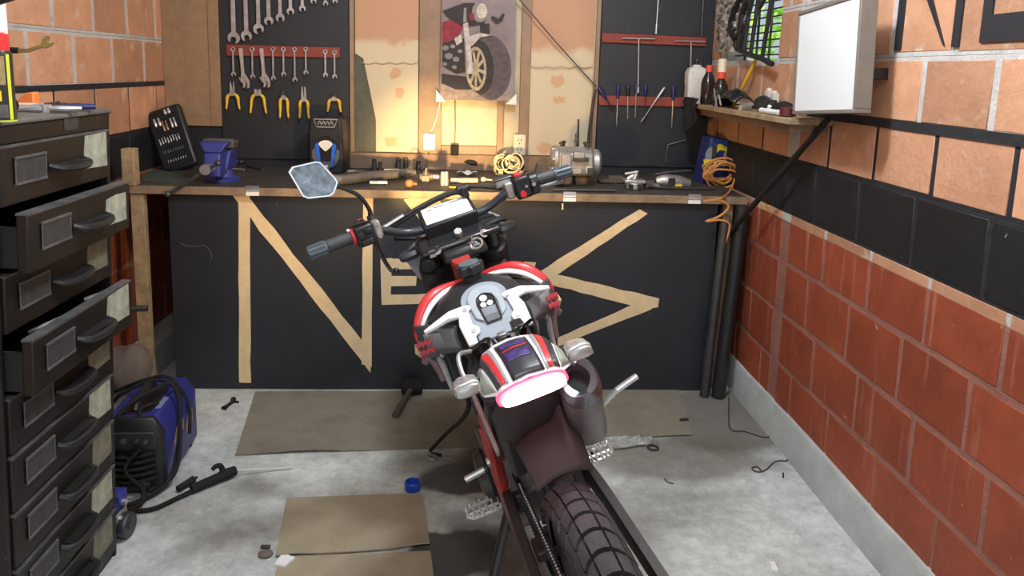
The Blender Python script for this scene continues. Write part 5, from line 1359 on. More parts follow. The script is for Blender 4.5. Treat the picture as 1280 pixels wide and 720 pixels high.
for k, (x, r_) in enumerate(((-.05, .011), (-.012, .013), (.03, .013), (.058, .010))):
    b = MB(); b.cyl((x, -.022, .195), (x, -.042, .193), r_, r_ * .8, 14); b.build('knob', 'dark_steel' if k % 2 else 'black_plastic', wd, bevel=.001)
for k in range(5):
    z_ = .148 - .022 * k
    b = MB(); b.tube([(-.085, -.016, z_ + .006), (-.04, -.022, z_ - .004), (0, -.024, z_ - .008), (.04, -.022, z_ - .004), (.085, -.016, z_ + .006)], .007, 8); b.build('grille_rib', 'rubber', wd)
for x in (-.055, .045):
    b = MB(); b.lathe([(.018, 0), (.019, .008), (.012, .012), (.012, .03)], o=(x, -.012, .045), ax=(0, -1, 0), n=18); b.torus((x, -.021, .045), (0, 1, 0), .016, .003); b.build('terminal', 'dark_steel', wd)
b = MB(); b.tube([(-.0, .06, wh + .002), (-.0, .09, wh + .034), (.0, .2, wh + .036), (.0, .23, wh + .002)], [.016, .015, .015, .016], 10, sm=5); b.build('handle', 'black_plastic', wd)
b = MB(); b.box(-.05, .05, .04, .25, wh - .003, wh + .004); b.build('top_plate', 'black_plastic', wd, bevel=.003)
b = MB(); b.box(.055, .0725, .08, .17, wh, wh + .0015); b.build('maker_plate', mat('blue_grey_plate', (.25, .3, .45), .4, noise=.4, scale=60), wd)
b = MB()
for (y0, y1, z0, z1) in ((.10, .2, .12, .17), (.08, .14, .05, .09), (.22, .3, .10, .16)): b.hexa([(ww + .0005, y0, z0), (ww + .002, y0, z0), (ww + .002, y1, z0 + .012), (ww + .0005, y1, z0 + .012), (ww + .0005, y0 + .03, z1), (ww + .002, y0 + .03, z1), (ww + .002, y1, z1), (ww + .0005, y1, z1)])
b.build('side_decal', mat('orange_decal', (.62, .36, .22), .5, noise=.4, scale=40), wd)
for (x, y) in ((-.08, .04), (.08, .04), (-.08, wl - .04), (.08, wl - .04)):
    b = MB(); b.cyl((x, y, .0), (x, y, .014), .014, n=12); b.build('foot', 'rubber', wd)
# cables of the welder
def Wl(x, y, z): 
    c, s_ = math.cos(wz), math.sin(wz); return (wd.location.x + x * c - y * s_, wd.location.y + x * s_ + y * c, z)
b = MB()
b.tube([Wl(.045, -.03, .045), Wl(.06, -.09, .02), Wl(.0, -.12, .012), Wl(-.075, -.06, .05), Wl(-.085, -.045, .15), Wl(-.02, .0, wh + .03), Wl(.04, .12, wh + .05), Wl(.09, .2, wh + .03), Wl(.118, .12, .14), Wl(.112, .02, .04), Wl(.05, -.06, .012), Wl(-.02, -.10, .009), Wl(.09, -.115, .009), Wl(.16, -.05, .010), Wl(.20, -.01, .014)], .0075, 8, sm=8)
b.tube([Wl(-.15, .2, .2), Wl(-.08, .16, wh + .02), Wl(.02, .19, wh + .055), Wl(.10, .16, wh + .03), Wl(.128, .10, .16), Wl(.125, .03, .05), Wl(.06, -.02, .02)], .0065, 8, sm=8)
b.tube([Wl(-.16, .3, .23), Wl(-.05, .27, wh + .02), Wl(.05, .25, wh + .04), Wl(.11, .25, .2), Wl(.12, .22, .1)], .0065, 8, sm=6)
b.tube([Wl(.06, .10, wh + .012), Wl(.02, .04, wh + .01), Wl(.06, -.02, .2), Wl(.0, -.05, .12), Wl(.045, -.05, .05)], .006, 8, sm=6)
b.build('cable', 'rubber', wd).matrix_parent_inverse = (Matrix.Translation(wd.location) @ Matrix.Rotation(wz, 4, 'Z')).inverted()
b = MB(); b.tube([Wl(-.055, -.03, .045), Wl(-.06, -.08, .03), Wl(-.07, -.13, .018), Wl(-.1, -.2, .014)], [.013, .014, .015, .013], 10, sm=5)
b.build('plug', 'dark_steel', wd).matrix_parent_inverse = (Matrix.Translation(wd.location) @ Matrix.Rotation(wz, 4, 'Z')).inverted()
# second cable end (earth connector)
a, c = G(222, 611, .016), G(242, 599, .018)
b = MB(); b.tube([a, c], [.010, .012], 12); b.tube([c, c + (c - a).normalized() * .015], .004, 8); tag(b.build('cable_plug', 'rubber'), 'short black cable plug lying right of the welder', 'plug')
# electrode holder
a, c = G(239, 611, .02), G(294, 586, .03)
eh = thing('electrode_holder', 'black welding electrode holder lying on the floor right of the welder', 'electrode holder', (a.x, a.y, 0))
d = c - a; d.z = 0
b = MB(); b.tube([(0, 0, .018), (d.x * .6, d.y * .6, .022), (d.x * .75, d.y * .75, .024), (d.x, d.y, .024)], [.015, .016, .019, .016], 12); b.build('grip', 'rubber', eh)
b = MB(); b.tube([(d.x * .72, d.y * .72, .036), (d.x * .66, d.y * .66, .062), (d.x * .55, d.y * .55, .066), (d.x * .47, d.y * .47, .058)], [.011, .009, .008, .007], 8, sm=4); b.build('lever', 'rubber', eh)
e1 = G(300, 586.5, .015); e2 = G(366, 585, .004)
b = MB(); b.tube([(d.x, d.y, .024), (e2.x - a.x, e2.y - a.y, .004)], .0022, 6); b.tube([(d.x, d.y, .026), (e2.x - a.x - .03, e2.y - a.y - .004, .010)], .0018, 6); b.build('electrode', mat('pale_electrode', (.55, .54, .5), .6), eh)
# floor jack (blue) bottom left
q = onY(150, 690, 2.17)
jk = thing('floor_jack', 'blue trolley jack with small metal wheel at the bottom left, partly behind the cabinet', 'jack', (q.x, q.y, 0))
b = MB(); b.box(-.075, .012, -.16, .03, .03, .115); b.build('frame', 'blue', jk, bevel=.008)
b = MB(); b.box(-.06, .018, -.02, .035, .10, .135); b.build('arm', 'blue', jk, bevel=.005)
b = MB(); b.lathe([(.036, 0), (.038, .004), (.038, .020), (.036, .024), (.012, .024), (.012, .028)], o=(.020, -.015, .04), ax=(1, -.1, 0), n=24); b.build('wheel', 'dark_steel', jk)
b = MB(); b.box(.012, .020, -.045, .02, .05, .085); b.build('wheel_bracket', 'alu', jk, bevel=.003)
for (y, z_) in ((-.03, .068), (.0, .105)):
    b = MB(); b.cyl((.012, y, z_), (.028, y, z_), .010, n=6); b.build('bolt', 'chrome', jk)
b = MB(); b.cyl((-.02, .0, .135), (-.02, .0, .15), .016, n=14); b.build('saddle', 'grime', jk)
# ================================================================= MOTORCYCLE
# local frame: x forward, y left, z up (leaning over to the left on its side stand)
yaw, LE = math.radians(10.5), math.radians(18.0)
fw = Vector((-math.sin(yaw), math.cos(yaw), 0)); l0 = Vector((-math.cos(yaw), -math.sin(yaw), 0)); zz_ = Vector((0, 0, 1))
up_ = math.cos(LE) * zz_ + math.sin(LE) * l0; lf_ = math.cos(LE) * l0 - math.sin(LE) * zz_
RB = Matrix((fw, lf_, up_)).transposed()
BO = Vector((0.418, 1.255, 0.022))
bike = thing('motorcycle', 'red, white and black trail motorcycle without seat, leaning in the middle of the room', 'motorcycle', BO, RB)
RW = .335
def bp(name, b, m_, par=None, **k): return b.build(name, m_, par or bike, **k)

# ---- wheels -------------------------------------------------------------------
def wheel(name, cx, cz, R_, wdt, nblk, disc_side, par, steer=None):
    w = bpy.data.objects.new(name, None); COL.objects.link(w); w.parent = par; w.location = (cx, 0, cz)
    # tyre carcass
    half = wdt / 2; hgt = wdt * .62
    def prof(s_):          # s in -1..1 across the tread -> (lateral, radius)
        a = s_ * math.radians(112)
        return (half * math.sin(a) * (1 if abs(a) < PI / 2 else 1), R_ - .011 - hgt * .56 + hgt * .56 * math.cos(a) * 1.0)
    b = MB(); n = 72
    S = [-1 + 2 * k / 16 for k in range(17)]
    rings = []
    for i in range(n):
        th = 2 * PI * i / n
        rings.append([(r_ * math.sin(th), y, r_ * math.cos(th)) for y, r_ in (prof(s_) for s_ in S)])
    ids = [[b.v(p) for p in rg] for rg in rings]
    for i in range(n):
        for k in range(16): b.f((ids[i][k], ids[(i + 1) % n][k], ids[(i + 1) % n][k + 1], ids[i][k + 1]))
    ty = b.build('tyre', 'tyre', w)
    # tread blocks
    tb = MB()
    cols = [(-.62, -.44), (-.42, -.20), (-.18, .18), (.20, .42), (.44, .62)]
    pit = 2 * PI / nblk
    for i in range(nblk):
        for ci, (s0, s1) in enumerate(cols):
            th0 = i * pit
            def pt(u, v, h):
                s_ = s0 + (s1 - s0) * u
                th = th0 + pit * (.08 + .84 * v) - .34 * s_ * s_
                y, r_ = prof(s_); a = s_ * math.radians(112)
                return ((r_ + h * math.cos(a)) * math.sin(th), y + h * math.sin(a), (r_ + h * math.cos(a)) * math.cos(th))
            top = [[tb.v(pt(.04 + .92 * u / 3, .03 + .94 * v / 2, .011)) for v in range(3)] for u in range(4)]
            bot = [[tb.v(pt(u / 3, v / 2, -.001)) for v in range(3)] for u in range(4)]
            for u in range(3):
                for v in range(2): tb.f((top[u][v], top[u + 1][v], top[u + 1][v + 1], top[u][v + 1]))
            for u in range(3):
                tb.f((top[u][0], top[u + 1][0], bot[u + 1][0], bot[u][0])); tb.f((top[u][2], top[u + 1][2], bot[u + 1][2], bot[u][2]))
            for v in range(2):
                tb.f((top[0][v], top[0][v + 1], bot[0][v + 1], bot[0][v])); tb.f((top[3][v], top[3][v + 1], bot[3][v + 1], bot[3][v]))
    tb.build('tread', 'tyre', w)
    rr_ = R_ - wdt * .72
    b = MB(); b.lathe([(rr_ - .012, -.03), (rr_ + .012, -.032), (rr_ + .012, -.026), (rr_ - .002, -.02), (rr_ - .004, .02), (rr_ + .012, .026), (rr_ + .012, .032), (rr_ - .012, .03)], ax=(0, 1, 0), n=48); b.build('rim', 'dark_steel', w)
    b = MB(); b.lathe([(.018, -.06), (.05, -.055), (.05, -.045), (.03, -.03), (.03, .03), (.05, .045), (.05, .055), (.018, .06)], ax=(0, 1, 0), n=24); b.build('hub', 'grime', w)
    b = MB()
    for k in range(36):
        a = 2 * PI * k / 36; a2 = a + (.35 if k % 2 else -.35); sy = .048 if k % 4 < 2 else -.048
        b.tube([(.046 * math.sin(a2), sy, .046 * math.cos(a2)), (rr_ * math.sin(a), 0, rr_ * math.cos(a))], .0018, 5)
    b.build('spokes', 'chrome', w)
    b = MB(); b.lathe([(.07, -.002), (.11, -.002), (.11, .002), (.07, .002)], o=(0, disc_side * .075, 0), ax=(0, 1, 0), n=36); b.build('brake_disc', 'steel', w)
    return w
rw = wheel('rear_wheel', 0, RW, RW, .082, 46, -1, bike)
rw.location.y = .006
# sprocket
b = MB(); sprk = []
for k in range(45 * 4):
    a = 2 * PI * k / 180; r_ = .092 + (.004 if k % 4 in (1, 2) else -.001); sprk.append((r_ * math.cos(a), r_ * math.sin(a)))
b.prism(sprk, lambda a, c, t: (a, t, c), .067, .072); b.build('sprocket', 'steel', rw)

# ---- swing arm ------------------------------------------------------------------
for s_ in (1, -1):
    b = MB(); y = .104 if s_ > 0 else -.126
    path = [(-.05, y + .012 * s_, .33), (.06, y + .008 * s_, .345), (.25, y, .375), (.42, y - .006 * s_, .395), (.56, y - .012 * s_, .39)]
    P_ = catmull(path, 6); rings = []
    for p in P_: rings.append([(p.x, p.y + .012 * dy, p.z + .032 * dz) for dy, dz in ((-1, -.8), (-.8, -1), (.8, -1), (1, -.8), (1, .8), (.8, 1), (-.8, 1), (-1, .8))])
    b.loop(rings); bp('swing_arm', b, 'mud')
    b = MB(); b.cyl((0, y + .028 * s_, .33), (0, y + .055 * s_, .33), .02, n=6); b.cyl((0, y + .05 * s_, .33), (0, y + .07 * s_, .33), .012, n=12); bp('axle_nut', b, 'steel')
    b = MB(); b.box(-.075, -.015, y - .006 + .012 * s_, y + .022 * s_ + .006, .30, .372); b.cyl((-.11, y + .012 * s_, .335), (-.05, y + .012 * s_, .335), .006, n=8); bp('chain_adjuster', b, 'grime', bevel=.003)
    b = MB(); b.cyl((-.102, y + .012 * s_, .335), (-.112, y + .012 * s_, .335), .011, n=6); b.cyl((-.08, y + .02 * s_, .365), (-.08, y + .035 * s_, .365), .009, n=6); bp('adjuster_bolt', b, 'chrome')
b = MB(); b.box(.50, .55, -.08, .08, .365, .415); bp('swing_arm_pivot', b, 'dark_steel', bevel=.005)
b = MB(); b.box(.28, .34, -.085, .085, .385, .41); bp('swing_arm_brace', b, 'mud', bevel=.005)
# chain: upper and lower runs as links
def chain_run(z0, z1):
    b = MB(); n = 54
    for k in range(n):
        x = .0 + .54 * k / n; z = z0 + (z1 - z0) * k / n
        b.box(x, x + .0075, .054, .0565, z - .0042, z + .0042); b.box(x, x + .0075, .0625, .065, z - .0042, z + .0042)
        b.cyl((x + .0038, .052, z), (x + .0038, .067, z), .0034, n=6)
        b.box(x + .006, x + .0115, .0566, .0624, z - .0034, z + .0034)
    return b
bp('chain', chain_run(.424, .452), 'dark_steel'); bp('chain', chain_run(.238, .375), 'dark_steel')
b = MB()
for k in range(46):
    x = .03 + .46 * k / 46; z = .424 + (.452 - .424) * x / .54
    b.sphere((x, .0595, z + .0058), .0032, 6, 5)
bp('chain_rollers', b, mat('shiny_roller', (.8, .8, .8), .25, .6))
# ---- frame ------------------------------------------------------------------------
b = MB()
b.tube([(.855, 0, .885), (.80, 0, .85), (.66, 0, .80), (.55, 0, .75)], .022, 12, sm=4)
b.tube([(.85, 0, .90), (.86, 0, .72), (.84, 0, .5), (.78, 0, .36)], .02, 12, sm=4)
for s_ in (1, -1):
    b.tube([(.545, .092 * s_, .60), (.54, .095 * s_, .50), (.54, .095 * s_, .33)], .017, 12, sm=4)
    b.tube([(.78, .03 * s_, .36), (.70, .075 * s_, .27), (.54, .095 * s_, .30)], .013, 10, sm=4)
bp('frame', b, 'red_frame')
for s_ in (1, -1):
    b = MB(); b.tube([(.54, .085 * s_, .55), (.42, .088 * s_, .66), (.26, .082 * s_, .80)], .011, 10, sm=4); b.tube([(.60, .05 * s_, .78), (.45, .085 * s_, .78), (.30, .085 * s_, .83), (.17, .07 * s_, .87)], .013, 10, sm=4); b.tube([(.60, .05 * s_, .78), (.56, .085 * s_, .70), (.546, .091 * s_, .605)], .0165, 12, sm=4); bp('subframe_stay', b, 'black_plastic')
b = MB(); b.lathe([(.024, -.09), (.028, -.085), (.028, .065), (.024, .07)], o=(.865, 0, .872), ax=(-.45, 0, 1), n=20); bp('steering_head', b, 'red_frame')
for s_ in (1, -1):
    k0, k1 = (0, .008)
    pl8 = [(.50, .098, .46), (.55, .104, .46), (.55, .112, .46), (.50, .106, .46), (.49, .088, .62), (.54, .094, .64), (.54, .102, .64), (.49, .096, .62)]
    b = MB(); b.hexa([(x, y * s_, z) for x, y, z in pl8]); bp('frame_side_plate', b, 'red_frame', bevel=.003)
b = MB(); b.cyl((.50, .11, .53), (.50, .117, .53), .012, n=12); bp('frame_bolt', b, 'chrome')
# ---- engine ------------------------------------------------------------------------
b = MB(); b.loop([[(x, y * s_, z) for x, z in ((.50, .34), (.56, .28), (.76, .27), (.83, .34), (.82, .46), (.70, .52), (.55, .50))] for y, s_ in ((-.11, 1), (-.085, 1.0), (.085, 1), (.11, 1))]); bp('engine_case', b, 'grime', bevel=.01)
for s_ in (1, -1):
    b = MB(); b.lathe([(.075, 0), (.08, .01), (.07, .03), (.03, .035)], o=(.68, s_ * .11, .38), ax=(0, s_, 0), n=24); bp('engine_cover', b, 'dark_steel')
b = MB()
for k in range(9): z = .53 + .022 * k; b.hexa([(.66 + .01 * k, -.08, z), (.80 + .01 * k, -.08, z), (.80 + .01 * k, .08, z), (.66 + .01 * k, .08, z), (.66 + .01 * k, -.08, z + .008), (.80 + .01 * k, -.08, z + .008), (.80 + .01 * k, .08, z + .008), (.66 + .01 * k, .08, z + .008)])
b.cyl((.72, 0, .5), (.81, 0, .74), .062, n=20); bp('cylinder', b, 'grime')
b = MB(); b.tube([(.60, 0, .60), (.55, .0, .63), (.46, 0, .64)], [.03, .035, .05], 12); b.box(.34, .48, -.075, .075, .56, .74); bp('air_box', b, 'black_plastic', bevel=.01)
# ---- rear shock -------------------------------------------------------------------
b = MB(); 
b.tube([(.30 + .10 * k / 60 + .0, .035 * math.cos(k * .7), .48 + .24 * k / 60 + .0) if False else (.40 + .05 * k / 60, .032 * math.cos(k * .7), .47 + .20 * k / 60 + .01 * math.sin(k * .7)) for k in range(60)], .005, 6); b.cyl((.40, 0, .44), (.46, 0, .74), .016); bp('shock_absorber', b, 'dark_steel')
# ---- inner mudguard ------------------------------------------------------------------
b = MB()
def mudg(u, v):
    # v 0 = top under the tail, 1 = lower rear edge ; u across
    s_ = 2 * u - 1
    x = .215 + .10 * v + (.03 * v * v); z = .855 - .245 * v
    wv = .095 - .012 * v
    x += .05 * s_ * s_ * (1 - .3 * v)
    return (x, s_ * -wv - .004, z - .0)
b.grid(mudg, 20, 14); bp('inner_mudguard', b, 'mud', solid=.003)
b = MB()
def mudflap(u, v):
    s_ = 2 * u - 1
    wave = .040 * math.exp(-((u - .82) / .10) ** 2) + .014 * u - .014 - (.03 * max(0, u - .88) / .12)
    a = Vector((.305, -.012 - s_ * .070, .690 + wave)); c = Vector((.206, -.012 - s_ * .060, .616))
    p = a.lerp(c, v); p.z -= .016 * s_ * s_ - .006 * math.sin(PI * v)
    return p
b.grid(mudflap, 24, 10); bp('mudguard_flap', b, mat('dull_mudguard', (.045, .036, .034), .72, noise=.4, scale=12, bump=.1), solid=.004)
# ---- tail -------------------------------------------------------------------------------
T0 = .008
def tail_sec(x, w, ztop, zs, zb):   # half-section ring
    return [(x, T0 + w * y, z) for y, z in ((-1, zb), (-1.0, zs), (-.82, zs + (ztop - zs) * .62), (-.45, ztop - .004), (0, ztop), (.45, ztop - .004), (.82, zs + (ztop - zs) * .62), (1.0, zs), (1, zb))]
secs = [(.285, .068, .905, .872, .856), (.24, .083, .912, .872, .852), (.19, .093, .911, .870, .852), (.15, .090, .901, .868, .856), (.122, .062, .889, .874, .864)]
b = MB(); TS = [tail_sec(*s_) for s_ in secs]
ids = [[b.v(p) for p in r_] for r_ in TS]
for k in range(len(ids) - 1):
    for j in range(9):
        b.mi = 0 if 1 <= j <= 6 else 1
        b.f((ids[k][j], ids[k][(j + 1) % 9], ids[k + 1][(j + 1) % 9], ids[k + 1][j]))
b.mi = 1; b.f(ids[0][::-1]); b.f(ids[-1])
bp('tail_cowl', b, ['white_plastic', 'black_plastic'], bevel=.003)
def tail_top(x, y):
    """height of the cowl top at (x,y)"""
    for k in range(len(secs) - 1):
        if secs[k][0] >= x >= secs[k + 1][0]:
            t = (secs[k][0] - x) / (secs[k][0] - secs[k + 1][0]); a = [secs[k][i] + (secs[k + 1][i] - secs[k][i]) * t for i in range(5)]
            break
    else: a = secs[0] if x > secs[0][0] else secs[-1]
    w, zt_, zs_ = a[1], a[2], a[3]; r_ = abs(y - T0) / w
    if r_ < .45: return zt_ - .004 * r_ / .45
    if r_ < .82: return zt_ - .004 + (zs_ + (zt_ - zs_) * .62 - zt_ + .004) * (r_ - .45) / .37
    return zs_ + (zt_ - zs_) * .62 * (1 - min(1, (r_ - .82) / .18))
tcow = bike.children[-1]
def decal(name, pts4, m_, n=8, lift=.0022):
    """pts4: four (x,y) corners draped over the cowl"""
    a, c, d, e = [Vector((p[0], p[1], 0)) for p in pts4]
    b = MB()
    def fn(u, v):
        p = (a * (1 - u) + c * u) * (1 - v) + (e * (1 - u) + d * u) * v
        return (p.x, p.y, tail_top(p.x, p.y) + lift)
    b.grid(fn, n, n); return b.build(name, m_, tcow, solid=.0008)
dk = mat('dark_decal', (.03, .028, .035), .35, noise=.3, scale=30)
gr_ = mat('grey_decal', (.33, .33, .35), .35)
decal('centre_decal', [(.127, T0 + .030), (.127, T0 - .034), (.255, T0 - .032), (.255, T0 + .034)], dk)
vio = mat('violet_decal', (.085, .04, .26), .35, noise=.8, scale=60, col2=(.02, .015, .05))
decal('violet_script', [(.222, T0 + .026), (.222, T0 - .027), (.238, T0 - .027), (.238, T0 + .029)], vio, lift=.0034)
decal('red_script', [(.205, T0 + .027), (.212, T0 - .027), (.219, T0 - .027), (.212, T0 + .027)], mat('red_script', (.5, .05, .06), .35, noise=.5, scale=60), lift=.0034)
decal('violet_script', [(.172, T0 + .025), (.172, T0 - .025), (.20, T0 - .024), (.20, T0 + .026)], vio, lift=.0034)
for s_ in (1, -1):
    decal('red_stripe', [(.130, T0 + s_ * .052), (.130, T0 + s_ * .043), (.268, T0 + s_ * .052), (.268, T0 + s_ * .066)], 'red_plastic')
    decal('grey_stripe', [(.128, T0 + s_ * .0425), (.128, T0 + s_ * .038), (.272, T0 + s_ * .043), (.272, T0 + s_ * .0515)], gr_)
    decal('black_stripe', [(.129, T0 + s_ * .063), (.128, T0 + s_ * .053), (.262, T0 + s_ * .067), (.250, T0 + s_ * .077)], dk)
    decal('side_decal', [(.150, T0 + s_ * .088), (.131, T0 + s_ * .066), (.240, T0 + s_ * .081), (.225, T0 + s_ * .086)], mat('pale_side_decal_%d' % s_, (.30, .33, .28), .4))
# tail lamp
b = MB()
def lens(x0_, k): return [(x0_ - .004 * math.cos(a) * 0, T0 + .066 * k * math.copysign(abs(math.cos(a)) ** .7, math.cos(a)), .868 + .0175 * k * math.copysign(abs(math.sin(a)) ** .7, math.sin(a)) - .004 * math.cos(a) ** 2) for a in [2 * PI * i / 28 for i in range(28)]]
b.mi = 1; b.loop([lens(.150, 1.0), lens(.118, 1.0), lens(.107, .95)]); b.mi = 0; b.loop([lens(.1069, .95), lens(.103, .82), lens(.1, .6)])
bp('tail_lamp', b, [mat('lit_tail_lens', (.9, .3, .35), .3, emit=(1.0, .66, .70), estr=9.0), mat('lit_lens_edge', (.9, .2, .25), .3, emit=(1.0, .30, .36), estr=1.5)])
tl_ = bike.children[-1]
b = MB(); b.loop([lens(.150, 1.05), lens(.124, 1.07), lens(.117, 1.06), lens(.117, 1.0)], caps=False); b.build('lens_rim', mat('red_lens_rim', (.8, .05, .1), .3, emit=(1, .06, .12), estr=2.5), tl_)
# rear turn signals
for s_, y in ((1, .120), (-1, -.105)):
    sg = bpy.data.objects.new('turn_signal', None); COL.objects.link(sg); sg.parent = bike; sg.location = (.17, y, .892 if s_ > 0 else .882)
    b = MB(); b.tube([(.03, -s_ * .045, -.012), (.02, -s_ * .02, -.006), (0, 0, 0)], .008, 8); b.build('stalk', 'black_plastic', sg)
    b = MB(); b.loop([[(x, y_ * k, z_ * k) for y_, z_ in ((-.026, -.009), (-.024, .009), (-.012, .013), (.014, .013), (.026, .008), (.026, -.008), (.012, -.012), (-.014, -.012))] for x, k in ((.035, .55), (.02, .9), (-.012, 1.0))]); b.build('shell', mat('pale_chrome_%d' % s_, (.75, .76, .78), .22, .75), sg, bevel=.003)
    b = MB(); b.loop([[(x, y_ * k, z_ * k) for y_, z_ in ((-.026, -.009), (-.024, .009), (-.012, .013), (.014, .013), (.026, .008), (.026, -.008), (.012, -.012), (-.014, -.012))] for x, k in ((-.0125, .95), (-.024, .9), (-.027, .6))]); b.build('lens', mat('clear_lens_%d' % s_, (.45, .46, .46), .2, .5), sg, bevel=.002)
# grab loop / wire on the left of the tail
b = MB(); b.tube([(.30, .085, .90), (.27, .112, .912), (.22, .118, .895), (.19, .112, .875)], .005, 8, sm=5); bp('tail_bracket', b, 'steel')
# side number panels hanging below tail (pale thin strips)
b = MB(); b.grid(lambda u, v: (.26 - .03 * u, .108 - .012 * v + .004 * math.sin(u * 8), .845 - .15 * v + .0 * u), 4, 10); bp('side_strip', b, mat('dusty_grey_strip', (.25, .24, .23), .6, noise=.4), solid=.004)
# electrics visible in the gap where the seat is missing
b = MB(); rr = random.Random(12)
for k in range(9):
    x = .30 + .16 * rr.random(); y = -.05 + .1 * rr.random(); b.box(x - .022, x + .022, y - .014, y + .014, .80, .84 + .03 * rr.random())
bp('electrics', b, 'black_plastic', bevel=.003)
b = MB()
for k in range(7):
    y0 = -.055 + .018 * k; b.tube([(.30, y0, .85), (.36, y0 + rr.uniform(-.02, .02), .88 + rr.uniform(-.01, .012)), (.42, y0 + rr.uniform(-.02, .02), .85), (.5, y0, .82)], .004, 6, sm=4)
bp('wiring', b, 'black_gloss')
b = MB(); b.box(.33, .37, -.03, -.012, .855, .875); b.box(.35, .38, .02, .038, .855, .872); b.box(.40, .42, -.01, .01, .85, .868); bp('connectors', b, 'steel', bevel=.002)
b = MB(); b.hexa([(.31, -.07, .855), (.40, -.06, .835), (.40, -.02, .835), (.31, -.02, .865), (.31, -.07, .868), (.40, -.06, .85), (.40, -.02, .85), (.31, -.02, .878)]); bp('red_cover', b, 'red_plastic', bevel=.004)
# ---- tank -----------------------------------------------------------------------------
b = MB()
def tsec(x, w, zt_, zb): return [(x, w * y, z) for y, z in ((-1, zb + .03), (-1, zt_ - .05), (-.8, zt_ - .015), (-.4, zt_), (.4, zt_), (.8, zt_ - .015), (1, zt_ - .05), (1, zb + .03), (.6, zb), (-.6, zb))]
b.loop([tsec(.50, .055, .80, .72), tsec(.56, .075, .828, .73), tsec(.62, .098, .866, .75), tsec(.68, .125, .895, .76), tsec(.76, .12, .893, .78), tsec(.83, .085, .88, .80)])
bp('fuel_tank', b, mat('black_tank', (.028, .03, .036), .4, noise=.4, scale=14), bevel=.008)
b = MB(); lob = []
for k in range(64):
    a = 2 * PI * k / 64; r_ = .034 + .0035 * math.cos(8 * a); lob.append((r_ * math.cos(a), r_ * math.sin(a)))
q = Vector((.755, -.010, .893))
b.prism(lob, lambda a, c, t: q + Vector((a, c, t)), .018, .045); b.cyl(q + Vector((0, 0, -.02)), q + Vector((0, 0, .018)), .026, n=24)
bp('tank_cap', b, mat('cap_black', (.03, .033, .037), .45, noise=.3), bevel=.004)
b = MB(); b.cyl(q + Vector((0, 0, .045)), q + Vector((0, 0, .0475)), .027, n=28); b.build('cap_disc', mat('cap_grey', (.13, .15, .17), .45), bike.children[-1])
# grey centre panel with white rails
def PZ(x):   # profile of the panel top along x
    pts = [(.50, .806), (.53, .820), (.56, .834), (.60, .853), (.63, .868), (.66, .883), (.69, .896)]
    for k in range(len(pts) - 1):
        if pts[k][0] <= x <= pts[k + 1][0]:
            t = (x - pts[k][0]) / (pts[k + 1][0] - pts[k][0]); return pts[k][1] + (pts[k + 1][1] - pts[k][1]) * t
    return pts[0][1] if x < .5 else pts[-1][1]
YC = -.008
slope = Vector((.19, 0, .092)).normalized(); nrm_ = Vector((-slope.z, 0, slope.x))
def pan(name, poly, m_, t0, t1, par=None, bev=.002):
    """poly: (x, y) outline seen from above, standing off the slope"""
    b = MB(); b.prism(poly, lambda x, y, t: Vector((x, y + YC, PZ(x))) + nrm_ * t, t0, t1); return bp(name, b, m_, par, bevel=bev)
archo = [(.630 + .052 * math.cos(math.radians(a)), .060 * math.sin(math.radians(a))) for a in range(-90, 91, 10)]
pan('centre_panel', [(.512, .052)] + [(.57, .056)] + archo[::-1] + [(.57, -.056), (.512, -.052)], 'grey_plastic', .006, .014)
cp = bike.children[-1]
archi = [(.628 + .038 * math.cos(math.radians(a)), .044 * math.sin(math.radians(a))) for a in range(-90, 91, 10)]
pan('raised_arch', [(.575, .040)] + archi[::-1] + [(.575, -.040), (.56, -.022), (.61, -.026), (.632, -.02), (.640, 0), (.632, .02), (.61, .026), (.56, .022)], mat('pale_grey_arch', (.36, .41, .46), .38), .0145, .021, cp, .004)
rec = [(.552, .018)] + [(.618 + .022 * math.cos(math.radians(a)), .022 * math.sin(math.radians(a))) for a in range(90, -91, -15)] + [(.552, -.018)]
pan('recess', rec, mat('slot_grey', (.2, .23, .27), .4), .0142, .0165, cp, .001)
rim_ = MB(); rim_.tube([Vector((x, y + YC, PZ(x))) + nrm_ * .0185 for x, y in rec], .0022, 6, closed=True); rim_.build('recess_edge', 'black_gloss', cp)
pan('recess_back', [(.60, .019)] + [(.618 + .019 * math.cos(math.radians(a)), .019 * math.sin(math.radians(a))) for a in range(90, -91, -15)] + [(.60, -.019)], 'black_gloss', .0166, .0172, cp, 0)
for (x, y, r_, m_) in ((.627, .003, .0095, 'white_plastic'), (.608, .009, .0075, 'white_plastic'), (.608, -.008, .0075, 'white_plastic')):
    pan('white_dot', [(x + r_ * math.cos(2 * PI * k / 18), y + r_ * math.sin(2 * PI * k / 18)) for k in range(18)], m_, .0173, .0185, cp, 0)
pan('grey_plate', [(.556, .015), (.575, .015), (.575, -.015), (.556, -.015)], mat('plate_grey', (.15, .16, .17), .4, noise=.4, scale=50), .0167, .018, cp, 0)
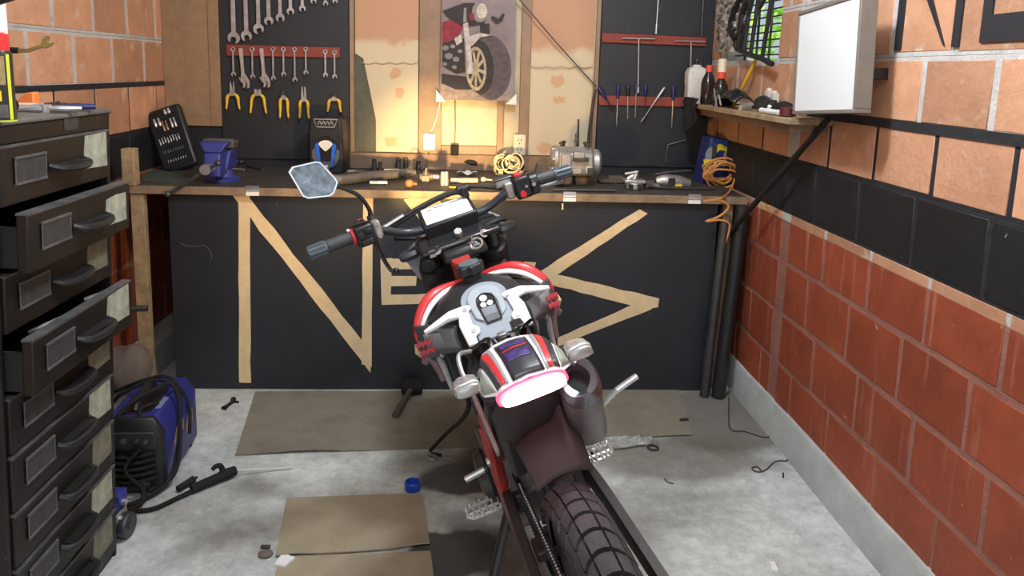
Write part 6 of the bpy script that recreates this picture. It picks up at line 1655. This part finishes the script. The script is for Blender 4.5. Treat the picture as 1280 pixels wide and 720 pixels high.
for s_ in (1, -1):
    # side rail: runs along the panel, then a long arm forward/outward over the tank
    o_ = [(.505, s_ * .056), (.505, s_ * .080), (.57, s_ * .084), (.594, s_ * .077), (.602, s_ * .10), (.613, s_ * .135), (.624, s_ * .165), (.634, s_ * .167), (.630, s_ * .135), (.624, s_ * .095), (.622, s_ * .062), (.618, s_ * .040), (.606, s_ * .042), (.603, s_ * .050), (.56, s_ * .052), (.548, s_ * .040), (.532, s_ * .042), (.527, s_ * .056)]
    if s_ < 0: o_ = o_[::-1]
    b = MB()
    def rf(x, y, t):
        ay = abs(y); drop = 0 if ay < .09 else (ay - .09) * .48
        return Vector((x, y + YC, PZ(min(x, .66)) - drop)) + nrm_ * t
    b.prism(o_, rf, .0145, .024); bp('side_rail', b, 'white_plastic', bevel=.003)
    rl = bike.children[-1]
    for (x, y) in ((.606, .056), (.540, .056)):
        b = MB(); c_ = rf(x, s_ * y, .024); b.cyl(c_, c_ + nrm_ * .003, .006, n=12); b.build('rail_bolt', 'chrome', rl)
# ---- shrouds ---------------------------------------------------------------------------
def shroud(s_):
    y = lambda v: s_ * v + (YC if s_ > 0 else YC)
    sh = bpy.data.objects.new('tank_shroud', None); COL.objects.link(sh); sh.parent = bike; sh.location = (0, 0, -.040)
    # main side skin: black/grey panel sweeping out and forward
    b = MB()
    def skin(u, v):
        # u: 0 rear (near centre) .. 1 front (outer);  v: 0 top .. 1 bottom
        x = .60 + .10 * u; yy = .085 + .100 * u ** .8 + .008 * math.sin(PI * v)
        zt_ = .888 + .012 * u - .015 * u * u; zb_ = .822 - .050 * u ** 2
        return (x - .02 * v * (1 - u), y(yy), zt_ + (zb_ - zt_) * v)
    b.grid(skin, 16, 10); b.build('side_skin', mat('shroud_dark_%d' % s_, (.075, .078, .085), .4, noise=.3, scale=20), sh, solid=.004)
    # grey ribbed decal
    b = MB()
    for k in range(12):
        u0 = .30 + .035 * k
        pts = [skin(u0, .22), skin(u0 + .018, .22), skin(u0 - .03, .72), skin(u0 - .048, .72)]
        b.f([b.v(Vector(p) + Vector((-.004, s_ * .004, .0))) for p in pts])
    b.build('ribbed_decal', mat('rib_grey_%d' % s_, (.30, .31, .33), .4), sh, solid=.001)
    b = MB()
    pts = [[skin(.02 + .52 * u / 6, .08 + .74 * v / 6) for v in range(7)] for u in range(7)]
    b.grid(lambda u, v: Vector(pts[round(u * 6)][round(v * 6)]) + Vector((-.0026, s_ * .0022, 0)), 6, 6); b.build('grey_decal', mat('panel_grey_%d' % s_, (.16, .165, .175), .4), sh, solid=.0008)
    # red script squiggle near the outer end
    b = MB(); rr = random.Random(3)
    for row in range(2):
        path = []
        for k in range(17):
            u = .50 + .029 * k - .02 * row; v = .46 + .24 * row + (.07 if k % 2 else -.06) * (1.6 if k % 3 == 0 else 1)
            path.append(Vector(skin(min(u, .99), v)) + Vector((-.005, s_ * .005, 0)))
        b.tube(path, .0017, 6, sm=2)
    b.build('red_script', mat('script_red_%d' % s_, (.62, .08, .10), .4), sh)
    # white lower edge and red upper wing
    wing_t = [(.80, .03, .925), (.775, .075, .937), (.755, .115, .940), (.735, .150, .925), (.715, .178, .893), (.70, .189, .862), (.70, .188, .835)]
    b = MB()
    inner = [(.795, .02, .918), (.765, .062, .928), (.742, .10, .928), (.722, .135, .913), (.705, .165, .883), (.694, .178, .856), (.695, .180, .836)]
    A = catmull([(p[0], y(p[1]), p[2]) for p in wing_t], 5); Bq = catmull([(p[0], y(p[1]), p[2]) for p in inner], 5)
    b.grid(lambda u, v: A[round(u * (len(A) - 1))].lerp(Bq[round(u * (len(A) - 1))], v) + Vector((0, 0, .004 * math.sin(PI * v))), len(A) - 1, 4); b.build('red_wing', 'red_plastic', sh, solid=.004)
    b = MB(); C2 = [Bq[k] + (Bq[k] - A[k]) * .45 + Vector((-.002, 0, -.003)) for k in range(len(A))]
    b.grid(lambda u, v: Bq[round(u * (len(A) - 1))].lerp(C2[round(u * (len(A) - 1))], v) + Vector((-.001, 0, .001)), len(A) - 1, 2); b.build('white_edge', 'white_plastic', sh, solid=.005)
    # black infill between wing and arm, tank side skin
    b = MB()
    b.grid(lambda u, v: C2[round(u * (len(A) - 1))].lerp(Vector(skin(.45 + .55 * u, .03)), v) + Vector((0.006, 0, -.006)), len(A) - 1, 6); b.build('wing_infill', 'black_gloss', sh, solid=.003)
    # white strut in infill
    # lower hanging fork of the shroud
    for (pts, r_, m_) in (([skin(.98, .9), (.688, y(.172), .80), (.682, y(.160), .762), (.676, y(.158), .728)], [.012, .011, .010, .007], mat('fork_skin_%d' % s_, (.20, .13, .13), .5, noise=.4, scale=30)),
                          ([skin(.50, 1.0), (.66, y(.128), .815), (.67, y(.148), .80), (.672, y(.146), .76), (.668, y(.143), .70)], [.006, .008, .009, .008, .006], mat('fork_rim_%d' % s_, (.42, .42, .42), .5, noise=.3, scale=30))):
        b = MB(); b.tube(pts, r_, 8, sm=5); b.build('shroud_tongue', m_, sh)
    # tan tip of the wing
    b = MB(); b.tube([(.705, y(.192), .835), (.70, y(.196), .815), (.70, y(.190), .80)], [.006, .008, .004], 8); b.build('wing_tip', mat('tan_tip_%d' % s_, (.55, .45, .25), .5), sh)
shroud(1); shroud(-1)
# radiator-side dark scoops below
b = MB(); b.box(.70, .78, .07, .12, .60, .80); b.box(.70, .78, -.12, -.07, .60, .80); bp('side_scoop', b, 'black_plastic', bevel=.01)

# ---- front end ---------------------------------------------------------------------------
st = math.radians(-7)  # bar turned slightly
SH = Vector((.885, -.012, .98)); AX = Vector((-.46, 0, 1)).normalized()
def FR(p): return p
fork_dn = -AX
for s_ in (1, -1):
    b = MB()
    top = Vector((.905, -.022 + s_ * .090, .985)); bot = Vector((1.33, -.022 + s_ * .090, .10 + .24))
    b.lathe([(.022, 0), (.027, .004), (.027, .12), (.031, .125), (.031, (bot - top).length * .62), (.024, (bot - top).length * .64), (.024, (bot - top).length)], o=top, ax=bot - top, n=20)
    bp('fork_leg', b, 'black_gloss')
    b = MB(); b.lathe([(.040, .09), (.044, .1), (.044, .42), (.038, .43)], o=top, ax=bot - top, n=18); bp('fork_guard', b, 'black_plastic')
b = MB(); b.loop([[(x, -.022 + y, z) for y in ()] for x in ()] if False else [[(.865, -.14, .955), (.865, .10, .955), (.935, .10, .99), (.935, -.14, .99)], [(.855, -.14, .973), (.855, .10, .973), (.925, .10, 1.008), (.925, -.14, 1.008)]]); bp('top_clamp', b, 'black_gloss', bevel=.012)
b = MB(); b.loop([[(.93, -.14, .82), (.93, .10, .82), (1.0, .10, .86), (1.0, -.14, .86)], [(.915, -.14, .845), (.915, .10, .845), (.985, .10, .885), (.985, -.14, .885)]]); bp('lower_clamp', b, 'black_plastic', bevel=.012)
b = MB(); b.cyl((.885, -.02, .985), (.875, -.02, 1.0), .012, n=6); bp('stem_nut', b, 'chrome')
b = MB(); b.hexa([(.838, -.085, .925), (.90, -.085, .95), (.90, .045, .95), (.838, .045, .925), (.842, -.08, .955), (.89, -.08, .972), (.89, .04, .972), (.842, .04, .955)]); bp('clamp_cover', b, 'black_plastic', bevel=.008)
b = MB(); b.lathe([(.024, 0), (.026, .01), (.024, .012)], o=(.868, -.018, .940), ax=(-.45, 0, 1), n=24); bp('stem_ring', b, 'steel')
# key with ring
b = MB(); b.torus((.845, -.056, .957), (-.6, .2, .6), .016, .0032, 22, 7); b.torus((.847, -.050, .952), (-.7, -.2, .5), .012, .0028, 20, 7); b.box(.845, .852, -.05, -.046, .957, .982); bp('key_ring', b, 'chrome')
b = MB(); b.cyl((.875, -.045, .93), (.86, -.05, .962), .016, n=16); bp('ignition_lock', b, 'dark_steel')
# handlebar
BC = Vector((.93, -.015, 1.07))
bar = [(.855, .36, 1.078), (.875, .25, 1.078), (.89, .195, 1.074), (.925, .12, 1.032), (.925, .05, 1.022), (.925, -.08, 1.018), (.925, -.13, 1.024), (.91, -.205, 1.056), (.92, -.275, 1.056), (.925, -.375, 1.05)]
b = MB(); b.tube(bar, .0115, 14, sm=6); bp('handlebar', b, mat('bar_blue_black', (.05, .06, .075), .3, .4))
for y in (.04, -.07):
    b = MB(); b.box(.90, .95, y - .018, y + .018, 1.0, 1.036); b.cyl((.91, y, 1.036), (.91, y, 1.043), .006, n=6); b.cyl((.94, y, 1.036), (.94, y, 1.043), .006, n=6); bp('bar_clamp', b, 'black_plastic', bevel=.005)
def seg(a, c, t): return Vector(a).lerp(Vector(c), t)
def grip(s_):
    o_ = Vector((.852, .378, 1.078)) if s_ > 0 else Vector((.925, -.392, 1.050)); i_ = Vector((.873, .256, 1.078)) if s_ > 0 else Vector((.918, -.266, 1.056))
    ax = (i_ - o_); L = ax.length
    g_ = bpy.data.objects.new('grip', None); COL.objects.link(g_); g_.parent = bike
    b = MB(); b.lathe([(.015, .055), (.0178, .058)] + [(.0172 + (.0008 if k % 2 else 0), .06 + .0034 * k) for k in range(22)] + [(.0185, L - .004), (.0185, L)], o=o_, ax=ax, n=20); b.build('grip_rubber', mat('grip_dark_%d' % s_, (.05, .052, .058), .6), g_)
    b = MB(); b.lathe([(.012, 0), (.0165, .004), (.0168, .04), (.0175, .055)], o=o_, ax=ax, n=20)
    for k in range(10):
        a = 2 * PI * k / 10; d1 = ax.orthogonal().normalized(); d2 = ax.normalized().cross(d1)
        dd = d1 * math.cos(a) + d2 * math.sin(a); b.tube([o_ + ax.normalized() * .006 + dd * .0165, o_ + ax.normalized() * .05 + dd * .0178], .0028, 6)
    b.build('grip_end', mat('grip_end_grey_%d' % s_, (.10, .125, .145), .4, .2), g_)
    b = MB(); b.lathe([(.019, L - .002), (.0225, L), (.0225, L + .012), (.019, L + .014)], o=o_, ax=ax, n=22); b.build('red_ring', mat('ring_red_%d' % s_, (.75, .04, .05), .35), g_)
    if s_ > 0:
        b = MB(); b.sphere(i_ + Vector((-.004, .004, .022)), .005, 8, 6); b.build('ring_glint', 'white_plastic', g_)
grip(1); grip(-1)
# switch gear left
def switch_left():
    w_ = bpy.data.objects.new('switch_gear', None); COL.objects.link(w_); w_.parent = bike; w_.location = (.88, .224, 1.078); w_.rotation_euler = (0, 0, math.radians(8))
    b = MB(); b.box(-.03, .026, -.026, .026, -.032, .026); b.build('housing', 'black_plastic', w_, bevel=.007)
    b = MB(); b.box(-.02, .012, -.014, .02, .0255, .036); b.build('top_switch', 'black_gloss', w_, bevel=.003)
    b = MB(); b.box(-.041, -.030, -.018, .000, .004, .016); b.box(-.041, -.030, .006, .02, -.006, .01); b.box(-.040, -.030, -.016, .016, -.026, -.012); b.build('rocker', 'black_plastic', w_, bevel=.002)
    b = MB(); b.sphere((.016, -.004, .03), .009, 12, 8, (1, 1.2, .8)); b.build('red_button', 'red_plastic', w_)
    b = MB(); b.box(-.022, .024, -.048, -.027, -.024, .024); b.build('lever_clamp', 'alu', w_, bevel=.006)
    for z_ in (.018, -.018):
        b = MB(); b.cyl((-.022, -.037, z_), (-.030, -.037, z_), .006, n=8); b.build('clamp_bolt', 'chrome', w_)
switch_left()
b = MB(); b.tube([(.92, .195, 1.065), (.92, .200, 1.02), (.92, .195, .975), (.92, .187, .945), (.918, .178, .938)], [.008, .007, .006, .006, .007], 8, sm=5); b.sphere((.916, .174, .938), .009); bp('clutch_lever', b, 'black_gloss')
def switch_right():
    w_ = bpy.data.objects.new('switch_gear', None); COL.objects.link(w_); w_.parent = bike; w_.location = (.915, -.236, 1.056); w_.rotation_euler = (0, 0, math.radians(-3))
    b = MB(); b.box(-.032, .03, -.022, .024, -.034, .03); b.build('housing', 'black_plastic', w_, bevel=.007)
    b = MB(); b.lathe([(.03, 0), (.034, .003), (.034, .022), (.028, .026)], o=(0, -.022, -.004), ax=(0, -1, 0), n=24); b.build('throttle_housing', 'black_gloss', w_)
    b = MB(); b.box(-.02, .01, -.006, .016, .029, .038); b.build('red_switch', 'red_plastic', w_, bevel=.002)
    b = MB(); b.cyl((-.032, .006, -.018), (-.040, .006, -.018), .009, n=16); b.build('red_button', 'red_plastic', w_)
    b = MB(); b.cyl((-.032, -.008, .0), (-.036, -.008, .0), .004, n=10); b.cyl((-.034, -.03, .0), (-.037, -.03, .0), .006, n=10); b.build('screw', 'chrome', w_)
    b = MB(); b.box(-.02, .026, .026, .05, -.026, .022); b.build('master_clamp', 'alu', w_, bevel=.005)
    b = MB(); b.box(.01, .042, .02, .07, .006, .03); b.build('brake_reservoir', 'alu', w_, bevel=.006)
    b = MB(); b.box(.007, .045, .018, .072, .0302, .035); b.build('reservoir_lid', 'dark_steel', w_, bevel=.003)
switch_right()
b = MB(); b.tube([(.965, -.225, 1.045), (.972, -.27, 1.03), (.965, -.32, 1.022), (.955, -.36, 1.02)], [.008, .009, .008, .007], 8, sm=5); bp('brake_lever', b, 'steel')
# black cables
def lowered(p, d): return [(x, y * .93, z - d) for x, y, z in p]
b = MB()
b.tube(lowered([(.95, .19, 1.085), (.965, .12, 1.10), (.975, .04, 1.115), (.972, -.04, 1.125), (.965, -.12, 1.12), (.95, -.2, 1.09)], .034), .005, 8, sm=6)
b.tube(lowered([(.955, .20, 1.07), (.985, .10, 1.09), (.99, .0, 1.11), (.985, -.08, 1.10), (.96, -.05, .98)], .034), .0045, 8, sm=6)
b.tube(lowered([(.94, .16, 1.05), (.96, .11, 1.03), (.955, .08, 1.02)], .03), .006, 8, sm=4)
b.tube(lowered([(.94, -.20, 1.06), (.97, -.16, 1.045), (.97, -.10, 1.02), (.95, -.06, .95)], .03), .0055, 8, sm=4)
bp('control_cables', b, 'black_plastic')
b = MB(); b.tube([(.955, .175, 1.056), (.967, .105, 1.07)], .0065, 8); bp('cable_sleeve', b, 'steel')
b = MB(); b.tube([(.968, -.06, 1.09), (.968, -.10, 1.09)], .011, 10); b.box(.95, .985, -.09, -.07, 1.065, 1.095); bp('cable_joint', b, 'black_plastic', bevel=.003)
# dash
ds = bpy.data.objects.new('instrument_cluster', None); COL.objects.link(ds); ds.parent = bike; ds.location = (.93, -.012, 1.022)
ds.rotation_euler = (0, 0, 0)
b = MB(); b.hexa([(-.02, -.075, -.055), (.06, -.075, -.02), (.06, .075, -.02), (-.02, .075, -.055), (-.04, -.080, .012), (.045, -.078, .045), (.045, .078, .045), (-.04, .080, .012)]); b.build('case', 'black_plastic', ds, bevel=.006)
sc1 = Vector((-.040, 0, .0125)); sc2 = Vector((.045, 0, .0455)); sd = (sc2 - sc1); sn = Vector((-sd.z, 0, sd.x)).normalized()
def scr(name, t0, t1, y0, y1, h0, h1, m_):
    b = MB(); P0, P1 = sc1 + sd * t0, sc1 + sd * t1
    b.hexa([P0 + sn * h0 + Vector((0, y0, 0)), P1 + sn * h0 + Vector((0, y0, 0)), P1 + sn * h0 + Vector((0, y1, 0)), P0 + sn * h0 + Vector((0, y1, 0)), P0 + sn * h1 + Vector((0, y0, 0)), P1 + sn * h1 + Vector((0, y0, 0)), P1 + sn * h1 + Vector((0, y1, 0)), P0 + sn * h1 + Vector((0, y1, 0))]); return b.build(name, m_, ds, bevel=.001)
scr('screen', .06, .94, -.068, .068, .0005, .003, mat('pale_screen', (.75, .78, .80), .12, coat=.6))
for (t, ya, yb_) in ((.80, -.05, -.015), (.80, .0, .03), (.72, .035, .05)): scr('screen_marks', t, t + .035, ya, yb_, .0031, .0036, 'dark_steel')
# brackets & small dark bits below the dash
b = MB(); b.tube([(.90, .07, .97), (.88, .09, .955), (.90, .10, .925)], .012, 8, sm=4); bp('cowl_stay', b, 'black_plastic')
b = MB(); b.tube([(.89, -.10, .985), (.885, -.135, .99), (.895, -.16, .985)], .009, 8, sm=3); bp('cowl_stay', b, 'black_plastic')
b = MB(); b.cyl((.88, .085, .94), (.86, .09, .935), .018, n=12); bp('horn_button', b, 'black_plastic')
b = MB(); b.cyl((.87, .05, .965), (.862, .052, .97), .012, n=12); b.cyl((.87, -.085, .97), (.862, -.087, .973), .012, n=12); b.box(.86, .88, .058, .075, .955, .975); bp('clamp_bolts', b, 'alu')
# mirror
mr_ = bpy.data.objects.new('mirror', None); COL.objects.link(mr_); mr_.parent = bike; mr_.location = (.905, .195, 1.078)
b = MB(); b.tube([(-.005, .0, 0), (0, -.003, .03), (0.002, -.005, .055), (.012, .012, .098), (.02, .06, .14)], [.009, .008, .006, .006, .0055], 10, sm=5); b.build('stem', 'black_gloss', mr_)
b = MB(); b.cyl((-.004, -.001, .012), (-.001, -.003, .035), .012, n=6); b.build('stem_nut', 'dark_steel', mr_)
mp = [(.163, .212), (.150, .222), (.086, .217), (.076, .211), (.052, .158), (.050, .146), (.068, .124), (.080, .119), (.136, .130), (.148, .140)]
mpx = [(a - .0, c - .0) for a, c in mp]
cx_ = sum(p[0] for p in mpx) / len(mpx); cz_ = sum(p[1] for p in mpx) / len(mpx)
tilt_m = .30
def mf(k, t): return lambda a, c, tt: ((cz_ - c) * -.30 * k + t + .016 + tt, (cx_ + (a - cx_) * k), cz_ + (c - cz_) * k)
def mloop(k, off): return [(.018 + off + (c - cz_) * k * .22, cx_ + (a - cx_) * k, cz_ + (c - cz_) * k) for a, c in mpx]
b = MB(); b.loop([mloop(1.0, -.004), mloop(1.02, .004), mloop(.85, .022), mloop(.4, .030)]); b.build('housing', 'black_gloss', mr_, bevel=.002)
b = MB(); b.loop([mloop(1.0, -.0042), mloop(1.0, -.0062), mloop(.93, -.0062), mloop(.93, -.0045)], caps=False); b.build('bevelled_edge', mat('mirror_edge', (.75, .82, .86), .15, .3), mr_)
b = MB(); b.f([b.v(p) for p in mloop(.94, -.0052)]); b.build('mirror_glass', 'mirror', mr_)
# headlamp cowl and lamp
b = MB()
ck = [(.10, .955), (.112, .915), (.095, .85), (.06, .81), (-.10, .81), (-.14, .865), (-.155, .91), (-.145, .965), (-.11, 1.0), (.06, .985)]
b.prism(ck, lambda y, z, t: (1.035 + t - (z - .9) * .35, (y + .02) * 1.18 - .02, z), 0, .02); bp('headlamp_cowl', b, mat('cowl_grey', (.42, .42, .44), .4, noise=.1), bevel=.004)
b = MB(); b.lathe([(.03, 0), (.06, .02), (.072, .05), (.07, .06), (.055, .064)], o=(1.05, -.02, .90), ax=(1, 0, .05), n=28); bp('headlamp', b, 'chrome')
b = MB(); b.lathe([(.001, 0), (.058, .0), (.045, .012), (.001, .018)], o=(1.1135, -.02, .903), ax=(1, 0, .05), n=28); bp('headlamp_lens', b, mat('lit_headlamp', (1, .9, .7), .2, emit=(1, .72, .36), estr=14))
for s_, y in ((1, .125), (-1, -.175)):
    sg = bpy.data.objects.new('turn_signal', None); COL.objects.link(sg); sg.parent = bike; sg.location = (1.0, y, .945 if s_ > 0 else .928); sg.rotation_euler = (math.radians(-4), 0, 0)
    b = MB(); b.tube([(.02, -s_ * .05, 0), (0, -s_ * .015, 0)], .008, 8); b.build('stalk', 'rubber', sg)
    b = MB(); b.loop([[(x * k, yy, z_ * k) for x, z_ in ((-.018, 0), (-.012, .012), (.0, .016), (.02, .012), (.026, 0), (.02, -.012), (0, -.016), (-.012, -.012))] for yy, k in ((-s_ * .030, .6), (-s_ * .022, 1.0), (s_ * .01, 1.05), (s_ * .024, .8), (s_ * .029, .4))]); b.build('shell', mat('signal_slate_%d' % s_, (.045, .05, .06), .3), sg)
b = MB(); b.grid(lambda u, v: (.98 + .62 * u, -.02 + (2 * v - 1) * .065 * (1 - .4 * abs(u - .45)), .74 + .16 * math.sin(PI * (.15 + .6 * u)) - .03 * (2 * v - 1) ** 2), 16, 8); bp('front_mudguard', b, 'white_plastic', solid=.003)
fwh = wheel('front_wheel', 1.37, .345, .345, .09, 36, 1, bike)
# ---- exhaust ------------------------------------------------------------------------------
E0 = Vector((.225, -.100, .790)); E1 = Vector((.36, -.116, .59))
d_ = (E1 - E0).normalized(); e1_ = d_.cross(Vector((0, 0, 1))).normalized(); e2_ = e1_.cross(d_).normalized()
def eo(t, a_, c_, tip=0): return [E0 + d_ * (t) + e1_ * (a_ * math.copysign(abs(math.cos(x)) ** (1.5 if tip else .8), math.cos(x))) + e2_ * (c_ * math.copysign(abs(math.sin(x)) ** (1.2 if tip else .8), math.sin(x)) + .0) for x in [2 * PI * i / 24 for i in range(24)]]
b = MB(); b.loop([eo(.012, .040, .048), eo(.03, .042, .050), eo(.20, .042, .050), eo(.245, .026, .03)]); bp('muffler', b, mat('brushed_muffler', (.26, .25, .245), .42, .6, noise=.35, scale=16))
muf = bike.children[-1]
b = MB(); b.loop([eo(.02, .044, .052), eo(-.004, .042, .050), eo(-.016, .036, .044), eo(-.012, .025, .036, 1), eo(.01, .022, .032, 1)], caps=False); b.build('end_cap', mat('end_cap', (.20, .21, .23), .25, .75, noise=.25), muf, ang=60)
b = MB(); b.loop([eo(.0101, .022, .032, 1), eo(.08, .02, .028, 1)]); b.build('outlet', 'cab_in', muf)
b = MB(); b.tube([E0 + d_ * .235, (.44, -.12, .54), (.58, -.13, .47), (.74, -.12, .42), (.86, -.06, .46), (.84, -.02, .62)], [.026, .021, .019, .019, .019, .019], 12, sm=6); bp('header_pipe', b, mat('burnt_pipe', (.16, .13, .12), .45, .6, noise=.4))
b = MB(); b.tube([(.30, -.08, .80), (.27, -.10, .77), (.27, -.105, .74)], .006, 8); bp('muffler_bracket', b, 'black_plastic')
# ---- kick start, pegs, stand -------------------------------------------------------------------
b = MB(); b.tube([(.62, -.16, .42), (.60, -.185, .455), (.595, -.215, .50), (.59, -.262, .53)], [.008, .008, .0075, .0075], 10, sm=5); bp('kick_starter', b, 'chrome')
ksk = bike.children[-1]; kpm = mat('kick_pedal', (.7, .71, .72), .25, .8)
b = MB(); b.tube([(.59, -.262, .53), (.585, -.325, .55)], .0085, 12); b.build('pedal', kpm, ksk)
b = MB(); b.sphere((.62, -.16, .42), .014); b.build('pivot', kpm, ksk)
b = MB(); b.tube([(.72, -.13, .34), (.62, -.165, .36), (.60, -.165, .36)], .009, 8); bp('brake_pedal', b, 'dark_steel')
def peg(y0, y1, x, z, m_):
    pg = bpy.data.objects.new('foot_peg', None); COL.objects.link(pg); pg.parent = bike; pg.location = (x, y0, z)
    s_ = 1 if y1 > y0 else -1; L = abs(y1 - y0)
    b = MB(); outl = [( -.024, .0), (-.027, L * .3), (-.025, L * .85), (-.012, L), (.012, L), (.025, L * .85), (.027, L * .3), (.024, 0)]
    P_ = [(a, c * s_, 0) for a, c in outl]
    b.tube(P_, .004, 6, closed=True)
    for k in range(1, 5): b.tube([(-.024, s_ * L * k / 5, 0), (.024, s_ * L * k / 5, 0)], .003, 6)
    b.tube([(0, 0, -.002), (0, s_ * L * .97, -.002)], .004, 6)
    for a, c in outl + [(-.026, L * .55), (.026, L * .55), (-.026, L * .15), (.026, L * .15), (-.026, L * .7), (.026, L * .7)]: b.lathe([(.005, 0), (.003, .012)], o=(a, c * s_, 0), n=6)
    for k in range(1, 5):
        for a in (-.012, .012): b.lathe([(.004, 0), (.0025, .011)], o=(a, s_ * L * k / 5, 0), n=6)
    b.build('peg_platform', m_, pg)
    b = MB(); b.box(-.012, .012, min(-s_ * .03, 0), max(-s_ * .03, 0), -.012, .008); b.build('peg_mount', 'dark_steel', pg, bevel=.002)
pm = mat('peg_alloy', (.68, .68, .66), .35, .55)
peg(.115, .200, .585, .362, pm); peg(-.135, -.205, .595, .375, pm)
b = MB(); b.tube([(.60, .118, .455), (.60, .178, .447)], .009, 10); bp('gear_lever', b, 'chrome')
b = MB(); b.cyl((.60, .118, .455), (.60, .125, .455), .011, n=12); b.build('lever_joint', 'dark_steel', bike.children[-1])
b = MB(); b.tube([(.57, .095, .34), (.55, .15, .26), (.50, .25, .12), (.47, .325, .012)], [.016, .014, .012, .012], 10, sm=4); bp('side_stand', b, 'black_plastic')
b = MB(); b.tube([(.49, .255, .09), (.52, .24, .10), (.53, .225, .16)], .006, 8); b.torus((.50, .22, .16), (.3, .6, .3), .03, .005); bp('stand_spring', b, 'steel')
# loose black cable hanging on the left side towards the floor
b = MB(); hc = [onY(584, 494, 1.75), onY(586, 508, 1.85), onY(577, 525, 2.1), onY(558, 542, 2.5), onZ(538, 563, .012)]
b.tube([RB.transposed() @ (p - BO) for p in hc], .007, 8, sm=6); bp('hanging_cable', b, 'rubber')
# ================================================================= LIGHT
W_ = bpy.data.worlds.new('sky'); SC.world = W_; W_.use_nodes = True
bg = W_.node_tree.nodes['Background']; bg.inputs['Color'].default_value = (.80, .90, 1.0, 1); bg.inputs['Strength'].default_value = 0.55
def lamp(name, kind, loc, energy, col, **k):
    d = bpy.data.lights.new(name, kind); d.energy = energy; d.color = col
    for a, v in k.items(): setattr(d, a, v)
    o = bpy.data.objects.new(name, d); COL.objects.link(o); o.location = loc; return o
def aim(o, t): o.rotation_euler = (Vector(t) - o.location).to_track_quat('-Z', 'Y').to_euler()
# ceiling LED bulb (out of frame, above the motorcycle)
lamp('ceiling_bulb', 'POINT', (.25, 1.75, 2.5), 86, (.88, .95, 1.0), shadow_soft_size=.10)
# second ceiling lamp nearer the entrance
l2 = lamp('ceiling_panel', 'AREA', (-.1, -.4, 2.65), 34, (.90, .96, 1.0), shape='RECTANGLE', size=.9, size_y=.3); aim(l2, (-.1, -.2, 0))
# daylight through the open garage door behind the camera
l3 = lamp('doorway_daylight', 'AREA', (-.1, -2.5, 1.3), 16, (.86, .94, 1.0), shape='RECTANGLE', size=2.6, size_y=2.2); aim(l3, (0, 2, 1.0))
# headlamp beam
hp = BO + RB @ Vector((1.145, -.02, .905))
l4 = lamp('headlamp_beam', 'SPOT', hp, 40, (1.0, .60, .22), shadow_soft_size=.03, spot_size=math.radians(150), spot_blend=1.0); aim(l4, onY(546, 196, YB))
l5 = lamp('headlamp_core', 'SPOT', hp, 240, (1.0, .64, .26), shadow_soft_size=.02, spot_size=math.radians(34), spot_blend=1.0); aim(l5, onY(554, 203, YB - .1))
lamp('tail_bulb', 'POINT', BO + RB @ Vector((.118, .008, .828)), .5, (1.0, .55, .64), shadow_soft_size=.02)
# sun on the hedge outside
s = lamp('sun', 'SUN', (4, 3, 5), 9, (1.0, .96, .85), angle=.01); s.rotation_euler = Vector((.22, -.62, -.75)).to_track_quat('-Z', 'Y').to_euler()
SC.view_settings.view_transform = 'Standard'; SC.view_settings.look = 'None'; SC.view_settings.gamma = 1.0
SC.view_settings.exposure = 0.18; SC.view_settings.use_curve_mapping = False
